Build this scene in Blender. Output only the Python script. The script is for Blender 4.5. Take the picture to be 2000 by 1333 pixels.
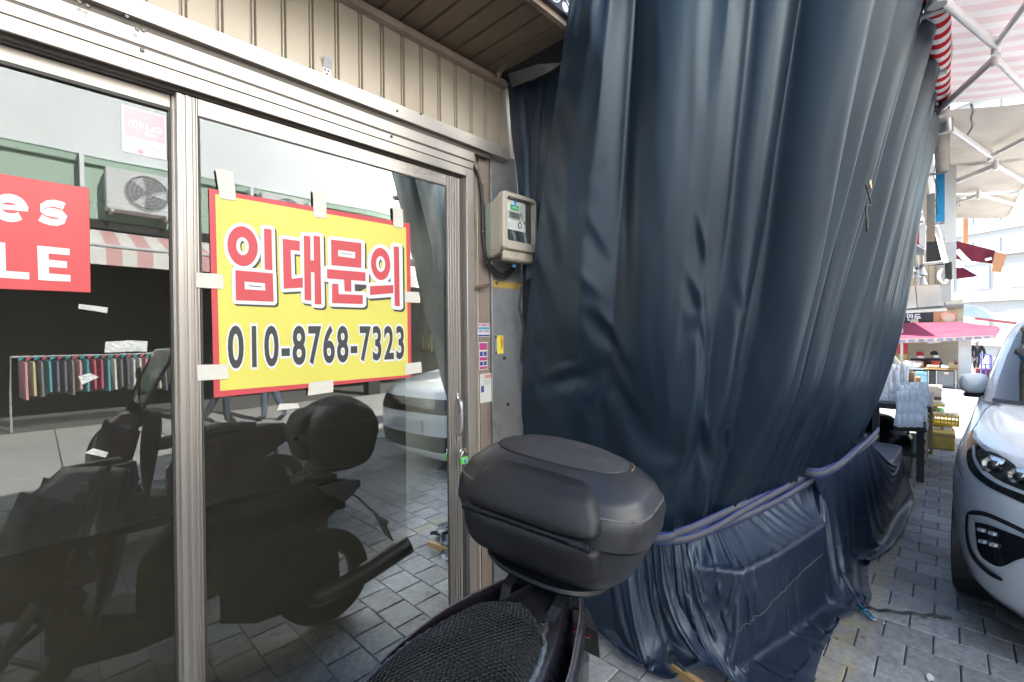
import bpy, bmesh, math, random
import numpy as np
from mathutils import Matrix, Vector
from mathutils.bvhtree import BVHTree
R = math.radians
random.seed(7)
rng = np.random.default_rng(11)
S = bpy.context.scene
for o in list(bpy.data.objects):
    bpy.data.objects.remove(o)
COL = S.collection

# ---------------------------------------------------------------- camera
FPX = 889.0                       # focal length in pixels of a 2000 px wide frame (16 mm)
CAM = Vector((0.0, -1.73, 1.6))
CROT = Matrix.Rotation(R(43.7 - 90), 3, 'Z') @ Matrix.Rotation(R(90 - 0.5), 3, 'X') @ Matrix.Rotation(R(-0.46), 3, 'Z')
SHY = -11.7 / 2000
cd = bpy.data.cameras.new('camera'); cam = bpy.data.objects.new('camera', cd); COL.objects.link(cam)
cd.sensor_width = 36.0; cd.sensor_fit = 'HORIZONTAL'; cd.lens = FPX / 2000 * 36; cd.shift_y = SHY
cd.clip_start = 0.05; cd.clip_end = 900
cam.matrix_world = Matrix.Translation(CAM) @ CROT.to_4x4()
S.camera = cam

# ---------------------------------------------------------------- sky, sun, exposure
SUN_EL, SUN_AZ = R(37), R(14)     # azimuth measured from +Y (behind the shop) towards +X
sdir = Vector((math.sin(SUN_AZ) * math.cos(SUN_EL), math.cos(SUN_AZ) * math.cos(SUN_EL), math.sin(SUN_EL)))
W = bpy.data.worlds.new('World'); S.world = W; W.use_nodes = True
wn = W.node_tree
bg = wn.nodes['Background']; sky = wn.nodes.new('ShaderNodeTexSky'); sky.sky_type = 'NISHITA'
sky.sun_disc = False; sky.sun_elevation = SUN_EL; sky.sun_rotation = SUN_AZ
sky.air_density = 1.2; sky.dust_density = 1.2; sky.ozone_density = 1.0
wn.links.new(sky.outputs[0], bg.inputs[0]); bg.inputs[1].default_value = 0.075
sl = bpy.data.lights.new('sun', 'SUN'); sl.energy = 5.0; sl.angle = R(0.5); sl.color = (1, .95, .88)
so = bpy.data.objects.new('sun', sl); COL.objects.link(so)
so.rotation_euler = (-sdir).to_track_quat('-Z', 'Y').to_euler(); so.location = (0, 5, 30)
S.render.engine = 'CYCLES'
S.view_settings.view_transform = 'Standard'; S.view_settings.look = 'None'
S.view_settings.exposure = 2.6; S.view_settings.gamma = 1.0
S.cycles.max_bounces = 9; S.cycles.transparent_max_bounces = 24; S.cycles.sample_clamp_indirect = 8
S.cycles.use_denoising = True
S.cycles.caustics_reflective = False; S.cycles.caustics_refractive = False

# ---------------------------------------------------------------- measuring helpers (survey of the place)
def ray(px, py):
    return CROT @ Vector(((px - 1000) / FPX, (666.5 - py) / FPX + SHY * 2000 / FPX, -1.0))
def onY(px, py, Y=0.0):
    d = ray(px, py); return CAM + d * ((Y - CAM.y) / d.y)
def onZ(px, py, Z=0.0):
    d = ray(px, py); return CAM + d * ((Z - CAM.z) / d.z)
def onX(px, py, X=0.0):
    d = ray(px, py); return CAM + d * ((X - CAM.x) / d.x)

# ---------------------------------------------------------------- materials
MATS = {}
def mat(name, col=(.5, .5, .5), rough=.5, metal=0.0, var=.12, vscale=6.0, bump=0.0, bscale=120.0, spec=.5,
        coat=0.0, trans=0.0, emit=None, island=0.0, grime=0.0, gcol=(.06, .05, .04), gscale=3.0, sheen=0.0, stretch=None, rvar=.1):
    if name in MATS: return MATS[name]
    m = bpy.data.materials.new(name); m.use_nodes = True; MATS[name] = m
    nt = m.node_tree; N = nt.nodes; L = nt.links; b = N['Principled BSDF']
    b.inputs['Roughness'].default_value = rough; b.inputs['Metallic'].default_value = metal
    b.inputs['Specular IOR Level'].default_value = spec
    if coat: b.inputs['Coat Weight'].default_value = coat; b.inputs['Coat Roughness'].default_value = .05
    if trans: b.inputs['Transmission Weight'].default_value = trans
    if sheen: b.inputs['Sheen Weight'].default_value = sheen; b.inputs['Sheen Roughness'].default_value = .4
    if emit: b.inputs['Emission Color'].default_value = (*emit[:3], 1); b.inputs['Emission Strength'].default_value = emit[3]
    tc = N.new('ShaderNodeTexCoord'); mp = N.new('ShaderNodeMapping'); L.new(tc.outputs['Object'], mp.inputs[0])
    if stretch: mp.inputs['Scale'].default_value = stretch
    nz = N.new('ShaderNodeTexNoise'); nz.inputs['Scale'].default_value = vscale; nz.inputs['Detail'].default_value = 8
    nz.inputs['Roughness'].default_value = .65
    L.new(mp.outputs[0], nz.inputs['Vector'])
    mr = N.new('ShaderNodeMapRange'); mr.inputs['From Min'].default_value = .25; mr.inputs['From Max'].default_value = .75
    mr.inputs['To Min'].default_value = 1 - var; mr.inputs['To Max'].default_value = 1 + var
    L.new(nz.outputs['Fac'], mr.inputs['Value'])
    last = mr.outputs[0]
    if island:
        ge = N.new('ShaderNodeNewGeometry'); ob = N.new('ShaderNodeObjectInfo')
        ad = N.new('ShaderNodeMath'); ad.operation = 'ADD'; L.new(ge.outputs['Random Per Island'], ad.inputs[0]); L.new(ob.outputs['Random'], ad.inputs[1])
        fr = N.new('ShaderNodeMath'); fr.operation = 'FRACT'; L.new(ad.outputs[0], fr.inputs[0])
        m2 = N.new('ShaderNodeMapRange'); m2.inputs['To Min'].default_value = 1 - island; m2.inputs['To Max'].default_value = 1 + island
        L.new(fr.outputs[0], m2.inputs['Value'])
        mu = N.new('ShaderNodeMath'); mu.operation = 'MULTIPLY'; L.new(last, mu.inputs[0]); L.new(m2.outputs[0], mu.inputs[1]); last = mu.outputs[0]
    vm = N.new('ShaderNodeVectorMath'); vm.operation = 'SCALE'; vm.inputs[0].default_value = col
    L.new(last, vm.inputs['Scale']); cout = vm.outputs[0]
    if grime:
        n2 = N.new('ShaderNodeTexNoise'); n2.inputs['Scale'].default_value = gscale; n2.inputs['Detail'].default_value = 10; n2.inputs['Roughness'].default_value = .7
        L.new(mp.outputs[0], n2.inputs['Vector'])
        cr = N.new('ShaderNodeMapRange'); cr.inputs['From Min'].default_value = .52; cr.inputs['From Max'].default_value = .75
        cr.inputs['To Max'].default_value = grime; L.new(n2.outputs['Fac'], cr.inputs['Value'])
        mx = N.new('ShaderNodeMix'); mx.data_type = 'RGBA'; L.new(cr.outputs[0], mx.inputs['Factor']); L.new(cout, mx.inputs['A'])
        mx.inputs['B'].default_value = (*gcol, 1); cout = mx.outputs['Result']
    L.new(cout, b.inputs['Base Color'])
    if rvar:
        m3 = N.new('ShaderNodeMapRange'); m3.inputs['From Min'].default_value = .3; m3.inputs['From Max'].default_value = .7
        m3.inputs['To Min'].default_value = max(.02, rough - rvar); m3.inputs['To Max'].default_value = min(1, rough + rvar)
        L.new(nz.outputs['Fac'], m3.inputs['Value']); L.new(m3.outputs[0], b.inputs['Roughness'])
    if bump:
        n3 = N.new('ShaderNodeTexNoise'); n3.inputs['Scale'].default_value = bscale; n3.inputs['Detail'].default_value = 5
        L.new(mp.outputs[0], n3.inputs['Vector'])
        bp = N.new('ShaderNodeBump'); bp.inputs['Strength'].default_value = bump; bp.inputs['Distance'].default_value = .01
        L.new(n3.outputs['Fac'], bp.inputs['Height']); L.new(bp.outputs[0], b.inputs['Normal'])
    return m

# ---------------------------------------------------------------- mesh builder
class MB:
    def __init__(s): s.v = []; s.f = []
    def add(s, vs, fs):
        k = len(s.v); s.v += [tuple(p) for p in vs]; s.f += [tuple(i + k for i in q) for q in fs]; return s
    def box(s, x0, x1, y0, y1, z0, z1, M=None):
        vs = [Vector((x, y, z)) for z in (z0, z1) for y in (y0, y1) for x in (x0, x1)]
        if M is not None: vs = [M @ p for p in vs]
        return s.add(vs, [(0, 2, 3, 1), (4, 5, 7, 6), (0, 1, 5, 4), (2, 6, 7, 3), (0, 4, 6, 2), (1, 3, 7, 5)])
    def grid(s, P, closeu=False):
        m, n = len(P), len(P[0]); vs = [p for r in P for p in r]; fs = []
        for i in range(m if closeu else m - 1):
            for j in range(n - 1):
                a = i * n + j; b = ((i + 1) % m) * n + j; fs.append((a, b, b + 1, a + 1))
        return s.add(vs, fs)
    def tube(s, pts, r, n=8, cap=True):
        pts = [Vector(p) for p in pts]; m = len(pts); rs = r if isinstance(r, (list, tuple)) else [r] * m
        rings = []; up = None
        for i, p in enumerate(pts):
            t = (pts[min(i + 1, m - 1)] - pts[max(i - 1, 0)]).normalized()
            if up is None: up = Vector((0, 0, 1)) if abs(t.z) < .9 else Vector((1, 0, 0))
            a = t.cross(up).normalized(); up = a.cross(t).normalized()
            rings.append([p + (a * math.cos(2 * math.pi * k / n) + up * math.sin(2 * math.pi * k / n)) * rs[i] for k in range(n)])
        k0 = len(s.v); s.v += [tuple(q) for rr in rings for q in rr]
        for i in range(m - 1):
            for k in range(n):
                a = k0 + i * n + k; b = k0 + i * n + (k + 1) % n; s.f.append((a, b, b + n, a + n))
        if cap:
            s.f.append(tuple(k0 + k for k in reversed(range(n)))); s.f.append(tuple(k0 + (m - 1) * n + k for k in range(n)))
        return s
    def lathe(s, prof, o, ax=(0, 0, 1), n=20):
        o = Vector(o); ax = Vector(ax).normalized(); a = ax.orthogonal().normalized(); b = ax.cross(a)
        return s.grid([[o + ax * h + (a * math.cos(2 * math.pi * k / n) + b * math.sin(2 * math.pi * k / n)) * r for r, h in prof] for k in range(n)], closeu=True)
    def prism(s, poly, off):
        """poly: list of 3-D points, off: extrusion vector"""
        off = Vector(off); n = len(poly); p = [Vector(q) for q in poly]
        return s.add(p + [q + off for q in p], [tuple(range(n)), tuple(reversed(range(n, 2 * n)))] + [(i, i + n, (i + 1) % n + n, (i + 1) % n) for i in range(n)])
    def poly(s, pts): return s.add(pts, [tuple(range(len(pts)))])
    def build(s, name, m, parent=None, smooth=None, bevel=0.0, sub=0, solid=0.0, seg=2, fix=True):
        me = bpy.data.meshes.new(name); me.from_pydata(s.v, [], s.f); me.validate()
        if fix:
            bm = bmesh.new(); bm.from_mesh(me); bmesh.ops.recalc_face_normals(bm, faces=bm.faces); bm.to_mesh(me); bm.free()
        if m is not None: me.materials.append(m if not isinstance(m, str) else MATS[m])
        if smooth is not None:
            me.shade_smooth()
            if smooth: me.set_sharp_from_angle(angle=R(smooth))
        o = bpy.data.objects.new(name, me); COL.objects.link(o)
        if parent is not None:
            o.parent = parent; o.matrix_parent_inverse = parent_inv(parent)
        if solid:
            q = o.modifiers.new('solid', 'SOLIDIFY'); q.thickness = solid; q.offset = 0
        if bevel:
            q = o.modifiers.new('bevel', 'BEVEL'); q.width = bevel; q.segments = seg; q.limit_method = 'ANGLE'; q.angle_limit = R(35)
            if smooth is None: me.shade_smooth(); me.set_sharp_from_angle(angle=R(30))
        if sub:
            q = o.modifiers.new('sub', 'SUBSURF'); q.levels = sub; q.render_levels = sub
        return o
def parent_inv(p):
    M = Matrix.Identity(4); q = p
    while q is not None:
        M = q.matrix_basis @ M if q.parent is None else q.matrix_parent_inverse @ q.matrix_basis @ M
        q = q.parent
    return M.inverted()
def tag(o, label=None, cat=None, group=None, kind=None):
    for k, v in (('label', label), ('category', cat), ('group', group), ('kind', kind)):
        if v: o[k] = v
    return o
def thing(name, label, cat, loc=(0, 0, 0), group=None):
    o = bpy.data.objects.new(name, None); COL.objects.link(o); o.location = loc; o.empty_display_size = .1
    return tag(o, label, cat, group)
def box(name, m, x0, x1, y0, y1, z0, z1, parent=None, bevel=0.0):
    return MB().box(x0, x1, y0, y1, z0, z1).build(name, m, parent, bevel=bevel)
def copy_tree(o, parent=None):
    c = o.copy(); COL.objects.link(c)
    if parent is not None: c.parent = parent
    for ch in list(o.children): copy_tree(ch, c)
    return c
def text_polys(s, size=1.0, offset=0.0, space=1.0, shear=0.0):
    """outline text as (verts2d, faces); baseline at 0"""
    cu = bpy.data.curves.new('t', 'FONT'); cu.body = s; cu.size = size; cu.offset = offset; cu.space_character = space; cu.shear = shear
    cu.resolution_u = 4
    to = bpy.data.objects.new('t', cu); COL.objects.link(to)
    dg = bpy.context.evaluated_depsgraph_get(); me = bpy.data.meshes.new_from_object(to.evaluated_get(dg))
    vs = [(v.co.x, v.co.y) for v in me.vertices]; fs = [tuple(p.vertices) for p in me.polygons]
    bpy.data.objects.remove(to); bpy.data.curves.remove(cu); bpy.data.meshes.remove(me)
    return vs, fs
def add_text(mb, s, fn, box=None, **kw):
    """text fitted into box (x0,x1,y0,y1) of a 2-D frame, mapped by fn(x,y) -> 3-D"""
    vs, fs = text_polys(s, **kw)
    if not vs: return mb
    xs = [p[0] for p in vs]; ys = [p[1] for p in vs]
    x0, x1, y0, y1 = box; sx = (x1 - x0) / max(1e-6, max(xs) - min(xs)); sy = (y1 - y0) / max(1e-6, max(ys) - min(ys))
    return mb.add([fn(x0 + (p[0] - min(xs)) * sx, y0 + (p[1] - min(ys)) * sy) for p in vs], fs)
def add_text_same(mb, s, fn, box, off, **kw):
    """same layout as add_text but thickened by off about the plain glyphs"""
    v0, _ = text_polys(s, **kw); vs, fs = text_polys(s, offset=off, **kw)
    xs = [p[0] for p in v0]; ys = [p[1] for p in v0]; x0, x1, y0, y1 = box; sx = (x1 - x0) / (max(xs) - min(xs)); sy = (y1 - y0) / (max(ys) - min(ys))
    return mb.add([fn(x0 + (p[0] - min(xs)) * sx, y0 + (p[1] - min(ys)) * sy) for p in vs], fs)
def noise1(seed, n=256):
    g = np.random.default_rng(seed).uniform(-1, 1, n)
    def fn(x):
        x = np.asarray(x, float); i = np.floor(x).astype(int); t = x - i; t = t * t * (3 - 2 * t)
        return g[i % n] * (1 - t) + g[(i + 1) % n] * t
    return fn
def noise2(seed, n=64):
    g = np.random.default_rng(seed).uniform(-1, 1, (n, n))
    def fn(x, y):
        x = np.asarray(x, float); y = np.asarray(y, float); i = np.floor(x).astype(int); j = np.floor(y).astype(int)
        a = x - i; b = y - j; a = a * a * (3 - 2 * a); b = b * b * (3 - 2 * b)
        return (g[i % n, j % n] * (1 - a) + g[(i + 1) % n, j % n] * a) * (1 - b) + (g[i % n, (j + 1) % n] * (1 - a) + g[(i + 1) % n, (j + 1) % n] * a) * b
    return fn
def crom(P, ts):
    """Catmull-Rom through rows P (k,3) at k uniform params, sampled at ts in [0,1]"""
    P = np.asarray(P, float); k = len(P); out = []
    E0 = 2 * P[0] - P[1]; E1 = 2 * P[-1] - P[-2]; Q = np.vstack([E0[None], P, E1[None]])
    for t in ts:
        x = min(max(t, 0), 1) * (k - 1); i = min(int(x), k - 2); u = x - i; a, b, c, d = Q[i:i + 4]
        out.append(.5 * (2 * b + (c - a) * u + (2 * a - 5 * b + 4 * c - d) * u * u + (3 * b - a - 3 * c + d) * u ** 3))
    return np.array(out)
# ================================================================ ground
def gz(x): return 0.0 if x < 10 else -0.033 * (x - 10)
mat('granite', (.325, .325, .335), .72, var=.42, vscale=30, bump=.35, bscale=160, island=.22, grime=.75, gcol=(.06, .058, .06), gscale=1.7)
def paint_strip():
    m = MATS['granite']; nt = m.node_tree; N = nt.nodes; L = nt.links; b = N['Principled BSDF']
    src = b.inputs['Base Color'].links[0].from_socket
    ge = N.new('ShaderNodeNewGeometry'); sx = N.new('ShaderNodeSeparateXYZ'); L.new(ge.outputs['Position'], sx.inputs[0])
    a = N.new('ShaderNodeMath'); a.operation = 'MULTIPLY_ADD'; a.inputs[1].default_value = .035; a.inputs[2].default_value = 1.27; L.new(sx.outputs['X'], a.inputs[0])
    d = N.new('ShaderNodeMath'); d.operation = 'ADD'; L.new(sx.outputs['Y'], d.inputs[0]); L.new(a.outputs[0], d.inputs[1])
    ab = N.new('ShaderNodeMath'); ab.operation = 'ABSOLUTE'; L.new(d.outputs[0], ab.inputs[0])
    mr = N.new('ShaderNodeMapRange'); mr.inputs['From Min'].default_value = .05; mr.inputs['From Max'].default_value = .085
    mr.inputs['To Min'].default_value = 1; mr.inputs['To Max'].default_value = 0; L.new(ab.outputs[0], mr.inputs['Value'])
    nz = N.new('ShaderNodeTexNoise'); nz.inputs['Scale'].default_value = 14; nz.inputs['Detail'].default_value = 8; nz.inputs['Roughness'].default_value = .75
    L.new(ge.outputs['Position'], nz.inputs['Vector'])
    m2 = N.new('ShaderNodeMapRange'); m2.inputs['From Min'].default_value = .4; m2.inputs['From Max'].default_value = .6; m2.inputs['To Max'].default_value = .55; L.new(nz.outputs['Fac'], m2.inputs['Value'])
    mu = N.new('ShaderNodeMath'); mu.operation = 'MULTIPLY'; L.new(mr.outputs[0], mu.inputs[0]); L.new(m2.outputs[0], mu.inputs[1])
    mx = N.new('ShaderNodeMix'); mx.data_type = 'RGBA'; L.new(mu.outputs[0], mx.inputs['Factor']); L.new(src, mx.inputs['A']); mx.inputs['B'].default_value = (.46, .36, .14, 1)
    vo = N.new('ShaderNodeTexVoronoi'); vo.inputs['Scale'].default_value = 5.5; L.new(ge.outputs['Position'], vo.inputs['Vector'])
    n4 = N.new('ShaderNodeTexNoise'); n4.inputs['Scale'].default_value = 40; L.new(ge.outputs['Position'], n4.inputs['Vector'])
    a4 = N.new('ShaderNodeMath'); a4.operation = 'MULTIPLY_ADD'; a4.inputs[1].default_value = .12; L.new(n4.outputs['Fac'], a4.inputs[0]); L.new(vo.outputs['Distance'], a4.inputs[2])
    sp = N.new('ShaderNodeMapRange'); sp.inputs['From Min'].default_value = .13; sp.inputs['From Max'].default_value = .17; sp.inputs['To Min'].default_value = .55; sp.inputs['To Max'].default_value = 1.0; L.new(a4.outputs[0], sp.inputs['Value'])
    n5 = N.new('ShaderNodeTexNoise'); n5.inputs['Scale'].default_value = 1.1; n5.inputs['Detail'].default_value = 5; L.new(ge.outputs['Position'], n5.inputs['Vector'])
    s5 = N.new('ShaderNodeMapRange'); s5.inputs['From Min'].default_value = .35; s5.inputs['From Max'].default_value = .65; s5.inputs['To Min'].default_value = .72; s5.inputs['To Max'].default_value = 1.1; L.new(n5.outputs['Fac'], s5.inputs['Value'])
    m5 = N.new('ShaderNodeMath'); m5.operation = 'MULTIPLY'; L.new(sp.outputs[0], m5.inputs[0]); L.new(s5.outputs[0], m5.inputs[1])
    v5 = N.new('ShaderNodeVectorMath'); v5.operation = 'SCALE'; L.new(mx.outputs['Result'], v5.inputs[0]); L.new(m5.outputs[0], v5.inputs['Scale'])
    L.new(v5.outputs[0], b.inputs['Base Color'])
paint_strip()
mat('joint', (.16, .155, .148), .95, var=.3, vscale=20)
gx = [-400, -14, -5, 0, 5, 10, 14, 20, 30, 45, 70, 120, 400]
G0 = MB(); G0.grid([[(x, y, (gz(x) if x < 70 else gz(70)) - .012) for y in (-400, -9.2, -4, 0, 3, 400)] for x in gx])
street = tag(G0.build('street', 'joint'), kind='structure')
PW, PL, GAP = .189, .194, .0055
def paver_shape(mb, x0, x1, y0, y1, z):
    e = .004; r = rng.uniform(-.0016, .0016, 4); t = .0
    top = [(x0 + e, y0 + e, z + r[0]), (x1 - e, y0 + e, z + r[1]), (x1 - e, y1 - e, z + r[2]), (x0 + e, y1 - e, z + r[3])]
    lo = [(x0, y0, z - .004), (x1, y0, z - .004), (x1, y1, z - .004), (x0, y1, z - .004)]
    bt = [(p[0], p[1], z - .02) for p in lo]
    mb.add(top + lo + bt, [(0, 1, 2, 3), (4, 5, 1, 0), (5, 6, 2, 1), (6, 7, 3, 2), (7, 4, 0, 3), (8, 9, 5, 4), (9, 10, 6, 5), (10, 11, 7, 6), (11, 8, 4, 7)])
far = MB(); near = []
for i in range(-46, 190):
    xa = 4.345 + (i - 24) * PW
    off = (i % 2) * PL * .5
    jmax = 47 if xa < 16 else 24
    for j in range(0, jmax):
        ya = -.03 - off - (j + 1) * PL
        if xa > 34: continue
        cx, cy = xa + PW / 2, ya + PL / 2; z = gz(cx)
        if cy < -4.3 and -7.2 < cx < 17.1: continue
        if (1.75 < cx < 7.6 and -2.7 < cy < -1.12 and not (cy < -1.95 and cx > 3.6)) or (1.6 < cx < 2.35 and -1.15 < cy < -.3):
            near.append((xa, ya, z))
        else:
            paver_shape(far, xa + GAP / 2, xa + PW - GAP / 2, ya + GAP / 2, ya + PL - GAP / 2, z)
near.sort(key=lambda p: p[0] + abs(p[1] + 1.8))
for k, (xa, ya, z) in enumerate(near):
    tgt = MB() if k < 290 else far
    paver_shape(tgt, xa + GAP / 2, xa + PW - GAP / 2, ya + GAP / 2, ya + PL - GAP / 2, z)
    if k < 290: tgt.build('paver', 'granite', street, fix=False)
mat('concrete', (.46, .45, .43), .85, var=.15, vscale=4, island=.06, bump=.1, bscale=60, grime=.3, gcol=(.3, .29, .28), gscale=1.5)
for i in range(20):
    for j in range(4):
        x0, y0 = -7 + i * 1.2, -9.0 + j * 1.15
        paver_shape(G1 := MB(), x0 + .006, x0 + 1.194, y0 + .006, y0 + 1.144, .012); G1.build('concrete_slab', 'concrete', street, fix=False)
tag(far.build('paver_field', 'granite', street, fix=False), kind='stuff')

# ================================================================ shop front
mat('siding', (.39, .338, .27), .42, metal=.35, var=.1, vscale=3, bump=.05, bscale=60, grime=.35, gcol=(.16, .12, .085), gscale=5, stretch=(1, 1, .35))
mat('soffit', (.17, .13, .09), .5, metal=.2, var=.15, vscale=3, grime=.5, gcol=(.07, .05, .035), gscale=2)
mat('alu', (.46, .42, .38), .36, metal=.7, var=.1, vscale=4, bump=.03, bscale=40, grime=.35, gcol=(.20, .16, .13), gscale=4, stretch=(.3, 1, 1))
mat('aluv', (.43, .39, .355), .38, metal=.65, var=.1, vscale=4, grime=.45, gcol=(.17, .135, .11), gscale=4, stretch=(1, 1, .15))
mat('aludark', (.10, .085, .07), .5, metal=.3, var=.2, vscale=6)
mat('steel', (.36, .36, .36), .45, metal=.7, var=.22, vscale=5, grime=.8, gcol=(.16, .14, .12), gscale=5, bump=.04, bscale=30)
mat('dirtymetal', (.26, .205, .165), .6, metal=.15, var=.25, vscale=7, grime=.9, gcol=(.10, .07, .05), gscale=5, stretch=(1, 1, .3))
mat('plaster', (.45, .44, .38), .9, var=.2, vscale=4, grime=.5, gcol=(.2, .19, .16), gscale=3)
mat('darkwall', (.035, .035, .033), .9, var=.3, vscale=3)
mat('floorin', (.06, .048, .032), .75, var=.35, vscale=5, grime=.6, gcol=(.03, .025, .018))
mat('roofing', (.3, .3, .3), .8)
mat('screw', (.12, .11, .10), .4, metal=.8)
B = thing('shop_building', 'beige metal clad shop front with slatted soffit and glass sliding doors', 'building', (0, 0, 0))
# body of the building: walls, roof, room behind the glass
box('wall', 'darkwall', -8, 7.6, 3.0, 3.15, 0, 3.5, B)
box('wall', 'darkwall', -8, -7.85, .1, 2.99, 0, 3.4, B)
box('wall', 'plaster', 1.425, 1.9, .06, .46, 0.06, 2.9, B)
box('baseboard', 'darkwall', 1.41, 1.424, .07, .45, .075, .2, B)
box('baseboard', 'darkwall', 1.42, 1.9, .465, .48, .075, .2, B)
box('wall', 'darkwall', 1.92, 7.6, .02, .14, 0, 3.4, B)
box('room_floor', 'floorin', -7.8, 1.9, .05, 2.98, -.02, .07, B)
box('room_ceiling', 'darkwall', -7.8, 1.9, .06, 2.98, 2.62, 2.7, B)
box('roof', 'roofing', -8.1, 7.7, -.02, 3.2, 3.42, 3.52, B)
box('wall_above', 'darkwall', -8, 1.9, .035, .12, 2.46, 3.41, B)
# siding panels, 10 cm pitch, each with its raised pan and rib
def siding_panel(x):
    mb = MB(); a = .0
    prof = [(0, .012), (.002, .012), (.006, 0), (.083, 0), (.087, .010), (.090, .010), (.093, .003), (.0975, .003), (.0995, .02)]
    for (u0, d0), (u1, d1) in zip(prof, prof[1:]):
        mb.add([(x + u0, d0, 2.55), (x + u1, d1, 2.55), (x + u1, d1, 2.95), (x + u0, d0, 2.95)], [(0, 1, 2, 3)])
    return mb
x = 1.7295
k = 0
while x > -1.5:
    siding_panel(x).build('siding_panel', 'siding', B, fix=False); x -= .0995; k += 1
siding_panel(1.829).build('siding_panel', 'siding', B, fix=False)
# crown strip under soffit
MB().prism([(-1.6, -.001, 2.90), (-1.6, -.028, 2.905), (-1.6, -.028, 2.935), (-1.6, -.006, 2.955), (-1.6, .03, 2.955), (-1.6, .03, 2.90)], (3.36, 0, 0)).build('crown_strip', 'dirtymetal', B)
# soffit boards
for i in range(36):
    xb = -1.9 + i * .1005
    mb = MB()
    prof = [(0, .012), (.003, .012), (.006, 0), (.092, 0), (.095, .012), (.1, .012)]
    for (u0, d0), (u1, d1) in zip(prof, prof[1:]):
        mb.add([(xb + u0, -.49, 2.957 + d0), (xb + u1, -.49, 2.957 + d1), (xb + u1, -.004, 2.957 + d1), (xb + u0, -.004, 2.957 + d0)], [(0, 1, 2, 3)])
    mb.build('soffit_board', 'soffit', B, fix=False)
box('soffit_edge', 'dirtymetal', -2, 1.95, -.512, -.488, 2.945, 2.985, B)
box('canopy_core', 'darkwall', -2, 1.95, -.487, .03, 2.975, 3.41, B)
# header trims (z measured on the photograph)
MB().prism([(-1.6, -.055, 2.505), (-1.6, -.055, 2.563), (-1.6, .012, 2.568), (-1.6, .012, 2.503)], (3.345, 0, 0)).build('drip_band', 'alu', B, bevel=.002)
box('recess', 'aludark', -1.6, 1.62, -.035, .02, 2.484, 2.504, B)
MB().prism([(-1.6, -.036, 2.441), (-1.6, -.036, 2.485), (-1.6, .02, 2.4855), (-1.6, .02, 2.44)], (3.115, 0, 0)).build('header_band', 'alu', B, bevel=.0015)
box('header_groove', 'aludark', -1.6, 1.51, -.0335, .018, 2.4335, 2.4405, B)
MB().prism([(-1.6, -.034, 2.402), (-1.6, -.034, 2.434), (-1.6, .02, 2.434), (-1.6, .02, 2.402)], (3.108, 0, 0)).build('header_band', 'alu', B, bevel=.0015)
box('head_track', 'alu', -1.6, 1.465, -.028, -.018, 2.362, 2.4025, B, .001)
box('head_track', 'aludark', -1.6, 1.465, .0, .012, 2.355, 2.402, B)
box('head_track', 'alu', -1.6, 1.465, .045, .06, 2.362, 2.402, B, .001)
box('track_top', 'aludark', -1.6, 1.465, -.018, .06, 2.394, 2.4, B)
# jamb, door post, pier cladding
box('jamb', 'aluv', 1.465, 1.512, -.03, .06, .06, 2.402, B, .002)
box('jamb_stop', 'aludark', 1.448, 1.466, -.002, .05, .06, 2.36, B)
box('post_gap', 'aludark', 1.512, 1.53, .0, .05, .06, 2.44, B)
box('post', 'dirtymetal', 1.53, 1.552, -.008, .05, .05, 2.5, B, .002)
box('post', 'plaster', 1.5525, 1.57, .004, .05, .03, 2.46, B, .001)
box('post', 'dirtymetal', 1.572, 1.645, .0, .05, .03, 2.5, B, .002)
MB().box(1.648, 1.885, -.012, .05, .03, 2.545).build('steel_sheet', 'steel', B, bevel=.002)
box('seam_tape', mat('tape_y', (.42, .28, .07), .6, var=.3, vscale=30), 1.652, 1.882, -.0145, -.0125, 1.83, 1.865, B)
box('threshold', 'alu', -1.6, 1.52, -.05, .09, .0, .062, B, .004)
box('bottom_track', 'aludark', -1.6, 1.465, -.03, .06, .062, .08, B)
for px, py in [(280, 60), (155, 5), (171, 12), (268, 58), (776, 217), (765, 267), (278, 98), (822, 223), (248, 33)]:
    p = onY(px, py, -.056 if py < 60 or px in (776, 822) else -.037)
    MB().lathe([(0, -.003), (.0045, -.003), (.006, 0)], (p.x, p.y, p.z), (0, 1, 0), 10).build('screw', 'screw', B, smooth=40)
for px, py in [(969, 553), (955, 302), (1000, 440), (985, 700), (992, 790)]:
    p = onY(px, py, -.012)
    MB().lathe([(0, -.006), (.008, -.006), (.011, 0)], (p.x, p.y, p.z), (0, 1, 0), 6).build('bolt', 'screw', B)
# fascia sign above the soffit, black print with pale bubbles
mat('fascia', (.025, .027, .032), .25, var=.3, vscale=3)
mat('printwhite', (.75, .76, .78), .5, var=.1)
FS = thing('fascia_sign', 'black shop fascia with white bubble print above the soffit edge', 'sign', (0, -.52, 2.98))
box('panel', 'fascia', -2, 1.97, -.535, -.513, 2.972, 3.44, FS)
for (u, w, r1, r2) in [(1.52, 3.03, .05, .045), (1.60, 3.0, .022, .02), (1.66, 3.06, .06, .05), (1.40, 3.05, .045, .04), (1.57, 3.10, .05, .05), (1.72, 3.0, .03, .02), (1.3, 3.02, .03, .03), (1.47, 3.0, .014, .012)]:
    n = 28; mb = MB()
    pts = [[(u + (r1 - q) * math.cos(2 * math.pi * k / n), -.5355 - .0002 * q * 100, w + (r2 - q) * math.sin(2 * math.pi * k / n)) for q in (0, .006 if r1 > .03 else r1 * .9)] for k in range(n)]
    mb.grid(pts, closeu=True).build('bubble_print', 'printwhite', FS)

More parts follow.
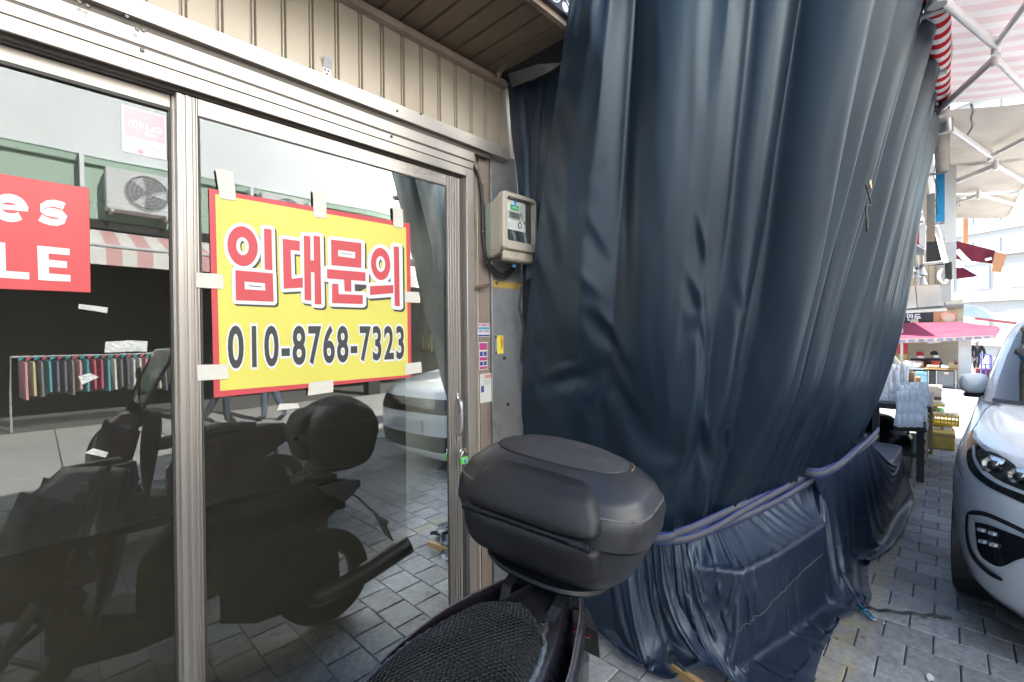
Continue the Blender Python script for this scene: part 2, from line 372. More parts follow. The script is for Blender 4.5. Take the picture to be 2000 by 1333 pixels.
# ================================================================ far side of the street (seen in the glass)
mat('palewall', (.80, .83, .86), .85, var=.06, vscale=1.5, grime=.15, gcol=(.55, .58, .6), gscale=2)
mat('greenwall', (.38, .50, .42), .7, var=.1, vscale=2, grime=.3, gcol=(.3, .4, .33), stretch=(.2, 1, 2))
mat('shopdark', (.03, .03, .03), .8, var=.3)
OB = thing('opposite_building', 'pale walled building with green band across the street, mirrored in the glass', 'building', (0, -9, 0))
box('wall', 'palewall', -12, 9.5, -9.5, -9.0, 4.72, 8.8, OB)
box('green_band', 'greenwall', -12, 9.5, -9.4, -9.02, 3.62, 4.72, OB)
box('green_ledge', 'greenwall', -12, 9.5, -9.05, -8.95, 4.58, 4.68, OB)
box('eaves_gutter', 'shopdark', -12, 9.5, -9.1, -8.9, 3.45, 3.6, OB)
box('wall', 'shopdark', -12, 9.5, -11.6, -11.4, 0, 3.6, OB)
box('wall', 'shopdark', -12, -11.8, -11.4, -9.4, 0, 3.6, OB)
box('wall', 'shopdark', 9.3, 9.5, -11.4, -9.4, 0, 3.6, OB)
box('ceiling', 'shopdark', -12, 9.5, -11.4, -9.4, 3.3, 3.4, OB)
for xx in (-7.2, -2.4, 5.9):
    box('column', 'shopdark', xx, xx + .35, -9.35, -9.05, 0, 3.6, OB)
for i, xx in enumerate((-3.2, .55, 3.1, 4.35)):
    box('wall_fin', mat('finwhite', (.8, .82, .85), .6), xx, xx + .06, -9.0, -8.75, 3.7, 4.85 - .1 * i, OB)
# air conditioner outdoor units
mat('acbody', (.62, .63, .65), .5, var=.05); mat('acgrille', (.2, .21, .22), .5)
def ac_unit(x, z, label):
    t = thing('air_conditioner', label, 'air conditioner', (x, -8.7, z), 'outdoor units on the opposite wall')
    box('casing', 'acbody', x - .46, x + .46, -8.99, -8.63, z, z + .72, t, .015)
    mb = MB()
    for r in (.07, .13, .19, .25, .31):
        mb.tube([(x + .1 + r * math.cos(a), -8.615, z + .36 + r * math.sin(a)) for a in np.linspace(0, 2 * math.pi, 29)], .006, 5)
    for a in np.linspace(0, 2 * math.pi, 12, endpoint=False):
        mb.tube([(x + .1 + .06 * math.cos(a), -8.615, z + .36 + .06 * math.sin(a)), (x + .1 + .31 * math.cos(a + .3), -8.615, z + .36 + .31 * math.sin(a + .3))], .005, 4)
    mb.build('fan_grille', 'acbody', t)
    MB().lathe([(0, .004), (.3, .004), (.31, 0)], (x + .1, -8.63, z + .36), (0, 1, 0), 28).build('fan_shroud', 'acgrille', t)
    mb = MB()
    for a in range(3):
        c, s_ = math.cos(a * 2.09), math.sin(a * 2.09)
        mb.add([(x + .1 + .03 * c, -8.62, z + .36 + .03 * s_), (x + .1 + .27 * c - .1 * s_, -8.622, z + .36 + .27 * s_ + .1 * c), (x + .1 + .27 * c + .08 * s_, -8.618, z + .36 + .27 * s_ - .08 * c)], [(0, 1, 2)])
    mb.build('fan_blade', 'acbody', t)
    MB().box(x - .4, x - .36, -9, -8.6, z - .05, z - .005).box(x + .36, x + .4, -9, -8.6, z - .05, z - .005).build('bracket', 'acbody', t)
ac_unit(1.35, 3.78, 'grey outdoor air conditioner reflected in the left glass pane')
ac_unit(3.75, 3.85, 'grey outdoor air conditioner reflected above the yellow banner')
# striped awning of the opposite shops
mat('awred', (.70, .40, .40), .7, var=.08); mat('awwhite', (.8, .78, .74), .7, var=.06)
OA = thing('opposite_awning', 'red and white striped awning across the street, mirrored in the glass', 'awning', (0, -9, 3))
for i in range(90):
    xx = -9 + i * .2
    mb = MB().add([(xx, -8.95, 3.42), (xx + .1985, -8.95, 3.42), (xx + .1985, -7.9, 3.02), (xx, -7.9, 3.02), (xx + .1985, -7.9, 2.72), (xx, -7.9, 2.72)], [(0, 1, 2, 3), (3, 2, 4, 5)])
    mb.build('fabric_stripe', 'awred' if i % 2 else 'awwhite', OA)
MB().tube([(-9, -7.9, 3.02), (9, -7.9, 3.02)], .025).build('front_bar', 'acbody', OA)
# ================================================================ glass
def glass_mat(name, tint=(.93, .96, .95), refl=1.0, dirt=.05, seed=0.0):
    m = bpy.data.materials.new(name); m.use_nodes = True; MATS[name] = m
    nt = m.node_tree; N = nt.nodes; L = nt.links; N.remove(N['Principled BSDF']); out = N['Material Output']
    tr = N.new('ShaderNodeBsdfTransparent'); tr.inputs[0].default_value = (*tint, 1)
    gl = N.new('ShaderNodeBsdfGlossy'); gl.inputs['Roughness'].default_value = 0.0; gl.inputs['Color'].default_value = (.95, 1, .985, 1)
    fr = N.new('ShaderNodeFresnel'); fr.inputs['IOR'].default_value = 1.52
    k = N.new('ShaderNodeMath'); k.operation = 'MULTIPLY'; k.inputs[1].default_value = refl; k.use_clamp = True; L.new(fr.outputs[0], k.inputs[0])
    mx = N.new('ShaderNodeMixShader'); L.new(k.outputs[0], mx.inputs[0]); L.new(tr.outputs[0], mx.inputs[1]); L.new(gl.outputs[0], mx.inputs[2])
    # slight waviness of old float glass
    tc = N.new('ShaderNodeTexCoord')
    nw = N.new('ShaderNodeTexNoise'); nw.inputs['Scale'].default_value = 2.2; nw.inputs['Detail'].default_value = 1; L.new(tc.outputs['Object'], nw.inputs['Vector'])
    bp = N.new('ShaderNodeBump'); bp.inputs['Strength'].default_value = .05; bp.inputs['Distance'].default_value = .02; L.new(nw.outputs['Fac'], bp.inputs['Height']); L.new(bp.outputs[0], gl.inputs['Normal'])
    if dirt < .01: bp.inputs['Strength'].default_value = 0
    # dust film, streaks and specks
    df = N.new('ShaderNodeBsdfDiffuse'); df.inputs[0].default_value = (.44, .39, .28, 1)
    mp = N.new('ShaderNodeMapping'); mp.inputs['Scale'].default_value = (9, 1, .7); mp.inputs['Location'].default_value = (seed, 0, seed); L.new(tc.outputs['Object'], mp.inputs[0])
    n1 = N.new('ShaderNodeTexNoise'); n1.inputs['Scale'].default_value = 3; n1.inputs['Detail'].default_value = 8; L.new(mp.outputs[0], n1.inputs['Vector'])
    n2 = N.new('ShaderNodeTexNoise'); n2.inputs['Scale'].default_value = 2.2; n2.inputs['Detail'].default_value = 6; n2.inputs['Distortion'].default_value = 1.5; L.new(tc.outputs['Object'], n2.inputs['Vector'])
    v1 = N.new('ShaderNodeTexVoronoi'); v1.inputs['Scale'].default_value = 85; L.new(tc.outputs['Object'], v1.inputs['Vector'])
    v2 = N.new('ShaderNodeMath'); v2.operation = 'LESS_THAN'; v2.inputs[1].default_value = .075; L.new(v1.outputs['Distance'], v2.inputs[0])
    v3 = N.new('ShaderNodeMath'); v3.operation = 'MULTIPLY'; L.new(v2.outputs[0], v3.inputs[0]); L.new(v1.outputs['Color'], v3.inputs[1])
    v4 = N.new('ShaderNodeMath'); v4.operation = 'POWER'; v4.inputs[1].default_value = 5; L.new(v3.outputs[0], v4.inputs[0])
    v5 = N.new('ShaderNodeMath'); v5.operation = 'MULTIPLY'; v5.inputs[1].default_value = .5; L.new(v4.outputs[0], v5.inputs[0])
    a = N.new('ShaderNodeMath'); a.operation = 'MULTIPLY'; L.new(n1.outputs['Fac'], a.inputs[0]); L.new(n2.outputs['Fac'], a.inputs[1])
    # dust settles towards the bottom rail
    sx = N.new('ShaderNodeSeparateXYZ'); ge = N.new('ShaderNodeNewGeometry'); L.new(ge.outputs['Position'], sx.inputs[0])
    hz = N.new('ShaderNodeMapRange'); hz.inputs['From Min'].default_value = 2.0; hz.inputs['From Max'].default_value = .1; hz.inputs['To Min'].default_value = dirt * 1.6; hz.inputs['To Max'].default_value = dirt * 5
    L.new(sx.outputs['Z'], hz.inputs['Value'])
    b = N.new('ShaderNodeMath'); b.operation = 'MULTIPLY'; L.new(a.outputs[0], b.inputs[0]); L.new(hz.outputs[0], b.inputs[1])
    c = N.new('ShaderNodeMath'); c.operation = 'ADD'; c.use_clamp = True; L.new(b.outputs[0], c.inputs[0]); L.new(v5.outputs[0], c.inputs[1])
    m2 = N.new('ShaderNodeMixShader'); L.new(c.outputs[0], m2.inputs[0]); L.new(mx.outputs[0], m2.inputs[1]); L.new(df.outputs[0], m2.inputs[2])
    L.new(m2.outputs[0], out.inputs['Surface'])
    return m
glass_mat('doorglass', refl=2.4, dirt=.027); glass_mat('doorglass2', refl=2.4, dirt=.024, seed=3.3)
glass_mat('clearglass', tint=(.97, .98, .97), refl=.06, dirt=.003)
mat('gasket', (.05, .045, .04), .6)
def stile(x0, x1, y, z0, z1, par, ridges):
    box('stile', 'aluv', x0, x1, y, y + .03, z0, z1, par, .0015)
    for a, b in ridges:
        box('stile_rib', 'aluv', x0 + a, x0 + b, y - .006, y - .0002, z0 + .002, z1 - .002, par, .0015)
# ---- right door (in front)
DR = thing('sliding_door', 'glass sliding door carrying the yellow phone number banner', 'door', (.88, 0, .08), 'sliding glass doors')
stile(.309, .366, .004, .082, 2.352, DR, [(.001, .016), (.024, .034), (.042, .047), (.051, .056)])
stile(1.365, 1.447, .004, .082, 2.352, DR, [(.004, .012), (.018, .028), (.034, .044), (.05, .06), (.066, .08)])
box('rail', 'alu', .3665, 1.3645, .003, .028, 2.298, 2.352, DR, .0015)
box('rail', 'alu', .3665, 1.3645, .003, .028, .082, .158, DR, .0015)
MB().box(.3665, 1.3645, .0005, .02, 2.2915, 2.2975).box(.3665, 1.3645, .001, .02, .1585, .165).box(.3665, .372, .001, .02, .1652, 2.291).box(1.359, 1.3645, .001, .02, .1652, 2.291).build('gasket', 'gasket', DR)
MB().add([(.372, .0035, .165), (1.359, .0035, .165), (1.359, .0035, 2.2915), (.372, .0035, 2.2915)], [(0, 1, 2, 3)]).build('glass_pane', 'doorglass', DR)
# pull handle: a bent strip
hp = [onY(893, 768, 0), onY(893, 860, 0)]
hx = hp[0].x; pts = [(hx, -.008, 1.30), (hx, -.010, 1.275), (hx, -.034, 1.255), (hx, -.04, 1.19), (hx, -.034, 1.115), (hx, -.010, 1.093), (hx, -.008, 1.07)]
C = crom(pts, np.linspace(0, 1, 25)); mb = MB()
mb.grid([[(p[0] - .009, p[1], p[2]) for p in C], [(p[0] + .009, p[1], p[2]) for p in C]]).build('handle', mat('handlealu', (.6, .6, .6), .35, metal=.8), DR, solid=.003, smooth=50)
# ---- left door (behind)
DL = thing('sliding_door', 'glass sliding door with the red shop sign and tape scraps', 'door', (-.3, .045, .08), 'sliding glass doors')
stile(.302, .356, .036, .082, 2.352, DL, [(.002, .01)])
stile(-.86, -.80, .036, .082, 2.352, DL, [(.004, .012), (.02, .03)])
box('rail', 'alu', -.7995, .3015, .039, .062, 2.312, 2.352, DL, .0015)
box('rail', 'alu', -.7995, .3015, .039, .062, .082, .150, DL, .0015)
MB().box(-.7995, .3015, .037, .056, 2.302, 2.3115).box(-.7995, .3015, .037, .056, .1505, .157).box(.2955, .3015, .037, .056, .1572, 2.3018).build('gasket', 'gasket', DL)
MB().add([(-.7995, .048, .157), (.2955, .048, .157), (.2955, .048, 2.302), (-.7995, .048, 2.302)], [(0, 1, 2, 3)]).build('glass_pane', 'doorglass2', DL)
# hasp and green padlock
p = onY(897, 884, -.012)
mat('brass', (.45, .37, .22), .4, metal=.8, grime=.4); mat('lockgreen', (.16, .62, .13), .4, var=.08, coat=.2); mat('chrome', (.7, .7, .7), .15, metal=1, rvar=.03)
HS = thing('door_hasp', 'small worn steel hasp on the door jamb', 'hasp', (p.x, p.y, p.z))
box('plate', 'brass', p.x - .016, p.x + .03, -.0365, -.0325, p.z - .004, p.z + .022, HS, .002)
MB().tube([(p.x - .006 + .012 * math.cos(a), -.041, p.z + .01 + .01 * math.sin(a)) for a in np.linspace(-.3, math.pi + .3, 12)], .004, 8).build('staple', 'chrome', HS, smooth=60)
PK = thing('padlock', 'bright green padlock hanging from the door hasp', 'padlock', (p.x, -.06, p.z - .05))
px_ = p.x - .006
box('body', 'lockgreen', px_ - .019, px_ + .021, -.062, -.043, p.z - .047, p.z - .013, PK, .004)
MB().tube([(px_ - .011, -.053, p.z - .013), (px_ - .011, -.053, p.z + .004), (px_ - .006, -.053, p.z + .012), (px_ + .001, -.053, p.z + .0155), (px_ + .008, -.053, p.z + .012), (px_ + .013, -.053, p.z + .004), (px_ + .013, -.053, p.z - .013)], .0038, 8).build('shackle', 'chrome', PK, smooth=60)
MB().lathe([(0, -.0015), (.008, -.0015), (.0085, 0)], (px_ + .001, -.0622, p.z - .031), (0, 1, 0), 16).build('keyhole_badge', mat('lockblue', (.1, .12, .5), .3), PK)

# ================================================================ yellow banner
mat('ban_red', (.50, .055, .065), .5, var=.03); mat('ban_yel', (.60, .54, .10), .45, var=.05, bump=.35, bscale=5)
mat('ban_wht', (.62, .63, .65), .5, var=.02); mat('ban_blk', (.035, .035, .037), .5, var=.05)
mat('tape', (.58, .55, .49), .6, var=.05, bump=.15, bscale=60)
wv = noise2(5)
def bow(x, z): # gentle buckling of the sheet
    return float(.0011 * wv((x - .4) * 3.1, z * 3.3))
def bp_(px, py, d): # pixel of the photograph -> point on the banner sheet, d metres proud
    q = onY(px, py, -.004); return (q.x, -.0025 - d + bow(q.x, q.z), q.z)
BN = thing('lease_banner', 'yellow lease banner with red Korean letters and a phone number taped to the glass', 'banner', (.78, -.004, 1.4))
def sheet(nm, m, corners, d, n=14):
    (a, b, c, e) = [onY(*q, -.004) for q in corners]; rows = []
    for i in range(n + 1):
        r = []
        for j in range(n + 1):
            s, t = j / n, i / n; q = (a * (1 - s) + b * s) * (1 - t) + (e * (1 - s) + c * s) * t
            r.append((q.x, -.0025 - d + bow(q.x, q.z), q.z))
        rows.append(r)
    return MB().grid(rows).build(nm, m, BN, smooth=0, fix=False)
sheet('border', 'ban_red', [(408, 368), (801, 437), (804, 737), (418, 777)], 0)
sheet('field', 'ban_yel', [(420.5, 379.5), (793, 445), (797.5, 733), (430, 764)], .0006)
K1 = lambda q: (380 + q[0] / 4.2553, 320 + q[1] / 4.2553)
def offset_poly(P, d):
    n = len(P); A = sum(P[i][0] * P[(i + 1) % n][1] - P[(i + 1) % n][0] * P[i][1] for i in range(n)); sg = 1 if A > 0 else -1; out = []
    for i in range(n):
        a, b, c = P[i - 1], P[i], P[(i + 1) % n]
        e1 = ((b[0] - a[0]), (b[1] - a[1])); e2 = ((c[0] - b[0]), (c[1] - b[1])); l1 = math.hypot(*e1); l2 = math.hypot(*e2)
        n1 = (e1[1] / l1 * sg, -e1[0] / l1 * sg); n2 = (e2[1] / l2 * sg, -e2[0] / l2 * sg)
        cr = (e1[0] * e2[1] - e1[1] * e2[0]) * sg
        if cr > 1e-6:
            a1 = math.atan2(n1[1], n1[0]); a2 = math.atan2(n2[1], n2[0])
            while a2 - a1 > math.pi: a2 -= 2 * math.pi
            while a2 - a1 < -math.pi: a2 += 2 * math.pi
            for t in np.linspace(0, 1, 6): out.append((b[0] + d * math.cos(a1 + (a2 - a1) * t), b[1] + d * math.sin(a1 + (a2 - a1) * t)))
        else:
            s = (n1[0] + n2[0], n1[1] + n2[1]); l = s[0] ** 2 + s[1] ** 2; out.append((b[0] + s[0] * 2 * d / l, b[1] + s[1] * 2 * d / l))
    return out
def ell(cx, cy, rx, ry, n=40, sk=.12): return [(cx + rx * math.cos(2 * math.pi * k / n), cy + ry * math.sin(2 * math.pi * k / n) + sk * rx * math.cos(2 * math.pi * k / n)) for k in range(n)]
strokes = [ell(397, 687, 126, 165), [(575, 540), (637, 548), (645, 888), (582, 880)], [(337, 886), (648, 913), (655, 1148), (342, 1136)],
  [(730, 625), (872, 645), (872, 727), (797, 718), (805, 958), (897, 948), (897, 1031), (740, 1040)],
  [(905, 598), (960, 606), (962, 804), (990, 806), (987, 598), (1040, 607), (1052, 1172), (997, 1168), (994, 905), (965, 902), (968, 1140), (913, 1132)],
  [(1132, 632), (1383, 662), (1383, 868), (1135, 845)], [(1098, 877), (1417, 905), (1417, 978), (1298, 969), (1300, 1066), (1245, 1060), (1240, 964), (1100, 955)],
  [(1140, 998), (1192, 1001), (1196, 1085), (1395, 1093), (1395, 1168), (1140, 1160)],
  ell(1543, 835, 80, 134), [(1455, 1019), (1648, 1010), (1648, 1078), (1455, 1093)], [(1652, 688), (1695, 694), (1702, 1187), (1660, 1183)]]
holes = {0: ell(397, 687, 53, 75), 2: [(412, 981), (583, 994), (587, 1056), (415, 1044)], 5: [(1190, 718), (1332, 735), (1332, 788), (1190, 770)], 8: ell(1543, 835, 38, 65)}
def tri_poly(name, polys, m, dep, stepd, shift=(0, 0), flat=True):
    mb = MB()
    for i, P in enumerate(polys):
        bm = bmesh.new(); vs = [bm.verts.new(bp_(*K1((q[0] + shift[0], q[1] + shift[1])), dep + stepd * i)) for q in P]
        f = bm.faces.new(vs); bmesh.ops.triangulate(bm, faces=[f]); bm.verts.index_update()
        mb.add([v.co.copy() for v in bm.verts], [tuple(v.index for v in q.verts) for q in bm.faces]); bm.free()
    o = mb.build(name, m, BN, fix=False); o['kind'] = 'stuff'; return o
out_polys = [offset_poly(P, 30) for P in strokes]
tri_poly('letter_shadow', out_polys, 'ban_blk', .0011, .00012, (15, 17))
tri_poly('letter_outline', out_polys, 'ban_wht', .0027, .00012)
mb = MB()
for i, P in enumerate(strokes):
    if i in holes:
        H = holes[i]
        if len(P) == len(H):
            n = len(P); vs = [bp_(*K1(q), .0042) for q in P] + [bp_(*K1(q), .0042) for q in H]
            mb.add(vs, [(k, (k + 1) % n, (k + 1) % n + n, k + n) for k in range(n)])
    else:
        bm = bmesh.new(); f = bm.faces.new([bm.verts.new(bp_(*K1(q), .0042)) for q in P]); bmesh.ops.triangulate(bm, faces=[f]); bm.verts.index_update()
        mb.add([v.co.copy() for v in bm.verts], [tuple(v.index for v in q.verts) for q in bm.faces]); bm.free()
mb.build('letter_face', 'ban_red', BN, fix=False)['kind'] = 'stuff'
tri_poly('letter_counter', [ell(397, 687, 20, 44), ell(1543, 835, 15, 36), [(447, 1012), (553, 1021), (553, 1027), (447, 1018)], [(1215, 743), (1307, 755), (1307, 759), (1215, 747)]], 'ban_blk', .0046, .0001)
tri_poly('letter_counter', [ell(403, 697, 15, 36), ell(1547, 843, 11, 29)], 'ban_yel', .0052, .0001)
# phone number: fitted between its measured ends
zt, zb = onY(455, 639, -.004).z, onY(455, 718, -.004).z; xl, xr = onY(446.5, 680, -.004).x, onY(788, 670, -.004).x
NUM = '010-8768-7323'
def nfn(d): return lambda a, b: (a, -.0025 - d + bow(a, b), b)
m1 = add_text_same(MB(), NUM, nfn(.0012), (xl, xr, zb, zt), .072, space=1.16)
m1.build('number_outline', 'ban_wht', BN, fix=False)['kind'] = 'stuff'
m2 = add_text_same(MB(), NUM, nfn(.0022), (xl, xr, zb, zt), .026, space=1.16)
m2.build('number_face', 'ban_blk', BN, fix=False)['kind'] = 'stuff'
tapes = [[(420, 331), (455, 336), (461, 393), (429, 388)], [(610, 373), (635.5, 378), (637.5, 427), (612.5, 424)], [(766, 404.5), (786, 410), (787, 446.5), (768, 443)],
         [(382, 533), (435, 536), (437, 565), (383, 562)], [(384, 713), (445, 712), (446, 740), (386, 744)], [(602, 748), (650.5, 742), (650, 766), (601, 773)],
         [(789, 570), (818, 571), (820, 592), (790, 591)], [(790, 711), (822, 707), (823, 728), (791, 732.5)]]
for T in tapes:
    n = 6; a, b, c, e = [Vector(bp_(*q, .004)) for q in T]; rows = []
    for i in range(n + 1):
        rows.append([tuple((((a * (1 - j / n) + b * j / n) * (1 - i / n) + (e * (1 - j / n) + c * j / n) * i / n)) + Vector((0, -.001 * math.sin(j * 1.7 + i), 0))) for j in range(n + 1)])
    MB().grid(rows).build('tape_strip', 'tape', BN, smooth=0, fix=False)
# ================================================================ red shop sign on the left pane
mat('signred', (.52, .055, .06), .35, var=.05, vscale=2); mat('signwhite', (.66, .66, .68), .45, var=.03)
RS = thing('red_sign', 'red plastic sign with white letters on the left glass pane', 'sign', (0, .03, 1.72))
ax, az = onY(172, 366, .044), onY(179, 572, .044)
zr0, zr1 = az.z, onY(0, 340, .044).z; xr1 = (ax.x + az.x) / 2
box('panel', 'signred', -.52, xr1, .040, .0465, zr0, zr1, RS, .001)
KS = lambda x, y: (lambda q: (q.x, .0395, q.z))(onY(x / 4.759, 320 + y / 4.759, .0395))
def letter_quads(qs):
    for i, P in enumerate(qs): MB().add([(lambda r_: (r_[0], r_[1] - .0003 * i, r_[2]))(KS(*q)) for q in P], [(0, 1, 2, 3)]).build('letter_stroke', 'signwhite', RS, fix=False)
letter_quads([[(345, 762), (450, 772), (457, 1089), (357, 1080)], [(440, 771), (648, 792), (647, 852), (440, 834)], [(440, 892), (623, 910), (622, 972), (440, 959)], [(445, 1021), (655, 1037), (655, 1097), (445, 1088)]])
letter_quads([[(-70, 722), (48, 735), (58, 1063), (-62, 1056)], [(40, 996), (272, 1013), (272, 1077), (40, 1062)]])
def thick(path, w):
    P = np.asarray(path, float); T = np.gradient(P, axis=0); Nn = np.stack([-T[:, 1], T[:, 0]], 1) / np.linalg.norm(T, axis=1)[:, None]
    wv_ = np.asarray(w) if np.ndim(w) else np.full(len(P), w)
    return P + Nn * wv_[:, None] / 2, P - Nn * wv_[:, None] / 2
def letter_strip(path, w, dy):
    A_, B_ = thick(path, w); f2 = lambda q: (lambda r_: (r_[0], r_[1] - dy, r_[2]))(KS(*q))
    MB().grid([[f2(q) for q in A_], [f2(q) for q in B_]]).build('letter', 'signwhite', RS, fix=False)
# e : bowl open at the right below its bar
letter_strip([(92 + 128 * math.cos(a), 412 + 90 * math.sin(a) + 15 * math.cos(a)) for a in np.linspace(R(2), R(-318), 60)], [80 - 16 * abs(math.cos(a)) * 0 for a in range(60)], 0)
letter_strip([(-20, 398), (100, 408), (262, 424)], 46, .0004)
letter_strip([(597, 398), (560, 382), (500, 368), (440, 372), (400, 396), (402, 424), (440, 446), (500, 456), (560, 470), (592, 500), (580, 532), (530, 548), (470, 542), (410, 522), (372, 500)], [66, 66, 64, 64, 66, 72, 78, 82, 78, 72, 66, 64, 64, 66, 66], 0)
# faded point-card sticker
mat('stk_pale', (.62, .64, .62), .5, var=.06); mat('stk_pink', (.60, .42, .45), .5, var=.1); mat('stk_ink', (.42, .43, .44), .5); mat('stk_white', (.75, .76, .76), .5)
mat('stk_dot', (.6, .3, .34), .5)
ST = thing('card_sticker', 'faded pink and white point card sticker high on the left pane', 'sticker', (.2, .045, 2.1))
q0, q1 = onY(237, 205, .045), onY(326, 314, .045)
X0, X1 = q0.x, q1.x; Z1 = onY(237, 203, .045).z; Z0 = onY(325, 314, .045).z
w_, h_ = X1 - X0, Z1 - Z0
box('backing', 'stk_pale', X0, X1, .0455, .0475, Z0, Z1, ST, .002)
box('pink_field', 'stk_pink', X0 + .006, X1 - .006, .0449, .0453, Z0 + h_ * .36, Z1 - .006, ST)
fn = lambda x, z: (X0 + x * w_, .0445, Z0 + z * h_)
mb = MB(); add_text(mb, 'my', fn, (.14, .5, .5, .72), shear=.3); add_text(mb, 'LG', fn, (.52, .9, .56, .69), offset=.03); add_text(mb, 'Point', fn, (.5, .78, .44, .53), shear=.3)
mb.build('print', 'stk_white', ST, fix=False)['kind'] = 'stuff'
mb = MB(); add_text(mb, '마이엘지포인트', fn, (.2, .82, .23, .3)); add_text(mb, '우수가맹점', fn, (.22, .84, .13, .21))
mb.build('print', 'stk_ink', ST, fix=False)['kind'] = 'stuff'
MB().lathe([(0, -.0004), (.007, -.0004), (.0075, 0)], (X0 + .4 * w_, .0455, Z0 + .075 * h_), (0, 1, 0), 14).build('print_dot', 'stk_dot', ST)
# scraps of tape left on the glass
mat('oldtape', (.45, .45, .43), .35, var=.35, vscale=60, bump=.3, bscale=90)
scr = [([(154, 594), (211, 601), (209, 612), (153, 603)], 'silvery tape scrap below the red sign, tilted'), ([(206, 668), (246, 666), (245, 688), (204, 689)], 'left one of two blank tape scraps side by side'),
       ([(246, 665), (288, 667), (287, 687), (245, 687)], 'right one of two blank tape scraps side by side'), ([(153, 735), (176, 729), (193, 737), (160, 752)], 'crumpled clear tape scrap on the left pane'),
       ([(166, 885), (182, 876), (212, 884), (206, 894)], 'torn tape scrap low on the left pane, beside the scooter reflection')]
for T, lb in scr:
    a, b, c, e = [Vector((lambda q: (q.x, .0455, q.z))(onY(*q, .0455))) for q in T]; n = 5; rows = []
    for i in range(n + 1): rows.append([tuple((a * (1 - j / n) + b * j / n) * (1 - i / n) + (e * (1 - j / n) + c * j / n) * i / n + Vector((0, -.0015 * random.random(), 0))) for j in range(n + 1)])
    tag(MB().grid(rows).build('tape_scrap', 'oldtape', None, fix=False), lb + '', 'tape', 'tape scraps left on the door glass')
T = [(546, 789), (582, 788), (585, 797), (560, 800), (541, 802)]
tag(MB().poly([(lambda q: (q.x, .002, q.z))(onY(*q, .002)) for q in T]).build('tape_scrap', 'tape', None), 'torn cream tape scrap under the yellow banner', 'tape', 'tape scraps left on the door glass')
# switch plate inside
SW = thing('light_switch', 'old beige double light switch on the wall inside the shop', 'switch', (1.5, 0, 1.5))
sy = .044
mat('switchbeige', (.5, .46, .33), .5)
p = onX(832, 670, 1.422)
box('plate', 'switchbeige', 1.412, 1.4235, p.y - .06, p.y + .06, p.z - .045, p.z + .045, SW, .003)
for dy in (-.045, .005): box('rocker', 'switchbeige', 1.405, 1.4115, p.y + dy, p.y + dy + .04, p.z - .028, p.z + .028, SW, .002)

# ================================================================ pier fittings: meter, cable, stickers, hook
mat('meterbeige', (.45, .40, .32), .45, var=.05, bump=.02, bscale=30); mat('meterback', (.30, .32, .26), .6, var=.1); mat('meterwhite', (.72, .71, .66), .5)
mat('black', (.02, .02, .021), .45, var=.2); mat('lcd', (.07, .09, .075), .2); mat('metergreen', (.03, .38, .16), .4); mat('meterblue', (.1, .3, .62), .4)
mat('darkgrey', (.08, .08, .085), .5, var=.15)
MT = thing('electricity_meter', 'beige electricity meter with glazed front on the steel clad pier', 'meter', (1.75, -.03, 1.9))
yb = -.013
# geometry measured: back plane near pier, front about 0.15 m proud
fx0, fx1 = onY(985, 450, -.165).x, onY(1048, 450, -.165).x; fz1, fz0 = onY(1020, 382, -.165).z, onY(1020, 492, -.165).z
bx0, bx1 = onY(957, 450, yb - .035).x, 1.835; bz1, bz0 = onY(965, 396, yb - .035).z, onY(965, 505, yb - .035).z
def rrect(x0, x1, z0, z1, r, y, n=5):
    pts = []
    for cx, cz, a0 in ((x1 - r, z1 - r, 0), (x0 + r, z1 - r, 90), (x0 + r, z0 + r, 180), (x1 - r, z0 + r, 270)):
        for k in range(n + 1):
            a = R(a0 + 90 * k / n); pts.append((cx + r * math.cos(a), y, cz + r * math.sin(a)))
    return pts
def loft(rings, name, m, par, smooth=35, capend=True, capstart=True):
    mb = MB(); n = len(rings[0]); vs = [p for r in rings for p in r]; fs = []
    for i in range(len(rings) - 1):
        for k in range(n): fs.append((i * n + k, i * n + (k + 1) % n, (i + 1) * n + (k + 1) % n, (i + 1) * n + k))
    if capstart: fs.append(tuple(range(n)))
    if capend: fs.append(tuple(range((len(rings) - 1) * n, len(rings) * n)))
    return mb.add(vs, fs).build(name, m, par, smooth=smooth)
loft([rrect(bx0, bx1, bz0, bz1, .02, yb), rrect(bx0, bx1, bz0, bz1, .02, yb - .036)], 'base_plate', 'meterback', MT)
rg = []
x0, x1, z0, z1 = bx0 + .002, bx1 - .002, bz0 + .004, bz1 + .002
for i, y in enumerate(np.linspace(yb - .037, -.128, 17)):
    s = .0025 if i % 2 else 0; t = i / 16
    rg.append(rrect(x0 + (fx0 - x0) * t + s, x1 + (fx1 - x1) * t - s, z0 + s + .01 * t, z1 + (fz1 - z1) * t - s, .022, y))
loft(rg, 'ribbed_cover', 'meterbeige', MT)
fy = -.168
loft([rrect(fx0 - .004, fx1 + .002, fz0, fz1 + .002, .025, -.1285), rrect(fx0 - .004, fx1 + .002, fz0, fz1 + .002, .025, -.158), rrect(fx0 + .004, fx1 - .004, fz0 + .006, fz1 - .006, .022, fy),
      rrect(fx0 + .02, fx1 - .014, fz0 + .045, fz1 - .022, .012, fy), rrect(fx0 + .02, fx1 - .014, fz0 + .045, fz1 - .022, .012, fy + .03)], 'front_bezel', 'meterbeige', MT, capstart=False)
wx0, wx1, wz0, wz1 = fx0 + .022, fx1 - .016, fz0 + .047, fz1 - .024
ww, wh = wx1 - wx0, wz1 - wz0
box('face_dark', 'darkgrey', wx0, wx1, -.1395, -.1382, wz0, wz1, MT)
box('face', 'meterwhite', wx0, wx0 + ww * .78, -.1425, -.14, wz0 + wh * .28, wz1 - wh * .03, MT, .001)
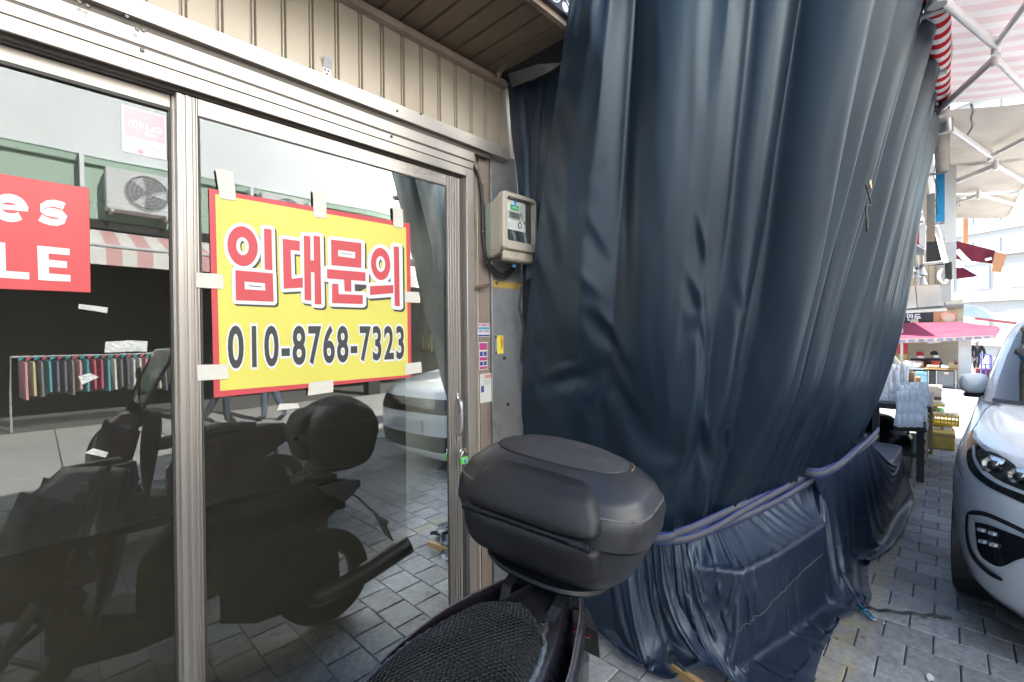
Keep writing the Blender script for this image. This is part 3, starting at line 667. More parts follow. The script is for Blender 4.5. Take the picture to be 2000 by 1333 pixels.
box('green_badge', 'metergreen', wx0 + ww * .22, wx0 + ww * .52, -.1445, -.143, wz0 + wh * .74, wz0 + wh * .87, MT)
add_text(MB(), 'KEPCO', lambda a, b: (a, -.1448, b), (wx0 + ww * .27, wx0 + ww * .47, wz0 + wh * .79, wz0 + wh * .82), offset=.02).build('badge_print', 'meterwhite', MT, fix=False)
box('blue_tab', 'meterblue', wx0 + ww * .34, wx0 + ww * .43, -.1455, -.1447, wz0 + wh * .84, wz1 - wh * .02, MT)
box('display_frame', 'meterbeige', wx0 + ww * .12, wx0 + ww * .66, -.1448, -.143, wz0 + wh * .52, wz0 + wh * .72, MT, .001)
box('display', 'lcd', wx0 + ww * .16, wx0 + ww * .58, -.1455, -.145, wz0 + wh * .56, wz0 + wh * .69, MT)
MB().tube([(wx0 + ww * .56 + .0125 * math.cos(a), -.144, wz0 + wh * .42 + .0145 * math.sin(a)) for a in np.linspace(0, 2 * math.pi, 25)], .003, 6).build('optical_ring', 'darkgrey', MT)
mb = MB()
for k in range(4): mb.box(wx0 + ww * .12, wx0 + ww * (.30 + .03 * (k % 2)), -.1432, -.1428, wz0 + wh * (.34 + .035 * k), wz0 + wh * (.345 + .035 * k))
mb.build('fine_print', 'darkgrey', MT)['kind'] = 'stuff'
box('seal', 'brass', wx0 + ww * .01, wx0 + ww * .09, -.1475, -.143, wz0 + wh * .53, wz0 + wh * .6, MT, .002)
box('seal', 'brass', wx0 + ww * .70, wx0 + ww * .78, -.1475, -.143, wz0 + wh * .47, wz0 + wh * .54, MT, .002)
box('terminal_block', 'black', wx0, wx0 + ww * .76, -.1435, -.14, wz0, wz0 + wh * .27, MT, .001)
MB().add([(wx0, -.1635, wz0), (wx1, -.1635, wz0), (wx1, -.1635, wz1), (wx0, -.1635, wz1)], [(0, 1, 2, 3)]).build('window_pane', 'clearglass', MT)
lz0 = onY(1010, 513, -.13).z
rg = []
for i, x in enumerate(np.linspace(fx0 + .002, fx1 - .014, 41)):
    d = .0022 if i % 2 else 0
    rg.append([(x, -.06, fz0 + .012), (x, -.152 + d, fz0 - .003), (x, -.146 + d, lz0 + .012), (x, -.135 + d, lz0 + .002), (x, -.06, lz0 + .004)])
MB().grid(rg).build('terminal_cover', 'meterbeige', MT, smooth=30)
box('blue_seal', 'meterblue', 1.722, 1.744, -.1, -.085, lz0 - .02, lz0 - .004, MT, .003)
# cables
CB = thing('service_cable', 'black service cable clipped down the pier into the meter', 'cable', (1.6, -.02, 1.7))
def pp(l, y=-.02): return [tuple(onY(a, b, y)) for a, b in l]
c1 = crom(pp([(905, 310), (918, 320), (930, 335), (938, 360), (942, 400), (943, 440), (945, 480), (951, 508), (964, 526), (980, 536), (990, 532)]), np.linspace(0, 1, 50))
c1[-1][1] -= .03
MB().tube(list(c1), .0085, 8).build('cable', 'black', CB, smooth=60)
for k, off in enumerate((0, .012)):
    cc = crom(pp([(946, 500), (953, 518), (965 + 4 * k, 533 + 3 * k), (982 + 6 * k, 540 + 4 * k), (996 + 5 * k, 530), (1002 + 4 * k, 512)], -.03 - off), np.linspace(0, 1, 30))
    MB().tube(list(cc), .0075, 8).build('cable', 'black', CB, smooth=60)
MB().tube(list(crom(pp([(903, 298), (912, 300), (919, 318), (910, 322), (905, 312)], -.02), np.linspace(0, 1, 24))), .008, 7).build('cable', 'black', CB, smooth=60)
for px, py in ((945, 360), (943, 453), (966, 535), (930, 322)):
    q = onY(px, py, -.02); n = 14
    MB().tube([(q.x + .012 * math.cos(a), -.02 + .011 * math.sin(a), q.z + .003 * math.cos(a)) for a in np.linspace(0, 2 * math.pi, n)], .0022, 5).build('cable_tie', 'brass', CB, smooth=60)
q0, q1 = onY(924, 330, -.004), onY(925, 840, -.004)
tag(MB().box(q0.x - .0, q0.x + .019, -.006, .006, .2, 2.42).build('conduit_strip', mat('pvcgrey', (.5, .51, .53), .5, grime=.4)), 'narrow grey plastic conduit strip beside the door jamb', 'conduit')
# stickers on the pier
mat('stk_mag', (.45, .05, .2), .5, var=.1); mat('stk_navy', (.03, .05, .25), .5); mat('stk_yel', (.8, .68, .06), .5); mat('stk_paper', (.62, .6, .56), .7, var=.12); mat('stk_teal', (.05, .3, .4), .5); mat('stk_red', (.55, .06, .06), .5)
def pier_sticker(nm, label, x0, y0, x1, y1, Y, base, rows):
    a, b = onY(x0, y0, Y), onY(x1, y1, Y); t = thing(nm, label, 'sticker', (a.x, Y, b.z), 'stickers on the pier beside the door')
    box('backing', base, a.x, b.x, Y - .0012, Y - .0002, b.z, a.z, t); w, h = b.x - a.x, a.z - b.z
    for k, (m, c0, c1, r0, r1, s) in enumerate(rows):
        if s is None: box('print_block', m, a.x + w * c0, a.x + w * c1, Y - .0022, Y - .0014, b.z + h * r0, b.z + h * r1, t)
        else: add_text(MB(), s, lambda u, v: (u, Y - .0027, v), (a.x + w * c0, a.x + w * c1, b.z + h * r0, b.z + h * r1), offset=.02).build('print', m, t, fix=False)
pier_sticker('ad_sticker', 'small blue and magenta locksmith advert sticker, topmost on the brown post', 932, 632, 957, 658, -.001, 'stk_paper',
  [('stk_mag', .05, .95, .78, .95, None), ('stk_teal', .05, .95, .55, .72, None), ('stk_navy', .05, .95, .04, .16, None), ('stk_navy', .1, .9, .32, .5, '열쇠 설치'), ('stk_paper', .1, .9, .8, .93, '출장 전문')])
pier_sticker('ad_sticker', 'magenta and white advert sticker with pictures on the brown post', 935, 669, 952, 722, -.001, 'stk_paper',
  [('stk_mag', .06, .94, .72, .97, None), ('stk_navy', .1, .45, .5, .66, None), ('stk_navy', .55, .9, .5, .66, None), ('stk_mag', .06, .94, .34, .46, None), ('stk_navy', .1, .45, .16, .3, None), ('stk_navy', .55, .9, .16, .3, None), ('stk_mag', .06, .94, .03, .12, None)])
pier_sticker('ad_sticker', 'yellow and blue advert sticker on the grey steel sheet', 966, 656, 983, 691, -.0125, 'stk_yel',
  [('stk_navy', .0, .25, .0, 1, None), ('stk_red', .65, .9, .25, .95, '열쇠'), ('stk_paper', .05, .2, .1, .9, '설치')])
pier_sticker('ad_sticker', 'torn white advert sticker, lowest on the brown post', 937, 731, 962, 784, -.001, 'stk_paper',
  [('stk_red', .35, .9, .82, .96, '대화'), ('stk_ink', .2, .8, .70, .79, '770-8'), ('stk_ink', .2, .8, .6, .68, '770-9'), ('stk_navy', .08, .3, .36, .58, None)])
# hook on the siding
q = onY(638, 132, -.001)
HK = thing('wall_hook', 'small galvanised bracket screwed to the siding above the door', 'bracket', (q.x, 0, q.z))
mat('galv', (.42, .43, .44), .35, metal=.7, grime=.3)
MB().grid([[(q.x + s * .016, y, z) for y, z in ((-.0015, q.z - .037), (-.0015, q.z - .005), (-.008, q.z + .01), (-.018, q.z + .03), (-.02, q.z + .036))] for s in (-1, 1)]).build('plate', 'galv', HK, solid=.002)
for dx, dz in ((-.007, -.012), (.007, -.012), (0, -.025)): MB().lathe([(0, -.005), (.0035, -.005), (.0048, -.0025)], (q.x + dx, 0, q.z + dz), (0, 1, 0), 8).build('screw', 'screw', HK)
# taped pipe stub under the soffit
C = crom([tuple(onY(972, 160, -.02)), tuple(onY(976, 140, -.05)), tuple(onY(990, 122, -.11)), tuple(onY(1010, 105, -.17)), tuple(onY(1030, 92, -.23))], np.linspace(0, 1, 40))
PS = MB().tube(list(C), [.014 + .0018 * math.sin(i * 1.1) for i in range(40)], 10).build('pipe_stub', mat('tapewrap', (.17, .145, .11), .35, metal=.3, var=.4, vscale=40, bump=.5, bscale=50), None, smooth=60)
tag(PS, 'brown tape wrapped pipe stub bending out under the soffit', 'pipe')
# short rusty rod and peeled paper on the post
q = onY(930, 562, -.01)
tag(MB().tube([(q.x - .02, -.012, q.z - .005), (q.x + .02, -.03, q.z + .004), (q.x + .055, -.05, q.z + .014)], .009, 8).build('rusty_stub', mat('rust', (.12, .08, .055), .8, var=.4, vscale=30, bump=.4)), 'rusty metal stub sticking out of the brown post', 'stub')
# ================================================================ navy covers over the closed stall
def cloth_mat(name, col, rough, sheen=.0):
    m = mat(name, col, rough, var=.32, vscale=1.6, spec=.75, sheen=sheen, rvar=.05, grime=0)
    nt = m.node_tree; N = nt.nodes; L = nt.links; b = N['Principled BSDF']
    b.inputs['Specular Tint'].default_value = (.74, .88, 1.0, 1)  # blue of the reflected sky put into the cloth's highlight colour
    tc = N.new('ShaderNodeTexCoord')
    n1 = N.new('ShaderNodeTexNoise'); n1.inputs['Scale'].default_value = 5; n1.inputs['Detail'].default_value = 6; n1.inputs['Roughness'].default_value = .55; n1.inputs['Distortion'].default_value = .6
    L.new(tc.outputs['Object'], n1.inputs['Vector'])
    b1 = N.new('ShaderNodeBump'); b1.inputs['Strength'].default_value = .06; b1.inputs['Distance'].default_value = .02; L.new(n1.outputs['Fac'], b1.inputs['Height'])
    n2 = N.new('ShaderNodeTexNoise'); n2.inputs['Scale'].default_value = 450; n2.inputs['Detail'].default_value = 2; L.new(tc.outputs['Object'], n2.inputs['Vector'])
    b2 = N.new('ShaderNodeBump'); b2.inputs['Strength'].default_value = .12; b2.inputs['Distance'].default_value = .001; L.new(n2.outputs['Fac'], b2.inputs['Height']); L.new(b1.outputs[0], b2.inputs['Normal'])
    L.new(b2.outputs[0], b.inputs['Normal'])
    return m
cloth_mat('navy', (.0045, .0125, .0245), .40); cloth_mat('navy2', (.008, .0150, .034), .44)
mat('lining', (.09, .095, .10), .6, var=.15)
def surf_normals(P):
    du = np.gradient(P, axis=1); dv = np.gradient(P, axis=0); n = np.cross(du, dv); return n / (np.linalg.norm(n, axis=2, keepdims=True) + 1e-9)
def ctrl_surface(cols, nu, nv):
    """cols: list of control columns (each list of 3-D rows, same count) -> dense (nv,nu,3)"""
    cols = np.asarray(cols, float)                       # (c, r, 3)
    vs = np.linspace(0, 1, nv); us = np.linspace(0, 1, nu)
    fine = np.stack([crom(c, vs) for c in cols])          # (c, nv, 3)
    return np.stack([crom(fine[:, j], us) for j in range(nv)])
X3 = lambda p: [p[0], p[1], p[2]]
def drape(P, pins, frames, colliders=(), slack=0.0, bend=.4, stiff=12, mass=.25, quality=5, gravity=1.0, dist=.012):
    """let the sheet P (nv,nu,3) settle under gravity; pins (nv,nu) weights"""
    nv, nu = P.shape[:2]; me = bpy.data.meshes.new('sheet'); fs = [(i * nu + j, i * nu + j + 1, (i + 1) * nu + j + 1, (i + 1) * nu + j) for i in range(nv - 1) for j in range(nu - 1)]
    me.from_pydata([tuple(p) for p in P.reshape(-1, 3)], [], fs); o = bpy.data.objects.new('sheet', me); COL.objects.link(o)
    g = o.vertex_groups.new(name='pin'); pw = pins.reshape(-1)
    for w in sorted(set(np.round(pw, 2).tolist())):
        if w > 0: g.add([int(i) for i in np.where(np.round(pw, 2) == w)[0]], w, 'REPLACE')
    m = o.modifiers.new('cloth', 'CLOTH'); c = m.settings; c.quality = quality; c.mass = mass; c.vertex_group_mass = 'pin'
    c.tension_stiffness = stiff; c.compression_stiffness = stiff; c.shear_stiffness = stiff * .4; c.bending_stiffness = bend; c.air_damping = 2.0
    c.shrink_min = -slack; c.effector_weights.gravity = gravity
    m.collision_settings.use_collision = bool(colliders); m.collision_settings.distance_min = dist; m.collision_settings.use_self_collision = False
    tmp = []
    for mb in colliders:
        k = mb.build('collider', None); k.modifiers.new('c', 'COLLISION'); k.collision.thickness_outer = dist; k.collision.cloth_friction = 12; tmp.append(k)
    S.frame_start = 1; S.frame_end = frames + 1; m.point_cache.frame_start = 1; m.point_cache.frame_end = frames + 1
    for f in range(1, frames + 1): S.frame_set(f)
    dg = bpy.context.evaluated_depsgraph_get(); ev = o.evaluated_get(dg).to_mesh(); co = np.empty(nv * nu * 3, np.float32); ev.vertices.foreach_get('co', co)
    for k in tmp + [o]: bpy.data.objects.remove(k)
    S.frame_set(1)
    return co.reshape(nv, nu, 3).astype(float)
# ---- upper curtain: columns run from the top bar down to the lashing rope
edgeL = [onX(*q, X) for q, X in zip([(1113, 0), (1092, 150), (1060, 375), (1036, 560), (1022, 700), (1019, 840), (1022, 960)], np.linspace(1.57, 1.95, 7))]
edgeR = [onX(*q, 4.2) for q in [(1830, 240), (1806, 370), (1788, 480), (1768, 590), (1748, 690), (1722, 775), (1690, 845)]]
def rows7(top, bot, bulge=0.0, bd=(-.6, -.8)):
    r = []
    for k in range(7):
        t = k / 6; p = np.array(top) * (1 - t) + np.array(bot) * t; s = math.sin(math.pi * min(1, t * 1.05)) * bulge
        r.append([p[0] + bd[0] * s, p[1] + bd[1] * s, p[2]])
    return r
cols = [[X3(p) for p in edgeL],
        rows7((1.625, -.80, 3.10), (2.02, -.36, .58), .02),
        rows7((1.69, -1.03, 3.12), (2.12, -.66, .58), .03),
        rows7((1.79, -1.24, 3.12), (2.30, -.80, .60), .03),
        rows7((2.02, -1.42, 3.10), (2.52, -.87, .62), .02),
        rows7((2.42, -1.53, 3.07), (2.80, -.93, .64), .0),
        rows7((2.84, -1.58, 3.04), (3.10, -1.05, .69), .0),
        rows7((3.28, -1.615, 3.02), (3.42, -1.17, .745), .0),
        rows7((3.74, -1.65, 2.995), (3.82, -1.25, .80), .0),
        [X3(p) for p in edgeR]]
NU, NV = 860, 180
P = ctrl_surface(cols, NU, NV); Nn = surf_normals(P)
if Nn[NV // 2, NU // 2, 1] > 0: Nn = -Nn
uu = np.linspace(0, 1, NU)[None, :].repeat(NV, 0); vv = np.linspace(0, 1, NV)[:, None].repeat(NU, 1)
def fold(c0, c1, w, a0, a1, sharp=1.5, wob=0.0, seed=0, v0=0., v1=1., soft=.15):
    c = c0 + (c1 - c0) * vv + wob * noise1(seed)(vv * 3 + seed)
    d = np.abs(uu - c) / w; fade = np.clip((vv - v0) / soft, 0, 1) * np.clip((v1 - vv) / soft, 0, 1) if (v0 > 0 or v1 < 1) else 1
    return np.exp(-d ** sharp) * (a0 + (a1 - a0) * vv) * fade
D = np.zeros_like(uu)
# broad quiet folds of the side that faces the camera
for f in [(.055, .05, .022, .035, .015, 1.7, .006, 1), (.095, .075, .016, .035, .02, 1.5, .006, 2), (.135, .12, .018, -.05, -.035, 1.6, .004, 3), (.205, .20, .045, .03, .012, 2, .01, 4),
          (.255, .245, .016, .018, .004, 1.6, .01, 5), (.30, .27, .02, .035, .025, 1.6, .006, 6), (.345, .315, .018, -.035, -.02, 1.6, .006, 7), (.385, .345, .03, .04, .03, 1.7, .008, 8), (.43, .39, .014, -.03, -.025, 1.5, .004, 9)]:
    D += fold(*f)
# pleats of the street side: round bulges with deep narrow valleys, irregular widths
pr = np.random.default_rng(4); c = .425; edges = [c]
while c < 1.03:
    c += pr.uniform(.034, .066) * (1 if c < .75 else .75); edges.append(c)
for i, (e0, e1) in enumerate(zip(edges, edges[1:])):
    lean = -.022 * (1 - e0); wob = .004 * noise1(40 + i)(vv * 3.5 + i) * np.sin(np.pi * np.clip(vv, 0, 1))
    c0 = e0 + lean * vv + wob; c1 = e1 + (-.022 * (1 - e1)) * vv + .004 * noise1(41 + i)(vv * 3.5 + i + 1) * np.sin(np.pi * np.clip(vv, 0, 1))
    x = (uu - (c0 + c1) / 2) / ((c1 - c0) / 2 + 1e-6); a = pr.uniform(.07, .12) * (e1 - e0) / .05
    skew = np.clip(x, -1, 1); prof = np.clip(1 - np.abs(skew) ** 2.2, 0, 1) ** .7 * (1 + .42 * skew)
    D += np.where(np.abs(x) < 1, prof, 0) * a * 1.15 * (1 - .2 * vv) * (1 - .85 * np.clip((vv - .72) / .27, 0, 1) ** 1.3) * np.clip((1.02 - uu) / .42, .28, 1)
    # small tucks running down some folds
    if i % 2 == 0: D += .012 * np.exp(-(np.abs(x - .35 - .2 * vv) / .10) ** 1.5) * np.clip((vv - .2) * 3, 0, 1)
D += .004 * noise2(21)(uu * 120, vv * 6) * np.clip((uu - .4) * 6, 0, 1) + .010 * noise2(22)(uu * 18, vv * 4)
# gathers just above the rope, buckles lower left
gw = np.clip((vv - .72) / .28, 0, 1) ** 1.6
D += gw * .012 * (np.abs(np.sin(uu * 155 + 3 * np.sin(uu * 21))) - .5) * np.clip((uu - .2) * 5, 0, 1)
for (cu, cv, rad, ang, amp) in [(.10, .42, .05, .9, .02), (.09, .50, .05, .7, .02), (.12, .58, .06, .8, .022), (.28, .45, .045, 1.0, .02), (.275, .53, .05, .7, .022), (.30, .6, .04, .9, .018), (.06, .68, .06, -.4, .03), (.17, .72, .05, .6, .02), (.37, .55, .04, .8, .016),
                                (.40, .8, .035, 1.1, .035), (.33, .78, .05, .9, .02)]:
    x = (uu - cu) * 4.2; y = (vv - cv) * 2.4; s = x * math.cos(ang) + y * math.sin(ang); t = -x * math.sin(ang) + y * math.cos(ang)
    amp *= .5; D += amp * np.exp(-(np.abs(t) / .022) ** 1.4 - (s / (rad * 2.4)) ** 2) - amp * .8 * np.exp(-((t - .045) / .035) ** 2 - (s / (rad * 2.4)) ** 2)
D *= np.clip(uu / .02, .0, 1)
Pd = P + Nn * D[..., None]
# scalloped hanging edge at the street end
sc = np.clip((uu - .62) / .1, 0, 1)
Pd[..., 2] -= (1 - vv) ** 8 * sc * (.05 * np.abs(np.sin(uu * 42)))
nu_, nv_ = 340, 92
js = np.linspace(0, NU - 1, nu_).astype(int); iz = np.linspace(0, NV - 1, nv_).astype(int)
P0 = Pd[iz][:, js].copy(); pins = np.zeros((nv_, nu_)); pins[0] = 1; pins[-1] = 1; pins[:, 0] = 1; pins[:, -1] = 1
pins[-6:-1] = np.linspace(.0, .5, 5)[:, None]
Ps = drape(P0, pins, 9, slack=.007, bend=3.0, stiff=60, quality=9, gravity=.5)
wb = np.clip((np.linspace(0, 1, nu_) - .36) / .12, 0, 1)[None, :, None] * .50 + .40
Ps = Ps * (1 - wb) + P0 * wb
mb = MB().grid([[tuple(p) for p in r] for r in Ps])
CU = thing('stall_curtain', 'tall dark navy curtain hanging in folds over the closed stall', 'curtain', (2.5, -1, .6))
mb.build('cloth', 'navy', CU, smooth=0, fix=False, sub=1)
Nps = surf_normals(Ps); Nps = np.where(Nps[..., 1:2] > 0, -Nps, Nps)
def cseam(v, u0, u1):
    pts = []
    for a_ in np.linspace(u0, u1, 120): i = int(a_ * (nu_ - 1)); j = int(v * (nv_ - 1)); pts.append(tuple(Ps[j, i] + Nps[j, i] * .0012))
    MB().tube(pts, .0011, 5).build('seam', 'navy2', CU, smooth=60)

for u_ in (.555, .70):
    MB().tube([tuple(Ps[j, int(u_ * (nu_ - 1))] + Nps[j, int(u_ * (nu_ - 1))] * .0012) for j in range(1, nv_ - 2)], .0014, 5).build('seam', 'navy2', CU, smooth=60)
# eyelet with a loop of cord half way down
q = Vector(Pd[int(NV * .33), int(NU * .80)]) + Vector((-.02, -.03, 0)); q = onY(1691, 362, q.y - .01)
MB().tube([(q.x + .012 * math.cos(a), q.y - .012, q.z + .014 * math.sin(a)) for a in np.linspace(0, 2 * math.pi, 17)], .004, 6).build('eyelet', 'brass', CU, smooth=60)
q2 = onY(1683, 432, q.y)
MB().tube(list(crom([tuple(q), (q.x - .0, q.y - .015, q.z - .07), (q2.x + .005, q.y - .012, q2.z + .05), (q2.x - .014, q.y - .014, q2.z), (q2.x, q.y - .014, q2.z - .035), (q2.x + .016, q.y - .014, q2.z), (q2.x + .004, q.y - .012, q2.z + .04)], np.linspace(0, 1, 40))), .0028, 6).build('tie_cord', 'black', CU, smooth=60)
# ---- curtain return beside the pier, with its grey lining turned over
A = [onY(1100, 130, -.42), onY(1075, 250, -.36), onY(1058, 390, -.26), onY(1048, 520, -.18)]
Bp = [onY(990, 165, -.012), onY(1000, 260, -.012), onY(1012, 380, -.014), onY(1022, 560, -.016)]
Pq = ctrl_surface([[X3(p) for p in Bp], [X3((a * .55 + b * .45) + Vector((.03, .03, 0))) for a, b in zip(A, Bp)], [X3(a + Vector((.03, 0, 0))) for a in A]], 60, 50)
u2 = np.linspace(0, 1, 60)[None, :].repeat(50, 0); v2 = np.linspace(0, 1, 50)[:, None].repeat(60, 1)
Nq = surf_normals(Pq); Pq = Pq + Nq * (.018 * np.exp(-((u2 - .25 - .25 * v2) / .07) ** 2) + .012 * np.exp(-((u2 - .62 - .1 * v2) / .05) ** 2) + .008 * noise2(9)(u2 * 7, v2 * 3))[..., None]
SC = thing('side_curtain', 'dark navy cloth return hung between the pier and the soffit', 'curtain', (1.85, -.2, 1.5))
MB().grid([[tuple(p) for p in r] for r in Pq]).build('cloth', 'navy2', SC, smooth=0, fix=False)
fl = [onY(993, 148, -.06), onY(1050, 130, -.3), onY(1098, 127, -.44), onY(1075, 143, -.36), onY(1040, 160, -.24), onY(1000, 175, -.05)]
MB().poly([tuple(p + Vector((-.012, -.012, 0))) for p in fl]).build('lining_flap', 'lining', SC, solid=.004)
LP = [onY(1018, 560, -.03), onY(1014, 600, -.03), onY(1022, 640, -.03), onY(1018, 700, -.03), onY(1019, 712, -.03)]
tag(MB().grid([[tuple(p + Vector((-.008, 0, 0))) for p in LP], [tuple(p + Vector((.008, -.004, 0))) for p in LP]]).build('hanging_strap', 'lining', None, solid=.002), 'grey webbing strap dangling at the curtain edge beside the pier', 'strap')

# ---- lower cover draped over the display benches
# columns: rope, upper, bench edge, lower, hem
def lc(rope, edge, hem, k=.5, sag=.0, j=.5):
    r, e, h = map(np.array, (rope, edge, hem)); m1 = r * (1 - k) + e * k + np.array((0, 0, sag)); m2 = e * (1 - j) + h * j + (np.array((e[0], e[1], 0)) - np.array((h[0], h[1], 0))) * .1
    return [list(r), list(m1), list(e * .72 + m1 * .28), list(e * .80 + m2 * .20), list(m2), list(h)]
def oz(px, py, z): return tuple(onZ(px, py, z))
low = [lc((1.93, -.02, .60), (1.98, -.06, .40), (2.16, -.16, .03)),
       lc((2.00, -.30, .58), (2.00, -.30, .40), (2.03, -.40, .02)),
       lc((2.07, -.54, .58), (2.02, -.56, .40), (1.955, -.66, .015)),
       lc(oz(1278, 1043, .585), oz(1265, 1150, .38), oz(1262, 1308, .02)),
       lc(oz(1300, 1040, .59), oz(1305, 1150, .40), oz(1306, 1322, .02)),
       lc(oz(1322, 1036, .595), oz(1372, 1165, .40), oz(1385, 1300, .12)),
       lc(oz(1348, 1028, .60), oz(1425, 1165, .42), oz(1475, 1365, .05)),
       lc(oz(1380, 1015, .605), oz(1470, 1150, .44), oz(1545, 1390, .0)),
       lc(oz(1412, 1000, .61), oz(1508, 1128, .46), oz(1580, 1362, .0)),
       lc(oz(1452, 982, .62), oz(1540, 1085, .48), oz(1600, 1296, .0), .5, .01),
       lc(oz(1500, 960, .635), oz(1572, 1052, .50), oz(1618, 1256, .0), .5, .012),
       lc(oz(1545, 936, .665), oz(1612, 1022, .515), oz(1640, 1216, .0), .5, .012),
       lc(oz(1580, 917, .695), oz(1646, 1000, .525), oz(1680, 1188, .0), .5, .01),
       lc((3.28, -1.12, .72), (3.42, -1.26, .51), (3.50, -1.37, .0)),
       lc((3.45, -1.18, .75), (3.80, -1.24, .50), (3.86, -1.32, .0), .4),
       lc((3.68, -1.225, .785), (4.20, -1.325, .485), (4.28, -1.40, .0), .5, .02),
       lc((3.95, -1.27, .815), (4.50, -1.385, .47), (4.56, -1.465, .015), .5, .02),
       lc((4.20, -1.295, .83), (5.05, -1.405, .46), (5.08, -1.455, .0), .5, .03),
       lc((4.28, -1.22, .80), (5.70, -1.42, .44), (5.74, -1.45, .0), .5, .04),
       lc((4.32, -1.0, .78), (5.88, -1.25, .43), (5.95, -1.25, .0), .5, .03),
       lc((4.35, -.6, .78), (5.9, -.8, .43), (5.95, -.8, .0), .5, .03)]
NU2, NV2 = 760, 110
Q = ctrl_surface(low, NU2, NV2); Nq = surf_normals(Q)
Nq = np.where((Nq[..., 2:3] + .3 * -Nq[..., 1:2] + .3 * -Nq[..., 0:1]) < 0, -Nq, Nq)
u3 = np.linspace(0, 1, NU2)[None, :].repeat(NV2, 0); v3 = np.linspace(0, 1, NV2)[:, None].repeat(NU2, 1)
D2 = np.zeros_like(u3); pr = np.random.default_rng(8)
# gathers fanning from the rope round the near corner, slack creases elsewhere
def ridge(seed, x, y, p): return (1 - np.abs(noise2(seed)(x, y))) ** p
fan = np.clip(1 - np.abs(u3 - .31) / .20, 0, 1) ** .7
wp = .35 * noise2(70)(u3 * 9, v3 * 2)
D2 += fan * (.030 * ridge(71, u3 * 62 + wp, v3 * .9, 3) + .013 * ridge(72, u3 * 130 + wp * 2, v3 * 1.4 + 5, 2.5)) * np.clip(1.25 - .55 * v3, 0, 1)
D2 += (1 - fan) * (.006 * ridge(73, u3 * 34 + v3 * 2.2 + wp * 3, v3 * 2.2, 5) + .003 * ridge(74, u3 * 60 - v3 * 4 + wp * 3, v3 * 4, 4)) * np.clip(v3 / .1, 0, 1)
D2 += .012 * ridge(75, u3 * 55 + wp * 2, v3 * 1.2 + 3, 3) * np.clip((v3 - .55) * 2.5, 0, 1)
D2 += .010 * ridge(76, u3 * 120, v3 * 2, 2) * np.clip(1 - v3 / .22, 0, 1)
D2 += .010 * noise2(31)(u3 * 20, v3 * 3 + u3 * 6) + .0025 * noise2(32)(u3 * 60 + v3 * 14, v3 * 5) + .0015 * noise2(33)(u3 * 40, v3 * 20) * np.clip((v3 - .3) * 2, 0, 1)
D2 *= np.clip(v3 / .04, 0, 1)
D2 *= np.clip(v3 / .12, .25, 1)
Qd = Q + Nq * D2[..., None]
Qd[..., 2] = np.maximum(Qd[..., 2], .006 + .008 * (noise2(35)(u3 * 60, v3 * 3) + 1))
nu_, nv_ = 330, 62
js = np.linspace(0, NU2 - 1, nu_).astype(int); iz = np.linspace(0, NV2 - 1, nv_).astype(int)
Q0 = Qd[iz][:, js].copy(); pins = np.zeros((nv_, nu_)); pins[:2] = 1; pins[:, 0] = 1; pins[:, -1] = 1
hm = np.linspace(0, 1, nu_); pins[-1, np.abs(hm - .25) < .035] = 1; pins[-1, np.abs(hm - .60) < .012] = 1
pins[-1, np.abs(hm - .15) < .02] = 1
def slab(poly, z): return MB().prism([(x, y, -.02) for x, y in poly], (0, 0, z + .02))
bench = [slab([(2.16, -.25), (2.17, -.78), (2.30, -1.02), (2.6, -1.10), (3.16, -1.20), (3.30, -.25)], .44), slab([(3.84, -.4), (3.84, -1.22), (4.2, -1.305), (4.5, -1.365), (5.05, -1.39), (5.70, -1.40), (5.8, -.4)], .458), MB().box(1.5, 6.5, -2.2, .3, -.3, .004)]
Qs = drape(Q0, pins, 26, bench, slack=.018, bend=.5)
LCV = thing('stall_cover', 'navy tarpaulin lashed over low display benches, spilling onto the paving', 'tarpaulin', (3, -1, 0))
MB().grid([[tuple(p) for p in r] for r in Qs]).build('cloth', 'navy2', LCV, smooth=0, fix=False, sub=1)
# seams sewn along the cloth
Nqs = surf_normals(Qs); Nqs = np.where((Nqs[..., 2:3] + .3 * -Nqs[..., 1:2] + .3 * -Nqs[..., 0:1]) < 0, -Nqs, Nqs)
def seam(v, u0, u1):
    pts = []
    for a in np.linspace(u0, u1, 110):
        i = min(nu_ - 1, int(a * (nu_ - 1))); j = int(v * (nv_ - 1)); pts.append(tuple(Qs[j, i] + Nqs[j, i] * .0016))
    return MB().tube(pts, .0016, 5).build('seam', 'lining', LCV, smooth=60)
seam(.70, .0, .30); seam(.72, .34, .56); seam(.76, .62, .86)
# skirt of cloth lying flat on the paving
sk = [(1630, 1260), (1610, 1330), (1584, 1360), (1640, 1215), (1668, 1190), (1694, 1183), (1704, 1168), (1697, 1140), (1697, 1110), (1704, 1080), (1727, 1060), (1752, 1052)]
hem = [onZ(*q, .008) for q in [(1578, 1370), (1600, 1292), (1612, 1262), (1634, 1222), (1652, 1194), (1690, 1186), (1703, 1166), (1697, 1135), (1697, 1108), (1705, 1080), (1727, 1060), (1752, 1051)]]
H = crom([X3(p) for p in hem], np.linspace(0, 1, 80)); rows = []
for i, t in enumerate((0, .1, .25, .5, .75, 1)):
    rows.append([(p[0] + .0 * t, p[1] + .30 * t, .007 + .012 * abs(math.sin(kx * .9 + i)) * (t > 0) + .03 * t * t + .004 * math.sin(kx * 2.3)) for kx, p in enumerate(H)])
MB().grid(rows).build('skirt', 'navy2', LCV, smooth=0, fix=False)
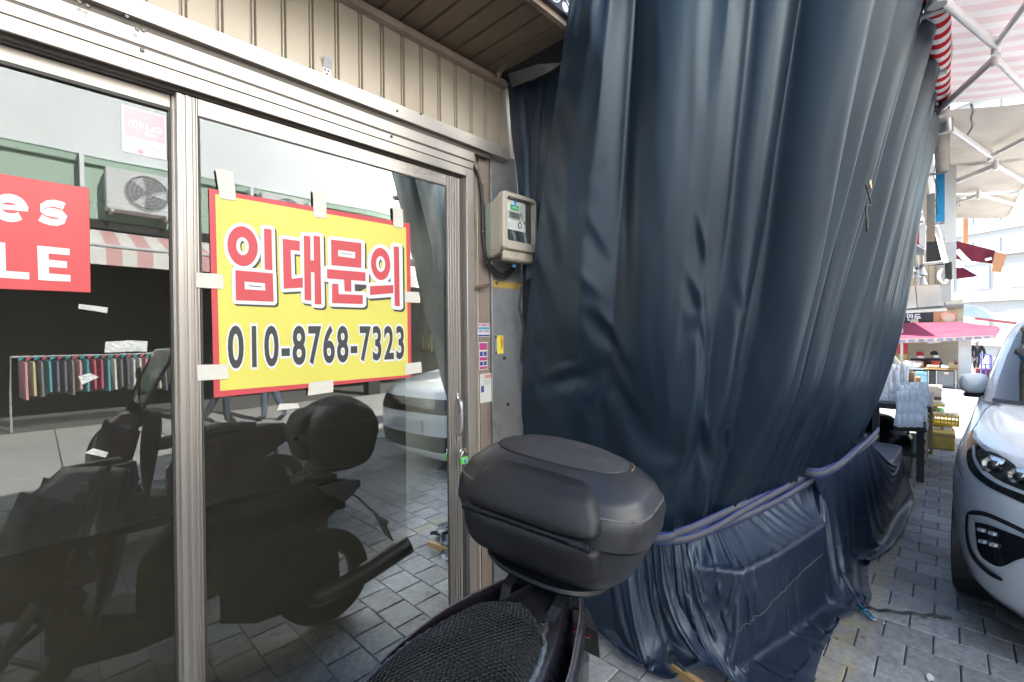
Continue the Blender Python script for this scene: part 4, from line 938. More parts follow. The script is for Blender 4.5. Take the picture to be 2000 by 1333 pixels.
# ---- lashing rope: bundle of blue edged webbing
mat('webgrey', (.085, .095, .12), .7, var=.2, vscale=90, bump=.5, bscale=300); mat('webblue', (.015, .03, .17), .6, var=.15, vscale=60, bump=.4, bscale=300); mat('webred', (.16, .06, .06), .6)
ropeP = np.array([c[0] for c in low[:18]]); ropeP = crom(ropeP, np.linspace(0, 1, 240))
tg = np.gradient(ropeP, axis=0); tg /= np.linalg.norm(tg, axis=1)[:, None]; outn = np.stack([tg[:, 1], -tg[:, 0], np.zeros(240)], 1); outn /= np.linalg.norm(outn, axis=1)[:, None]
if outn[120, 1] > 0: outn = -outn
ropeP = ropeP + outn * .07 + np.array([0, 0, .01])
RP = thing('lashing_rope', 'grey and blue webbing lashed round the stall cover', 'rope', tuple(ropeP[120]))
ss = np.linspace(0, 1, 240)
for i in range(3):
    ph = i * 2.1; z = np.sin(ss * 9 + ph) * .022 + (i - 1) * .014; d = np.cos(ss * 9 + ph) * .008
    C = ropeP + outn * d[:, None] + np.array([0, 0, 1.]) * z[:, None]
    MB().grid([[tuple(C[k] + np.array([0, 0, h]) + outn[k] * b) for k in range(240)] for h, b in ((-.018, .0), (-.016, .006), (.0, .009), (.016, .006), (.018, .0))]).build('webbing_band', 'webgrey', RP, smooth=0)
    for h in (-.0175, .0175): MB().tube([tuple(C[k] + np.array([0, 0, h]) + outn[k] * .002) for k in range(0, 240)], .0042, 6).build('webbing_edge', 'webblue', RP, smooth=60)
    MB().tube([tuple(C[k] + np.array([0, 0, .004]) + outn[k] * .0075) for k in range(0, 240)], .0014, 4).build('webbing_thread', 'webred', RP, smooth=60)
# carabiner on the cover corner and loose strap on the ground
mat('carab', (.10, .35, .55), .25, metal=.7)
q = onZ(1690, 1196, .02)
CR = thing('carabiner', 'blue and silver carabiner hook at the corner of the cover', 'hook', tuple(q))
d = (onZ(1700, 1205, .02) - onZ(1678, 1188, .02)).normalized()
MB().tube([tuple(q + d * (.05 * math.cos(a)) + Vector((d.y, -d.x, 0)) * (.016 * math.sin(a))) for a in np.linspace(0, 2 * math.pi, 25)], .006, 7).build('ring', 'carab', CR, smooth=60)
MB().tube([tuple(q + d * t + Vector((0, 0, .01))) for t in (-.06, -.02, .0)], .009, 8).build('sleeve', 'carab', CR, smooth=60)
MB().tube([tuple(q + d * (.055 + .014 * math.cos(a)) + Vector((d.y, -d.x, 0)) * (.014 * math.sin(a))) for a in np.linspace(0, 2 * math.pi, 17)], .004, 6).build('ring', 'chrome', CR, smooth=60)
st = crom([X3(onZ(*p, .012)) for p in [(1692, 1186), (1720, 1192), (1760, 1196), (1800, 1200), (1830, 1203), (1858, 1208)]], np.linspace(0, 1, 40))
tg = np.gradient(st, axis=0); nn = np.stack([-tg[:, 1], tg[:, 0], 0 * tg[:, 0]], 1); nn /= np.linalg.norm(nn, axis=1)[:, None]
tag(MB().grid([[tuple(p + n_ * w + np.array([0, 0, .004 * math.sin(i * .7)])) for i, (p, n_) in enumerate(zip(st, nn))] for w in (-.011, .011)]).build('loose_strap', 'black', None, solid=.004), 'loose black strap lying on the paving beside the van', 'strap')
# plank showing under the hem
mat('wood', (.40, .25, .11), .6, var=.25, vscale=4, stretch=(12, 1, 12), bump=.1)
a, b = onZ(1310, 1306, .05), onZ(1375, 1352, .05); dd = (b - a).normalized(); nn = Vector((-dd.y, dd.x, 0))
mb = MB(); pts = [a + dd * .0 , b + dd * .02]
mb.prism([tuple(pts[0] + Vector((0, 0, -.018))), tuple(pts[1] + Vector((0, 0, -.018))), tuple(pts[1] + Vector((0, 0, .02))), tuple(pts[0] + Vector((0, 0, .02)))], tuple(-nn * .03 if nn.x < 0 else nn * .03))
tag(mb.build('wooden_plank', 'wood', None, bevel=.002), 'bare wooden plank showing under the hem of the cover', 'plank')
# ================================================================ scooter (built in its own frame: +x forward, +y left, z up)
SM = Matrix.Translation((1.10, -.745, 0)) @ Matrix.Rotation(R(192), 4, 'Z') @ Matrix.Rotation(R(-5), 4, 'X')
SCO = thing('parked_scooter', 'black scooter with a large top case, parked close to the glass doors', 'scooter', (0, 0, 0))
SCO.matrix_world = SM
def sbuild(mb, name, m, parent=None, **kw):
    o = mb.build(name, m, None, **kw); o.parent = parent or SCO; return o
mat('casegrey', (.024, .024, .029), .40, var=.12, vscale=5, bump=.04, bscale=500, grime=.25, gcol=(.09, .09, .10), gscale=5)
mat('casetop', (.040, .039, .044), .7, var=.15, vscale=12, grime=.5, gcol=(.10, .095, .095), gscale=9, bump=.05, bscale=300)
mat('padblack', (.014, .014, .017), .42, var=.1, vscale=8, bump=.25, bscale=700, grime=.2, gcol=(.05, .05, .06))
mat('plasticblack', (.012, .012, .014), .38, var=.2, vscale=8, grime=.3, gcol=(.04, .04, .045), gscale=8)
mat('panelplum', (.018, .015, .020), .28, var=.08, vscale=3, coat=.25, grime=.06, gcol=(.05, .045, .05))
mat('maroon', (.12, .016, .012), .25, var=.1, coat=.6); mat('rubber', (.018, .018, .018), .75, var=.2, bump=.2, bscale=80)
mat('netblack', (.014, .016, .02), .6, var=.2); mat('piping', (.085, .10, .125), .6, var=.25, vscale=50, bump=.6, bscale=140)
mat('seatvinyl', (.008, .008, .009), .6); mat('wheelmetal', (.25, .25, .26), .35, metal=.8); mat('lens_skytint', (.12, .22, .6), .12, coat=.5); mat('greylight', (.5, .5, .52), .4)  # position lamp lens coloured blue to stand in for reflected sky
glass_mat('visor', tint=(.93, .94, .95), refl=1.6, dirt=.03)
# ---- top case
def case_ring(z, n=72):
    zs = [.845, .855, .88, .93, 1.00, 1.035, 1.0375, 1.0405, 1.10, 1.125, 1.13, 1.17, 1.205, 1.232, 1.252, 1.264, 1.270]
    b = [.175, .205, .245, .288, .318, .330, .327, .336, .338, .332, .326, .305, .268, .222, .165, .09, .0]
    xf = [.00, .03, .06, .088, .103, .108, .106, .110, .105, .098, .096, .078, .045, .010, -.03, -.07, -.12]
    xb = [-.19, -.215, -.24, -.26, -.272, -.277, -.275, -.282, -.282, -.277, -.274, -.26, -.238, -.21, -.18, -.15, -.11]
    B, F_, K = (float(np.interp(z, zs, a)) for a in (b, xf, xb)); cx = (F_ + K) / 2; ax = (F_ - K) / 2; e = 2 / (3.9 - 1.5 * min(1, max(0, (z - 1.17) / .07)))
    out = []
    for k in range(n):
        a = 2 * math.pi * k / n; c, s = math.cos(a), math.sin(a)
        out.append((cx + ax * math.copysign(abs(c) ** e, c), B * math.copysign(abs(s) ** e, s), z))
    return out
def case_front(y, z):
    r = case_ring(z, 360); best = [p for p in r if p[0] > -.05]; p = min(best, key=lambda q: abs(q[1] - y)); return p[0]
TC = thing('top_case', None, None); TC.parent = SCO; TC.location = (.022, -.018, .060); TC.scale = (1, .97, .93)
del_keys = [k for k in ('label', 'category') if k in TC.keys()]
zl = list(np.linspace(.845, 1.033, 14)); zu = list(np.linspace(1.041, 1.225, 18))
def rings(zlist): return [case_ring(z) for z in zlist]
def sloft(rg, name, m, par, smooth=40, cs=True, ce=True):
    mb = MB(); n = len(rg[0]); fs = []
    for i in range(len(rg) - 1):
        for k in range(n): fs.append((i * n + k, i * n + (k + 1) % n, (i + 1) * n + (k + 1) % n, (i + 1) * n + k))
    if cs: fs.append(tuple(range(n)))
    if ce: fs.append(tuple(range((len(rg) - 1) * n, len(rg) * n)))
    return sbuild(mb.add([p for r in rg for p in r], fs), name, m, par, smooth=smooth)
sloft(rings(zl), 'case_base', 'casegrey', TC)
sloft([[(p[0] * .985 - .002, p[1] * .985, p[2]) for p in case_ring(z)] for z in (1.031, 1.043)], 'case_seam', 'black', TC)
sloft(rings(zu), 'case_lid', 'casegrey', TC, ce=False)
sloft(rings(list(np.linspace(1.2255, 1.2698, 9))), 'case_lid_top', 'casetop', TC, cs=False)
# bright bead that runs round the lid
rgd = case_ring(1.128); sbuild(MB().tube([tuple(Vector(p) * 1.0 + Vector((0, 0, 0))) for p in rgd] + [rgd[0]], .0035, 6, cap=False), 'lid_bead', mat('beadgrey', (.12, .12, .13), .3), TC, smooth=60)
# padded panels on the rider side
def pad(name, poly, h, m):
    cyy = sum(p[0] for p in poly) / len(poly); czz = sum(p[1] for p in poly) / len(poly)
    n = len(poly) * 8; dense = []
    for i in range(len(poly)):
        a, b = poly[i], poly[(i + 1) % len(poly)]
        for k in range(8): dense.append((a[0] + (b[0] - a[0]) * k / 8, a[1] + (b[1] - a[1]) * k / 8))
    for _ in range(5): dense = [((dense[i - 1][0] + 2 * dense[i][0] + dense[(i + 1) % n][0]) / 4, (dense[i - 1][1] + 2 * dense[i][1] + dense[(i + 1) % n][1]) / 4) for i in range(n)]
    rg = []
    for s, hh in ((1.0, -.012), (1.0, .006), (.992, h * .62), (.97, h * .92), (.90, h), (.6, h * 1.04), (.3, h * 1.05)):
        rg.append([(case_front(cyy + (p[0] - cyy) * s, czz + (p[1] - czz) * s) + hh, cyy + (p[0] - cyy) * s, czz + (p[1] - czz) * s) for p in dense])
    return sloft(rg, name, m, TC, smooth=60)
pad('back_pad', [(-.228, 1.072), (-.222, 1.12), (-.19, 1.18), (-.14, 1.208), (.14, 1.208), (.19, 1.18), (.222, 1.12), (.228, 1.072)], .040, 'padblack')
pad('back_pad', [(-.228, 1.052), (-.232, 1.0), (-.215, .945), (-.17, .925), (.17, .925), (.215, .945), (.232, 1.0), (.228, 1.052)], .036, 'padblack')
xh = .141
sbuild(MB().tube([(xh, -.20, 1.062), (xh, .20, 1.062)], .007, 8), 'hinge_rod', 'plasticblack', TC, smooth=60)
for s in (-1, 1):
    sbuild(MB().tube([(xh + .001, s * .215, 1.062), (xh + .001, s * .15, 1.062)], .0115, 10), 'hinge_knuckle', 'plasticblack', TC, smooth=50)
    for k in range(3): sbuild(MB().tube([(xh + .003, s * (.185 + k * .012), 1.062), (xh + .003, s * (.190 + k * .012), 1.062)], .0135, 10), 'hinge_ridge', 'plasticblack', TC, smooth=50)
sbuild(MB().tube([case_ring(1.2275)[k] for k in list(range(60, 72)) + list(range(0, 72)) ], .0025, 5, cap=False), 'lid_top_groove', 'black', TC, smooth=60)
rf = case_ring(1.222); sbuild(MB().tube([rf[k] for k in range(18, 25)], .003, 6), 'reflector_strip', mat('reflorange', (.30, .20, .08), .4), TC, smooth=60)
sbuild(MB().box(-.292, -.272, -.05, .05, 1.0, 1.075), 'latch', 'plasticblack', TC, bevel=.006)
sbuild(MB().box(-.2945, -.293, -.02, .02, 1.015, 1.04), 'lock', 'chrome', TC, bevel=.002)
for s in (-1, 1): sbuild(MB().grid([[tuple(Vector(case_ring(z)[kk]) * 1.0 + Vector((0, s * .002, 0))) for kk in (range(14, 23) if s > 0 else range(50, 59))] for z in (1.105, 1.122)]), 'side_groove', 'black', TC, smooth=0)
# mounting plate and brackets
rg = []
for z, g in ((.848, -.03), (.853, -.006), (.862, .0), (.872, -.004)):
    r = []
    for k in range(48):
        a = 2 * math.pi * k / 48; c, s = math.cos(a), math.sin(a); e = 2 / 2.6
        r.append((-.03 + (.125 + g) * math.copysign(abs(c) ** e, c), -.018 + (.212 + g) * math.copysign(abs(s) ** e, s), z - .018 + .012 * abs(s) ** 2))
    rg.append(r)
sloft(rg, 'mount_plate', 'plasticblack', SCO, smooth=45)
for s in (-1, 1):
    sbuild(MB().grid([[(.05, s * .085 + w, .838), (.11, s * .085 + w, .815), (.135, s * .075 + w, .785), (.165, s * .068 + w, .778)] for w in (-.016, .016)]), 'case_bracket', 'plasticblack', SCO, solid=.006)
    sbuild(MB().lathe([(0, .012), (.008, .012), (.0085, .004), (.013, .003), (.013, -.012)], (.16, s * .067, .782), (0, 0, 1), 6), 'bolt', 'chrome', SCO)
    sbuild(MB().lathe([(.018, -.03), (.018, 0), (.012, .002), (0, .002)], (.16, s * .067, .775), (0, 0, 1), 14), 'bolt_seat', 'plasticblack', SCO, smooth=50)
# ---- tail and body
def section(x, w, zt, zb, crown=.02, n=24):
    r = []
    for k in range(n + 1):
        a = math.pi * k / n; r.append((x, w * math.copysign(abs(math.cos(a)) ** .6, math.cos(a)), zb + (zt - zb) * abs(math.sin(a)) ** .55))
    return r
def body(name, secs, m, smooth=45):
    rg = [section(*s) for s in secs]; mb = MB().grid(rg)
    n = len(rg[0]); k = len(rg)
    mb.f.append(tuple(range(n))); mb.f.append(tuple((k - 1) * n + i for i in range(n)))
    return sbuild(mb, name, m, SCO, smooth=smooth)
body('tail_body', [(-.20, .012, .735, .70), (-.14, .04, .75, .66), (-.06, .075, .765, .62), (.05, .125, .775, .56), (.16, .17, .775, .5), (.30, .205, .765, .45), (.45, .215, .745, .40), (.60, .205, .70, .36), (.72, .185, .62, .33), (.80, .15, .52, .30)], 'panelplum')
# centre piece behind the seat with two slots
body('tail_centre', [(-.04, .05, .785, .74), (.03, .072, .797, .74), (.10, .085, .803, .74), (.18, .095, .800, .74), (.24, .10, .79, .74)], 'plasticblack')
for dx in (0, .03): sbuild(MB().box(.115 + dx, .124 + dx, -.015, .022, .797, .806), 'slot', 'black', SCO)
# side trims: pale edged fins left and right of the tail
for s in (-1, 1):
    C = crom([(-.09, s * .07, .775), (.03, s * .125, .785), (.16, s * .168, .785), (.30, s * .203, .775), (.5, s * .217, .75), (.66, s * .2, .69)], np.linspace(0, 1, 30))
    sbuild(MB().grid([[tuple(p) for p in C], [tuple(p + np.array([0, s * .018, -.05])) for p in C], [tuple(p + np.array([0, s * .02, -.16])) for p in C]]), 'side_fin', 'panelplum', SCO, smooth=50, solid=.006)
    sbuild(MB().tube([tuple(p) for p in C], .0022, 5), 'fin_edge', mat('finedge', (.14, .11, .12), .4), SCO, smooth=60)
# ---- seat
xs_ = [.165, .175, .19, .215, .25, .30, .36, .45, .55, .65, .75, .83, .88, .90]; ws_ = [.0, .045, .072, .098, .118, .133, .145, .158, .166, .165, .15, .12, .07, .0]
sw = lambda x: float(np.interp(x, xs_, ws_)); stz = lambda x: float(np.interp(x, [.16, .25, .45, .58, .68, .9], [.800, .822, .828, .815, .77, .745]))
def seat_pt(x, t): # t in -1..1
    w = sw(x); return (x, w * t, stz(x) + .018 - .018 * abs(t) ** 2.2 - .03 * abs(t) ** 8)
xg = [.165 + (.90 - .165) * (.5 - .5 * math.cos(math.pi * k / 60)) for k in range(61)]
mbs = MB().grid([[seat_pt(x, -1 + 2 * j / 24) for j in range(25)] for x in xg])
sbuild(mbs, 'seat', 'seatvinyl', SCO, smooth=0, fix=False)
sbuild(MB().grid([[(p[0], p[1] * .97, p[2]) for p in (seat_pt(x, s) for x in xg)] + [] for s in (1,)] + [[(x, sw(x) * .9, stz(x) - .07) for x in xg]]), 'seat_side', 'seatvinyl', SCO, smooth=0)
sbuild(MB().grid([[(p[0], p[1] * .97, p[2]) for p in (seat_pt(x, -1) for x in xg)], [(x, -sw(x) * .9, stz(x) - .07) for x in xg]]), 'seat_side', 'seatvinyl', SCO, smooth=0)
outl = [seat_pt(x, 1) for x in reversed(xg)] + [seat_pt(x, -1) for x in xg[1:]]
od = []
for a, b in zip(outl, outl[1:]):
    m_ = max(1, int(math.dist(a, b) / .006)); od += [tuple(a[i] + (b[i] - a[i]) * k / m_ for i in range(3)) for k in range(m_)]
sbuild(MB().tube([(p[0], p[1] * 1.0, p[2] + .004 + .0012 * math.sin(k * 1.9)) for k, p in enumerate(od)], [.0085 + .0013 * math.sin(k * 1.3) + .0008 * math.sin(k * 2.9) for k in range(len(od))], 8), 'seat_piping', 'piping', SCO, smooth=70)
# honeycomb net stretched over the seat (real strands)
def net(offz, cell, ph):
    vs = {}; fs = []; V = []
    ax, ay = cell, cell * .62
    def vid(p):
        k = (round(p[0], 5), round(p[1], 5))
        if k not in vs: vs[k] = len(V); V.append(p)
        return vs[k]
    nx, ny = int(.72 / (ax * .75)) + 1, int(.40 / (ay * 2)) + 1
    for i in range(nx):
        for j in range(-ny, ny):
            cx, cy = .175 + ph + i * ax * .75, (j + .5 * (i % 2)) * ay * 2 * .62
            if abs(cy) + ay * .5 > sw(cx) * .985 or cx > .87: continue
            fs.append(tuple(vid((cx + ax * .5 * math.cos(R(60 * k)), cy + ay * .715 * math.sin(R(60 * k)))) for k in range(6)))
    P3 = []
    for x, y in V:
        w = max(1e-3, sw(x)); t = max(-1, min(1, y / w)); q = seat_pt(x, t); P3.append((x, y, q[2] + offz))
    return MB().add(P3, fs)
for oz, cell, ph, nm in ((.0045, .0155, 0, 'seat_net'), (.0015, .0145, .004, 'seat_net_under')):
    o = sbuild(net(oz, cell, ph), nm, 'netblack', SCO, smooth=0, fix=False); o['kind'] = 'stuff'
    w_ = o.modifiers.new('wire', 'WIREFRAME'); w_.thickness = .0026; w_.use_even_offset = False
# ---- running gear and front (seen in the glass)
def wheel(x, zc, r, nm):
    t = thing(nm, None, None); t.parent = SCO
    tor = [[(x + (r - .05 + .05 * math.cos(b)) * math.cos(a), .052 * math.sin(b), zc + (r - .05 + .05 * math.cos(b)) * math.sin(a)) for b in np.linspace(0, 2 * math.pi, 17)] for a in np.linspace(0, 2 * math.pi, 49)]
    sbuild(MB().grid(tor), 'tyre', 'rubber', t, smooth=0)
    sbuild(MB().tube([(x + (r - .09) * math.cos(a), 0, zc + (r - .09) * math.sin(a)) for a in np.linspace(0, 2 * math.pi, 41)], .022, 8), 'rim', 'wheelmetal', t, smooth=60)
    for k in range(5):
        a = k * 2 * math.pi / 5; sbuild(MB().tube([(x, 0, zc), (x + (r - .1) * math.cos(a), 0, zc + (r - .1) * math.sin(a))], .016, 6), 'spoke', 'wheelmetal', t)
    sbuild(MB().tube([(x, -.07, zc), (x, .07, zc)], .03, 12), 'hub', 'wheelmetal', t, smooth=40)
wheel(.02, .25, .25, 'rear_wheel'); wheel(1.24, .25, .25, 'front_wheel')
body('engine', [(-.05, .09, .42, .2), (.1, .1, .45, .16), (.35, .11, .45, .16), (.5, .08, .4, .2)], 'plasticblack')
body('floorboard', [(.62, .19, .36, .22), (.8, .2, .34, .2), (1.0, .18, .38, .2), (1.1, .1, .45, .25)], 'plasticblack')
def shield(name, m, ctrl, th=.02): return sbuild(MB().grid([[tuple(q) for q in crom(c, np.linspace(0, 1, 18))] for c in ctrl]), name, m, SCO, smooth=0, solid=th)
shield('leg_shield', 'plasticblack', [[(.93, y, .34), (.95 - abs(y) * .3, y, .6), (.93 - abs(y) * .4, y * .9, .85), (.90 - abs(y) * .3, y * .5, .98)] for y in np.linspace(-.24, .24, 13)])
shield('front_cowl', 'panelplum', [[(1.16 - abs(y) * .9, y * 1.0, .42), (1.26 - abs(y) * 1.0, y * .95, .62), (1.22 - abs(y) * 1.0, y * .9, .82), (1.06 - abs(y) * .8, y * .7, 1.0)] for y in np.linspace(-.22, .22, 13)])
for s in (-1, 1):
    shield('cowl_wing', 'panelplum', [[(1.05 + .06 * k, s * (.235 - .02 * k), .50 + .02 * k), (1.0 + .07 * k, s * (.25 - .025 * k), .68 + .03 * k), (.95 + .07 * k, s * (.22 - .02 * k), .86 + .03 * k)] for k in range(4)], .012)
    sbuild(MB().add([(1.14, s * .17, .80), (1.07, s * .215, .88), (1.02, s * .21, .90), (1.05, s * .20, .82)], [(0, 1, 2, 3)]), 'position_lamp', 'lens_skytint', SCO, solid=.008)
    sbuild(MB().add([(1.18, s * .12, .79), (1.13, s * .17, .88), (1.09, s * .175, .91), (1.10, s * .15, .81)], [(0, 1, 2, 3)]), 'position_lamp', 'lens_skytint', SCO, solid=.008)
    sbuild(MB().tube([(.97, s * .06, .93), (.97, s * .16, .94), (.96, s * .30, .92)], .014, 8), 'handlebar', 'plasticblack', SCO, smooth=60)
    sbuild(MB().tube([(.965, s * .22, .935), (.955, s * .32, .92)], .02, 10), 'grip', 'rubber', SCO, smooth=60)
    sbuild(MB().tube([(1.05, s * .07, .62), (1.24, s * .085, .25)], .022, 8), 'fork_leg', 'wheelmetal', SCO, smooth=60)
sbuild(MB().lathe([(0, .03), (.05, .025), (.075, 0)], (1.2, 0, .78), (1, 0, .3), 20), 'headlight', 'greylight', SCO, smooth=50)
ft = [[(1.24 + (.29 + .01 * math.cos(b)) * math.cos(a), .075 * math.sin(b), .25 + (.29 + .02 * math.cos(b)) * math.sin(a)) for b in np.linspace(-1.5, 1.5, 9)] for a in np.linspace(.2, 2.6, 20)]
sbuild(MB().grid(ft), 'front_fender', 'panelplum', SCO, smooth=0, solid=.006)
sbuild(MB().tube([(.1, -.15, .2), (-.1, -.17, .25), (-.42, -.18, .36)], [.035, .05, .055], 12), 'exhaust', 'plasticblack', SCO, smooth=50)
sbuild(MB().tube([(.35, .12, .22), (.32, .28, .02)], .012, 8), 'side_stand', 'wheelmetal', SCO, smooth=60)
sbuild(MB().grid([[(-.02, y, .74), (-.16, y, .66), (-.30, y * .95, .50), (-.36, y * .9, .36)] for y in (-.08, 0, .08)]), 'rear_fender', 'plasticblack', SCO, solid=.008)
sbuild(MB().box(-.35, -.31, -.05, .05, .44, .48), 'tail_lamp', mat('lensred', (.12, .008, .008), .15, coat=.4), SCO, bevel=.015)
sbuild(MB().tube([(.02, .09, .25), (-.02, .13, .50), (.0, .13, .62)], .025, 10), 'shock_absorber', 'wheelmetal', SCO, smooth=60)

# ---- second, red scooter standing behind the viewer; the left pane mirrors it
SC2 = copy_tree(SCO)
SC2.matrix_world = Matrix.Translation((1.50, -2.62, 0)) @ Matrix.Rotation(R(186), 4, 'Z') @ Matrix.Rotation(R(-4), 4, 'X')
tag(SC2, 'red scooter with a clear windscreen, mirrored in the left glass pane', 'scooter')
SCO['group'] = SC2['group'] = 'parked scooters'
for c in list(SC2.children):
    n = c.name.split('.')[0]
    if n in ('top_case',):
        for g in list(c.children): bpy.data.objects.remove(g)
        bpy.data.objects.remove(c); continue
    if n in ('seat_net', 'seat_net_under', 'case_bracket', 'mount_plate', 'bolt', 'bolt_seat'): bpy.data.objects.remove(c); continue
    if n in ('front_cowl', 'cowl_wing', 'front_fender', 'tail_body', 'side_fin'):
        c.material_slots[0].link = 'OBJECT'; c.material_slots[0].material = MATS['maroon']
_keep = SCO; SCO = SC2
shield('windscreen', 'visor', [[(1.05 - abs(y) * .5, y * .9, .98), (.96 - abs(y) * .6, y * 1.05, 1.22), (.84 - abs(y) * .7, y * .85, 1.48)] for y in np.linspace(-.22, .22, 11)], .004)
for s in (-1, 1):
    sbuild(MB().tube([(.95, s * .18, 1.0), (.95, s * .26, 1.15), (.95, s * .32, 1.25)], .007, 6), 'mirror_stem', 'plasticblack', SC2, smooth=60)
    sbuild(MB().lathe([(0, -.02), (.03, -.018), (.05, -.008), (.055, .004), (.05, .006), (0, .004)], (.945, s * .36, 1.28), (-1, 0, 0), 18), 'mirror', 'plasticblack', SC2, smooth=50)
SCO = _keep
# ================================================================ white van (own frame: +x forward, +y left)
CM = Matrix.Translation((5.30, -2.85, 0)) @ Matrix.Rotation(R(176), 4, 'Z')
CAR = thing('parked_van', 'white people carrier parked nose first beside the navy covers', 'van', (0, 0, 0)); CAR.matrix_world = CM
def cbuild(mb, name, m, parent=None, **kw):
    o = mb.build(name, m, None, **kw); o.parent = parent or CAR; return o
mat('carwhite', (.88, .90, .93), .25, var=.015, vscale=1, coat=.7, rvar=.0, grime=.10, gcol=(.45, .44, .42), gscale=5); mat('carglass', (.012, .016, .018), .05, var=.1, spec=.8, rvar=.02); mat('carblack', (.010, .010, .011), .18, coat=.5, rvar=.04)
mat('cartrim', (.02, .02, .021), .5); mat('lampblack', (.02, .022, .026), .12, coat=.8, rvar=.03); mat('lampsilver', (.55, .56, .58), .12, metal=.95, rvar=.03); mat('drl', (.72, .74, .78), .25)
glass_mat('lensclear', tint=(.96, .97, .98), refl=1.3, dirt=.002)
zsL = [.17, .20, .26, .34, .45, .55, .66, .76, .85, .92, .965, .995, 1.02, 1.05, 1.08, 1.105, 1.12]
xnL = [2.26, 2.31, 2.36, 2.385, 2.40, 2.405, 2.405, 2.39, 2.35, 2.28, 2.20, 2.08, 1.92, 1.68, 1.42, 1.18, 1.00]
whL = [.88, .91, .945, .965, .98, .988, .99, .985, .975, .955, .94, .932, .928, .922, .915, .905, .89]
def car_pt(z, a):
    """a 0..90 nose to front side, 90..100 along the side to the tail, mirrored for negative a"""
    xn = float(np.interp(z, zsL, xnL)); w = float(np.interp(z, zsL, whL)); s = -1 if a < 0 else 1; b = abs(a); Lc = 1.0; e = 2 / 2.9
    if b <= 90:
        x = xn - Lc + Lc * abs(math.cos(R(b))) ** e; y = w * abs(math.sin(R(b))) ** e
    else:
        t = (b - 90) / 10; x0 = xn - Lc; x1 = -2.6; x = x0 + (x1 - x0) * t; y = w * (1 - .05 * max(0, t - .8) / .2)
    return (x, -s * y, z)   # positive a is the right hand (kerb) side
angs = list(np.linspace(0, 90, 46)) + list(np.linspace(90.4, 100, 40)); angs = [-a for a in reversed(angs[1:])] + angs
zd = sorted(set(list(np.linspace(.17, .9, 34)) + list(np.linspace(.9, 1.12, 26))))
grid = [[car_pt(z, a) for a in angs] for z in zd]
mbc = MB(); n = len(angs); V = [p for r in grid for p in r]; Fc = []
for i in range(len(zd) - 1):
    for j in range(n - 1):
        q = (i * n + j, i * n + j + 1, (i + 1) * n + j + 1, (i + 1) * n + j)
        c = [sum(V[k][d] for k in q) / 4 for d in range(3)]
        hit = False
        for wx in (1.45, -1.60):
            if abs(c[1]) > .7 and (c[0] - wx) ** 2 + (c[2] - .34) ** 2 < .375 ** 2: hit = True
        if not hit: Fc.append(q)
mbc.add(V, Fc); k0 = len(mbc.v)
mbc.f.append(tuple(range((len(zd) - 1) * n, len(zd) * n)))
body_o = cbuild(mbc, 'body', 'carwhite', smooth=35)
bvh_w = BVHTree.FromPolygons([CM @ Vector(p) for p in mbc.v], [f for f in mbc.f])
cbuild(MB().add([(x, y, .2) for x, y in ((2.2, -.8), (2.2, .8), (-2.5, .8), (-2.5, -.8))], [(0, 1, 2, 3)]), 'underbody', 'cartrim')
cbuild(MB().grid([[(-2.6, y, z) for y in np.linspace(-.9, .9, 5)] for z in (.3, .7, 1.1)]), 'tailgate', 'carwhite')
# greenhouse
zg = [1.10, 1.25, 1.40, 1.52, 1.60, 1.66, 1.70, 1.72]; xg_ = [1.16, .92, .68, .48, .34, .20, 0.0, -.3]; wg = [.885, .86, .82, .78, .745, .70, .62, .5]; xr_ = [-2.5, -2.48, -2.45, -2.4, -2.36, -2.3, -2.2, -2.0]
def gh_pt(z, a, off=0):
    xn = float(np.interp(z, zg, xg_)); w = float(np.interp(z, zg, wg)) + off; xr = float(np.interp(z, zg, xr_)); s = -1 if a < 0 else 1; b = abs(a); e = 2 / 3.4; Lc = .45
    if b <= 90: x = xn - Lc + (Lc + off) * abs(math.cos(R(b))) ** e; y = w * abs(math.sin(R(b))) ** e
    else: t = (b - 90) / 10; x = (xn - Lc) + (xr - (xn - Lc)) * t; y = w
    return (x, -s * y, z)
zz = list(np.linspace(1.10, 1.72, 26)); gr = [[gh_pt(z, a) for a in angs] for z in zz]
mb = MB().grid(gr); mb.f.append(tuple((len(zz) - 1) * n + k for k in range(n))); cbuild(mb, 'cabin', 'carwhite', smooth=35)
cbuild(MB().grid([[gh_pt(z, a, .006) for a in np.linspace(-63, 63, 60)] for z in np.linspace(1.125, 1.63, 14)]), 'windscreen', 'carglass', smooth=0)
cbuild(MB().grid([[gh_pt(z, a, .008) for a in np.linspace(-64, 64, 60)] for z in (1.108, 1.128)]), 'wiper_cowl', 'cartrim', smooth=0)
for s in (-1, 1):
    for a0, a1 in ((90.3, 92.4), (92.7, 95.6), (95.9, 98.8)):
        cbuild(MB().grid([[gh_pt(z, s * a, .005) for a in np.linspace(a0, a1, 8)] for z in np.linspace(1.14, 1.58, 8)]), 'side_window', 'carglass', smooth=0)
for s in (-1, 1):
    cbuild(MB().tube([(1.0 - .35 * (s > 0), -.5 * s + .1, 1.14), (.9, .1 - .1 * s, 1.16), (.95, .5 - .2 * s, 1.15)], .01, 6), 'wiper', 'cartrim', smooth=60)
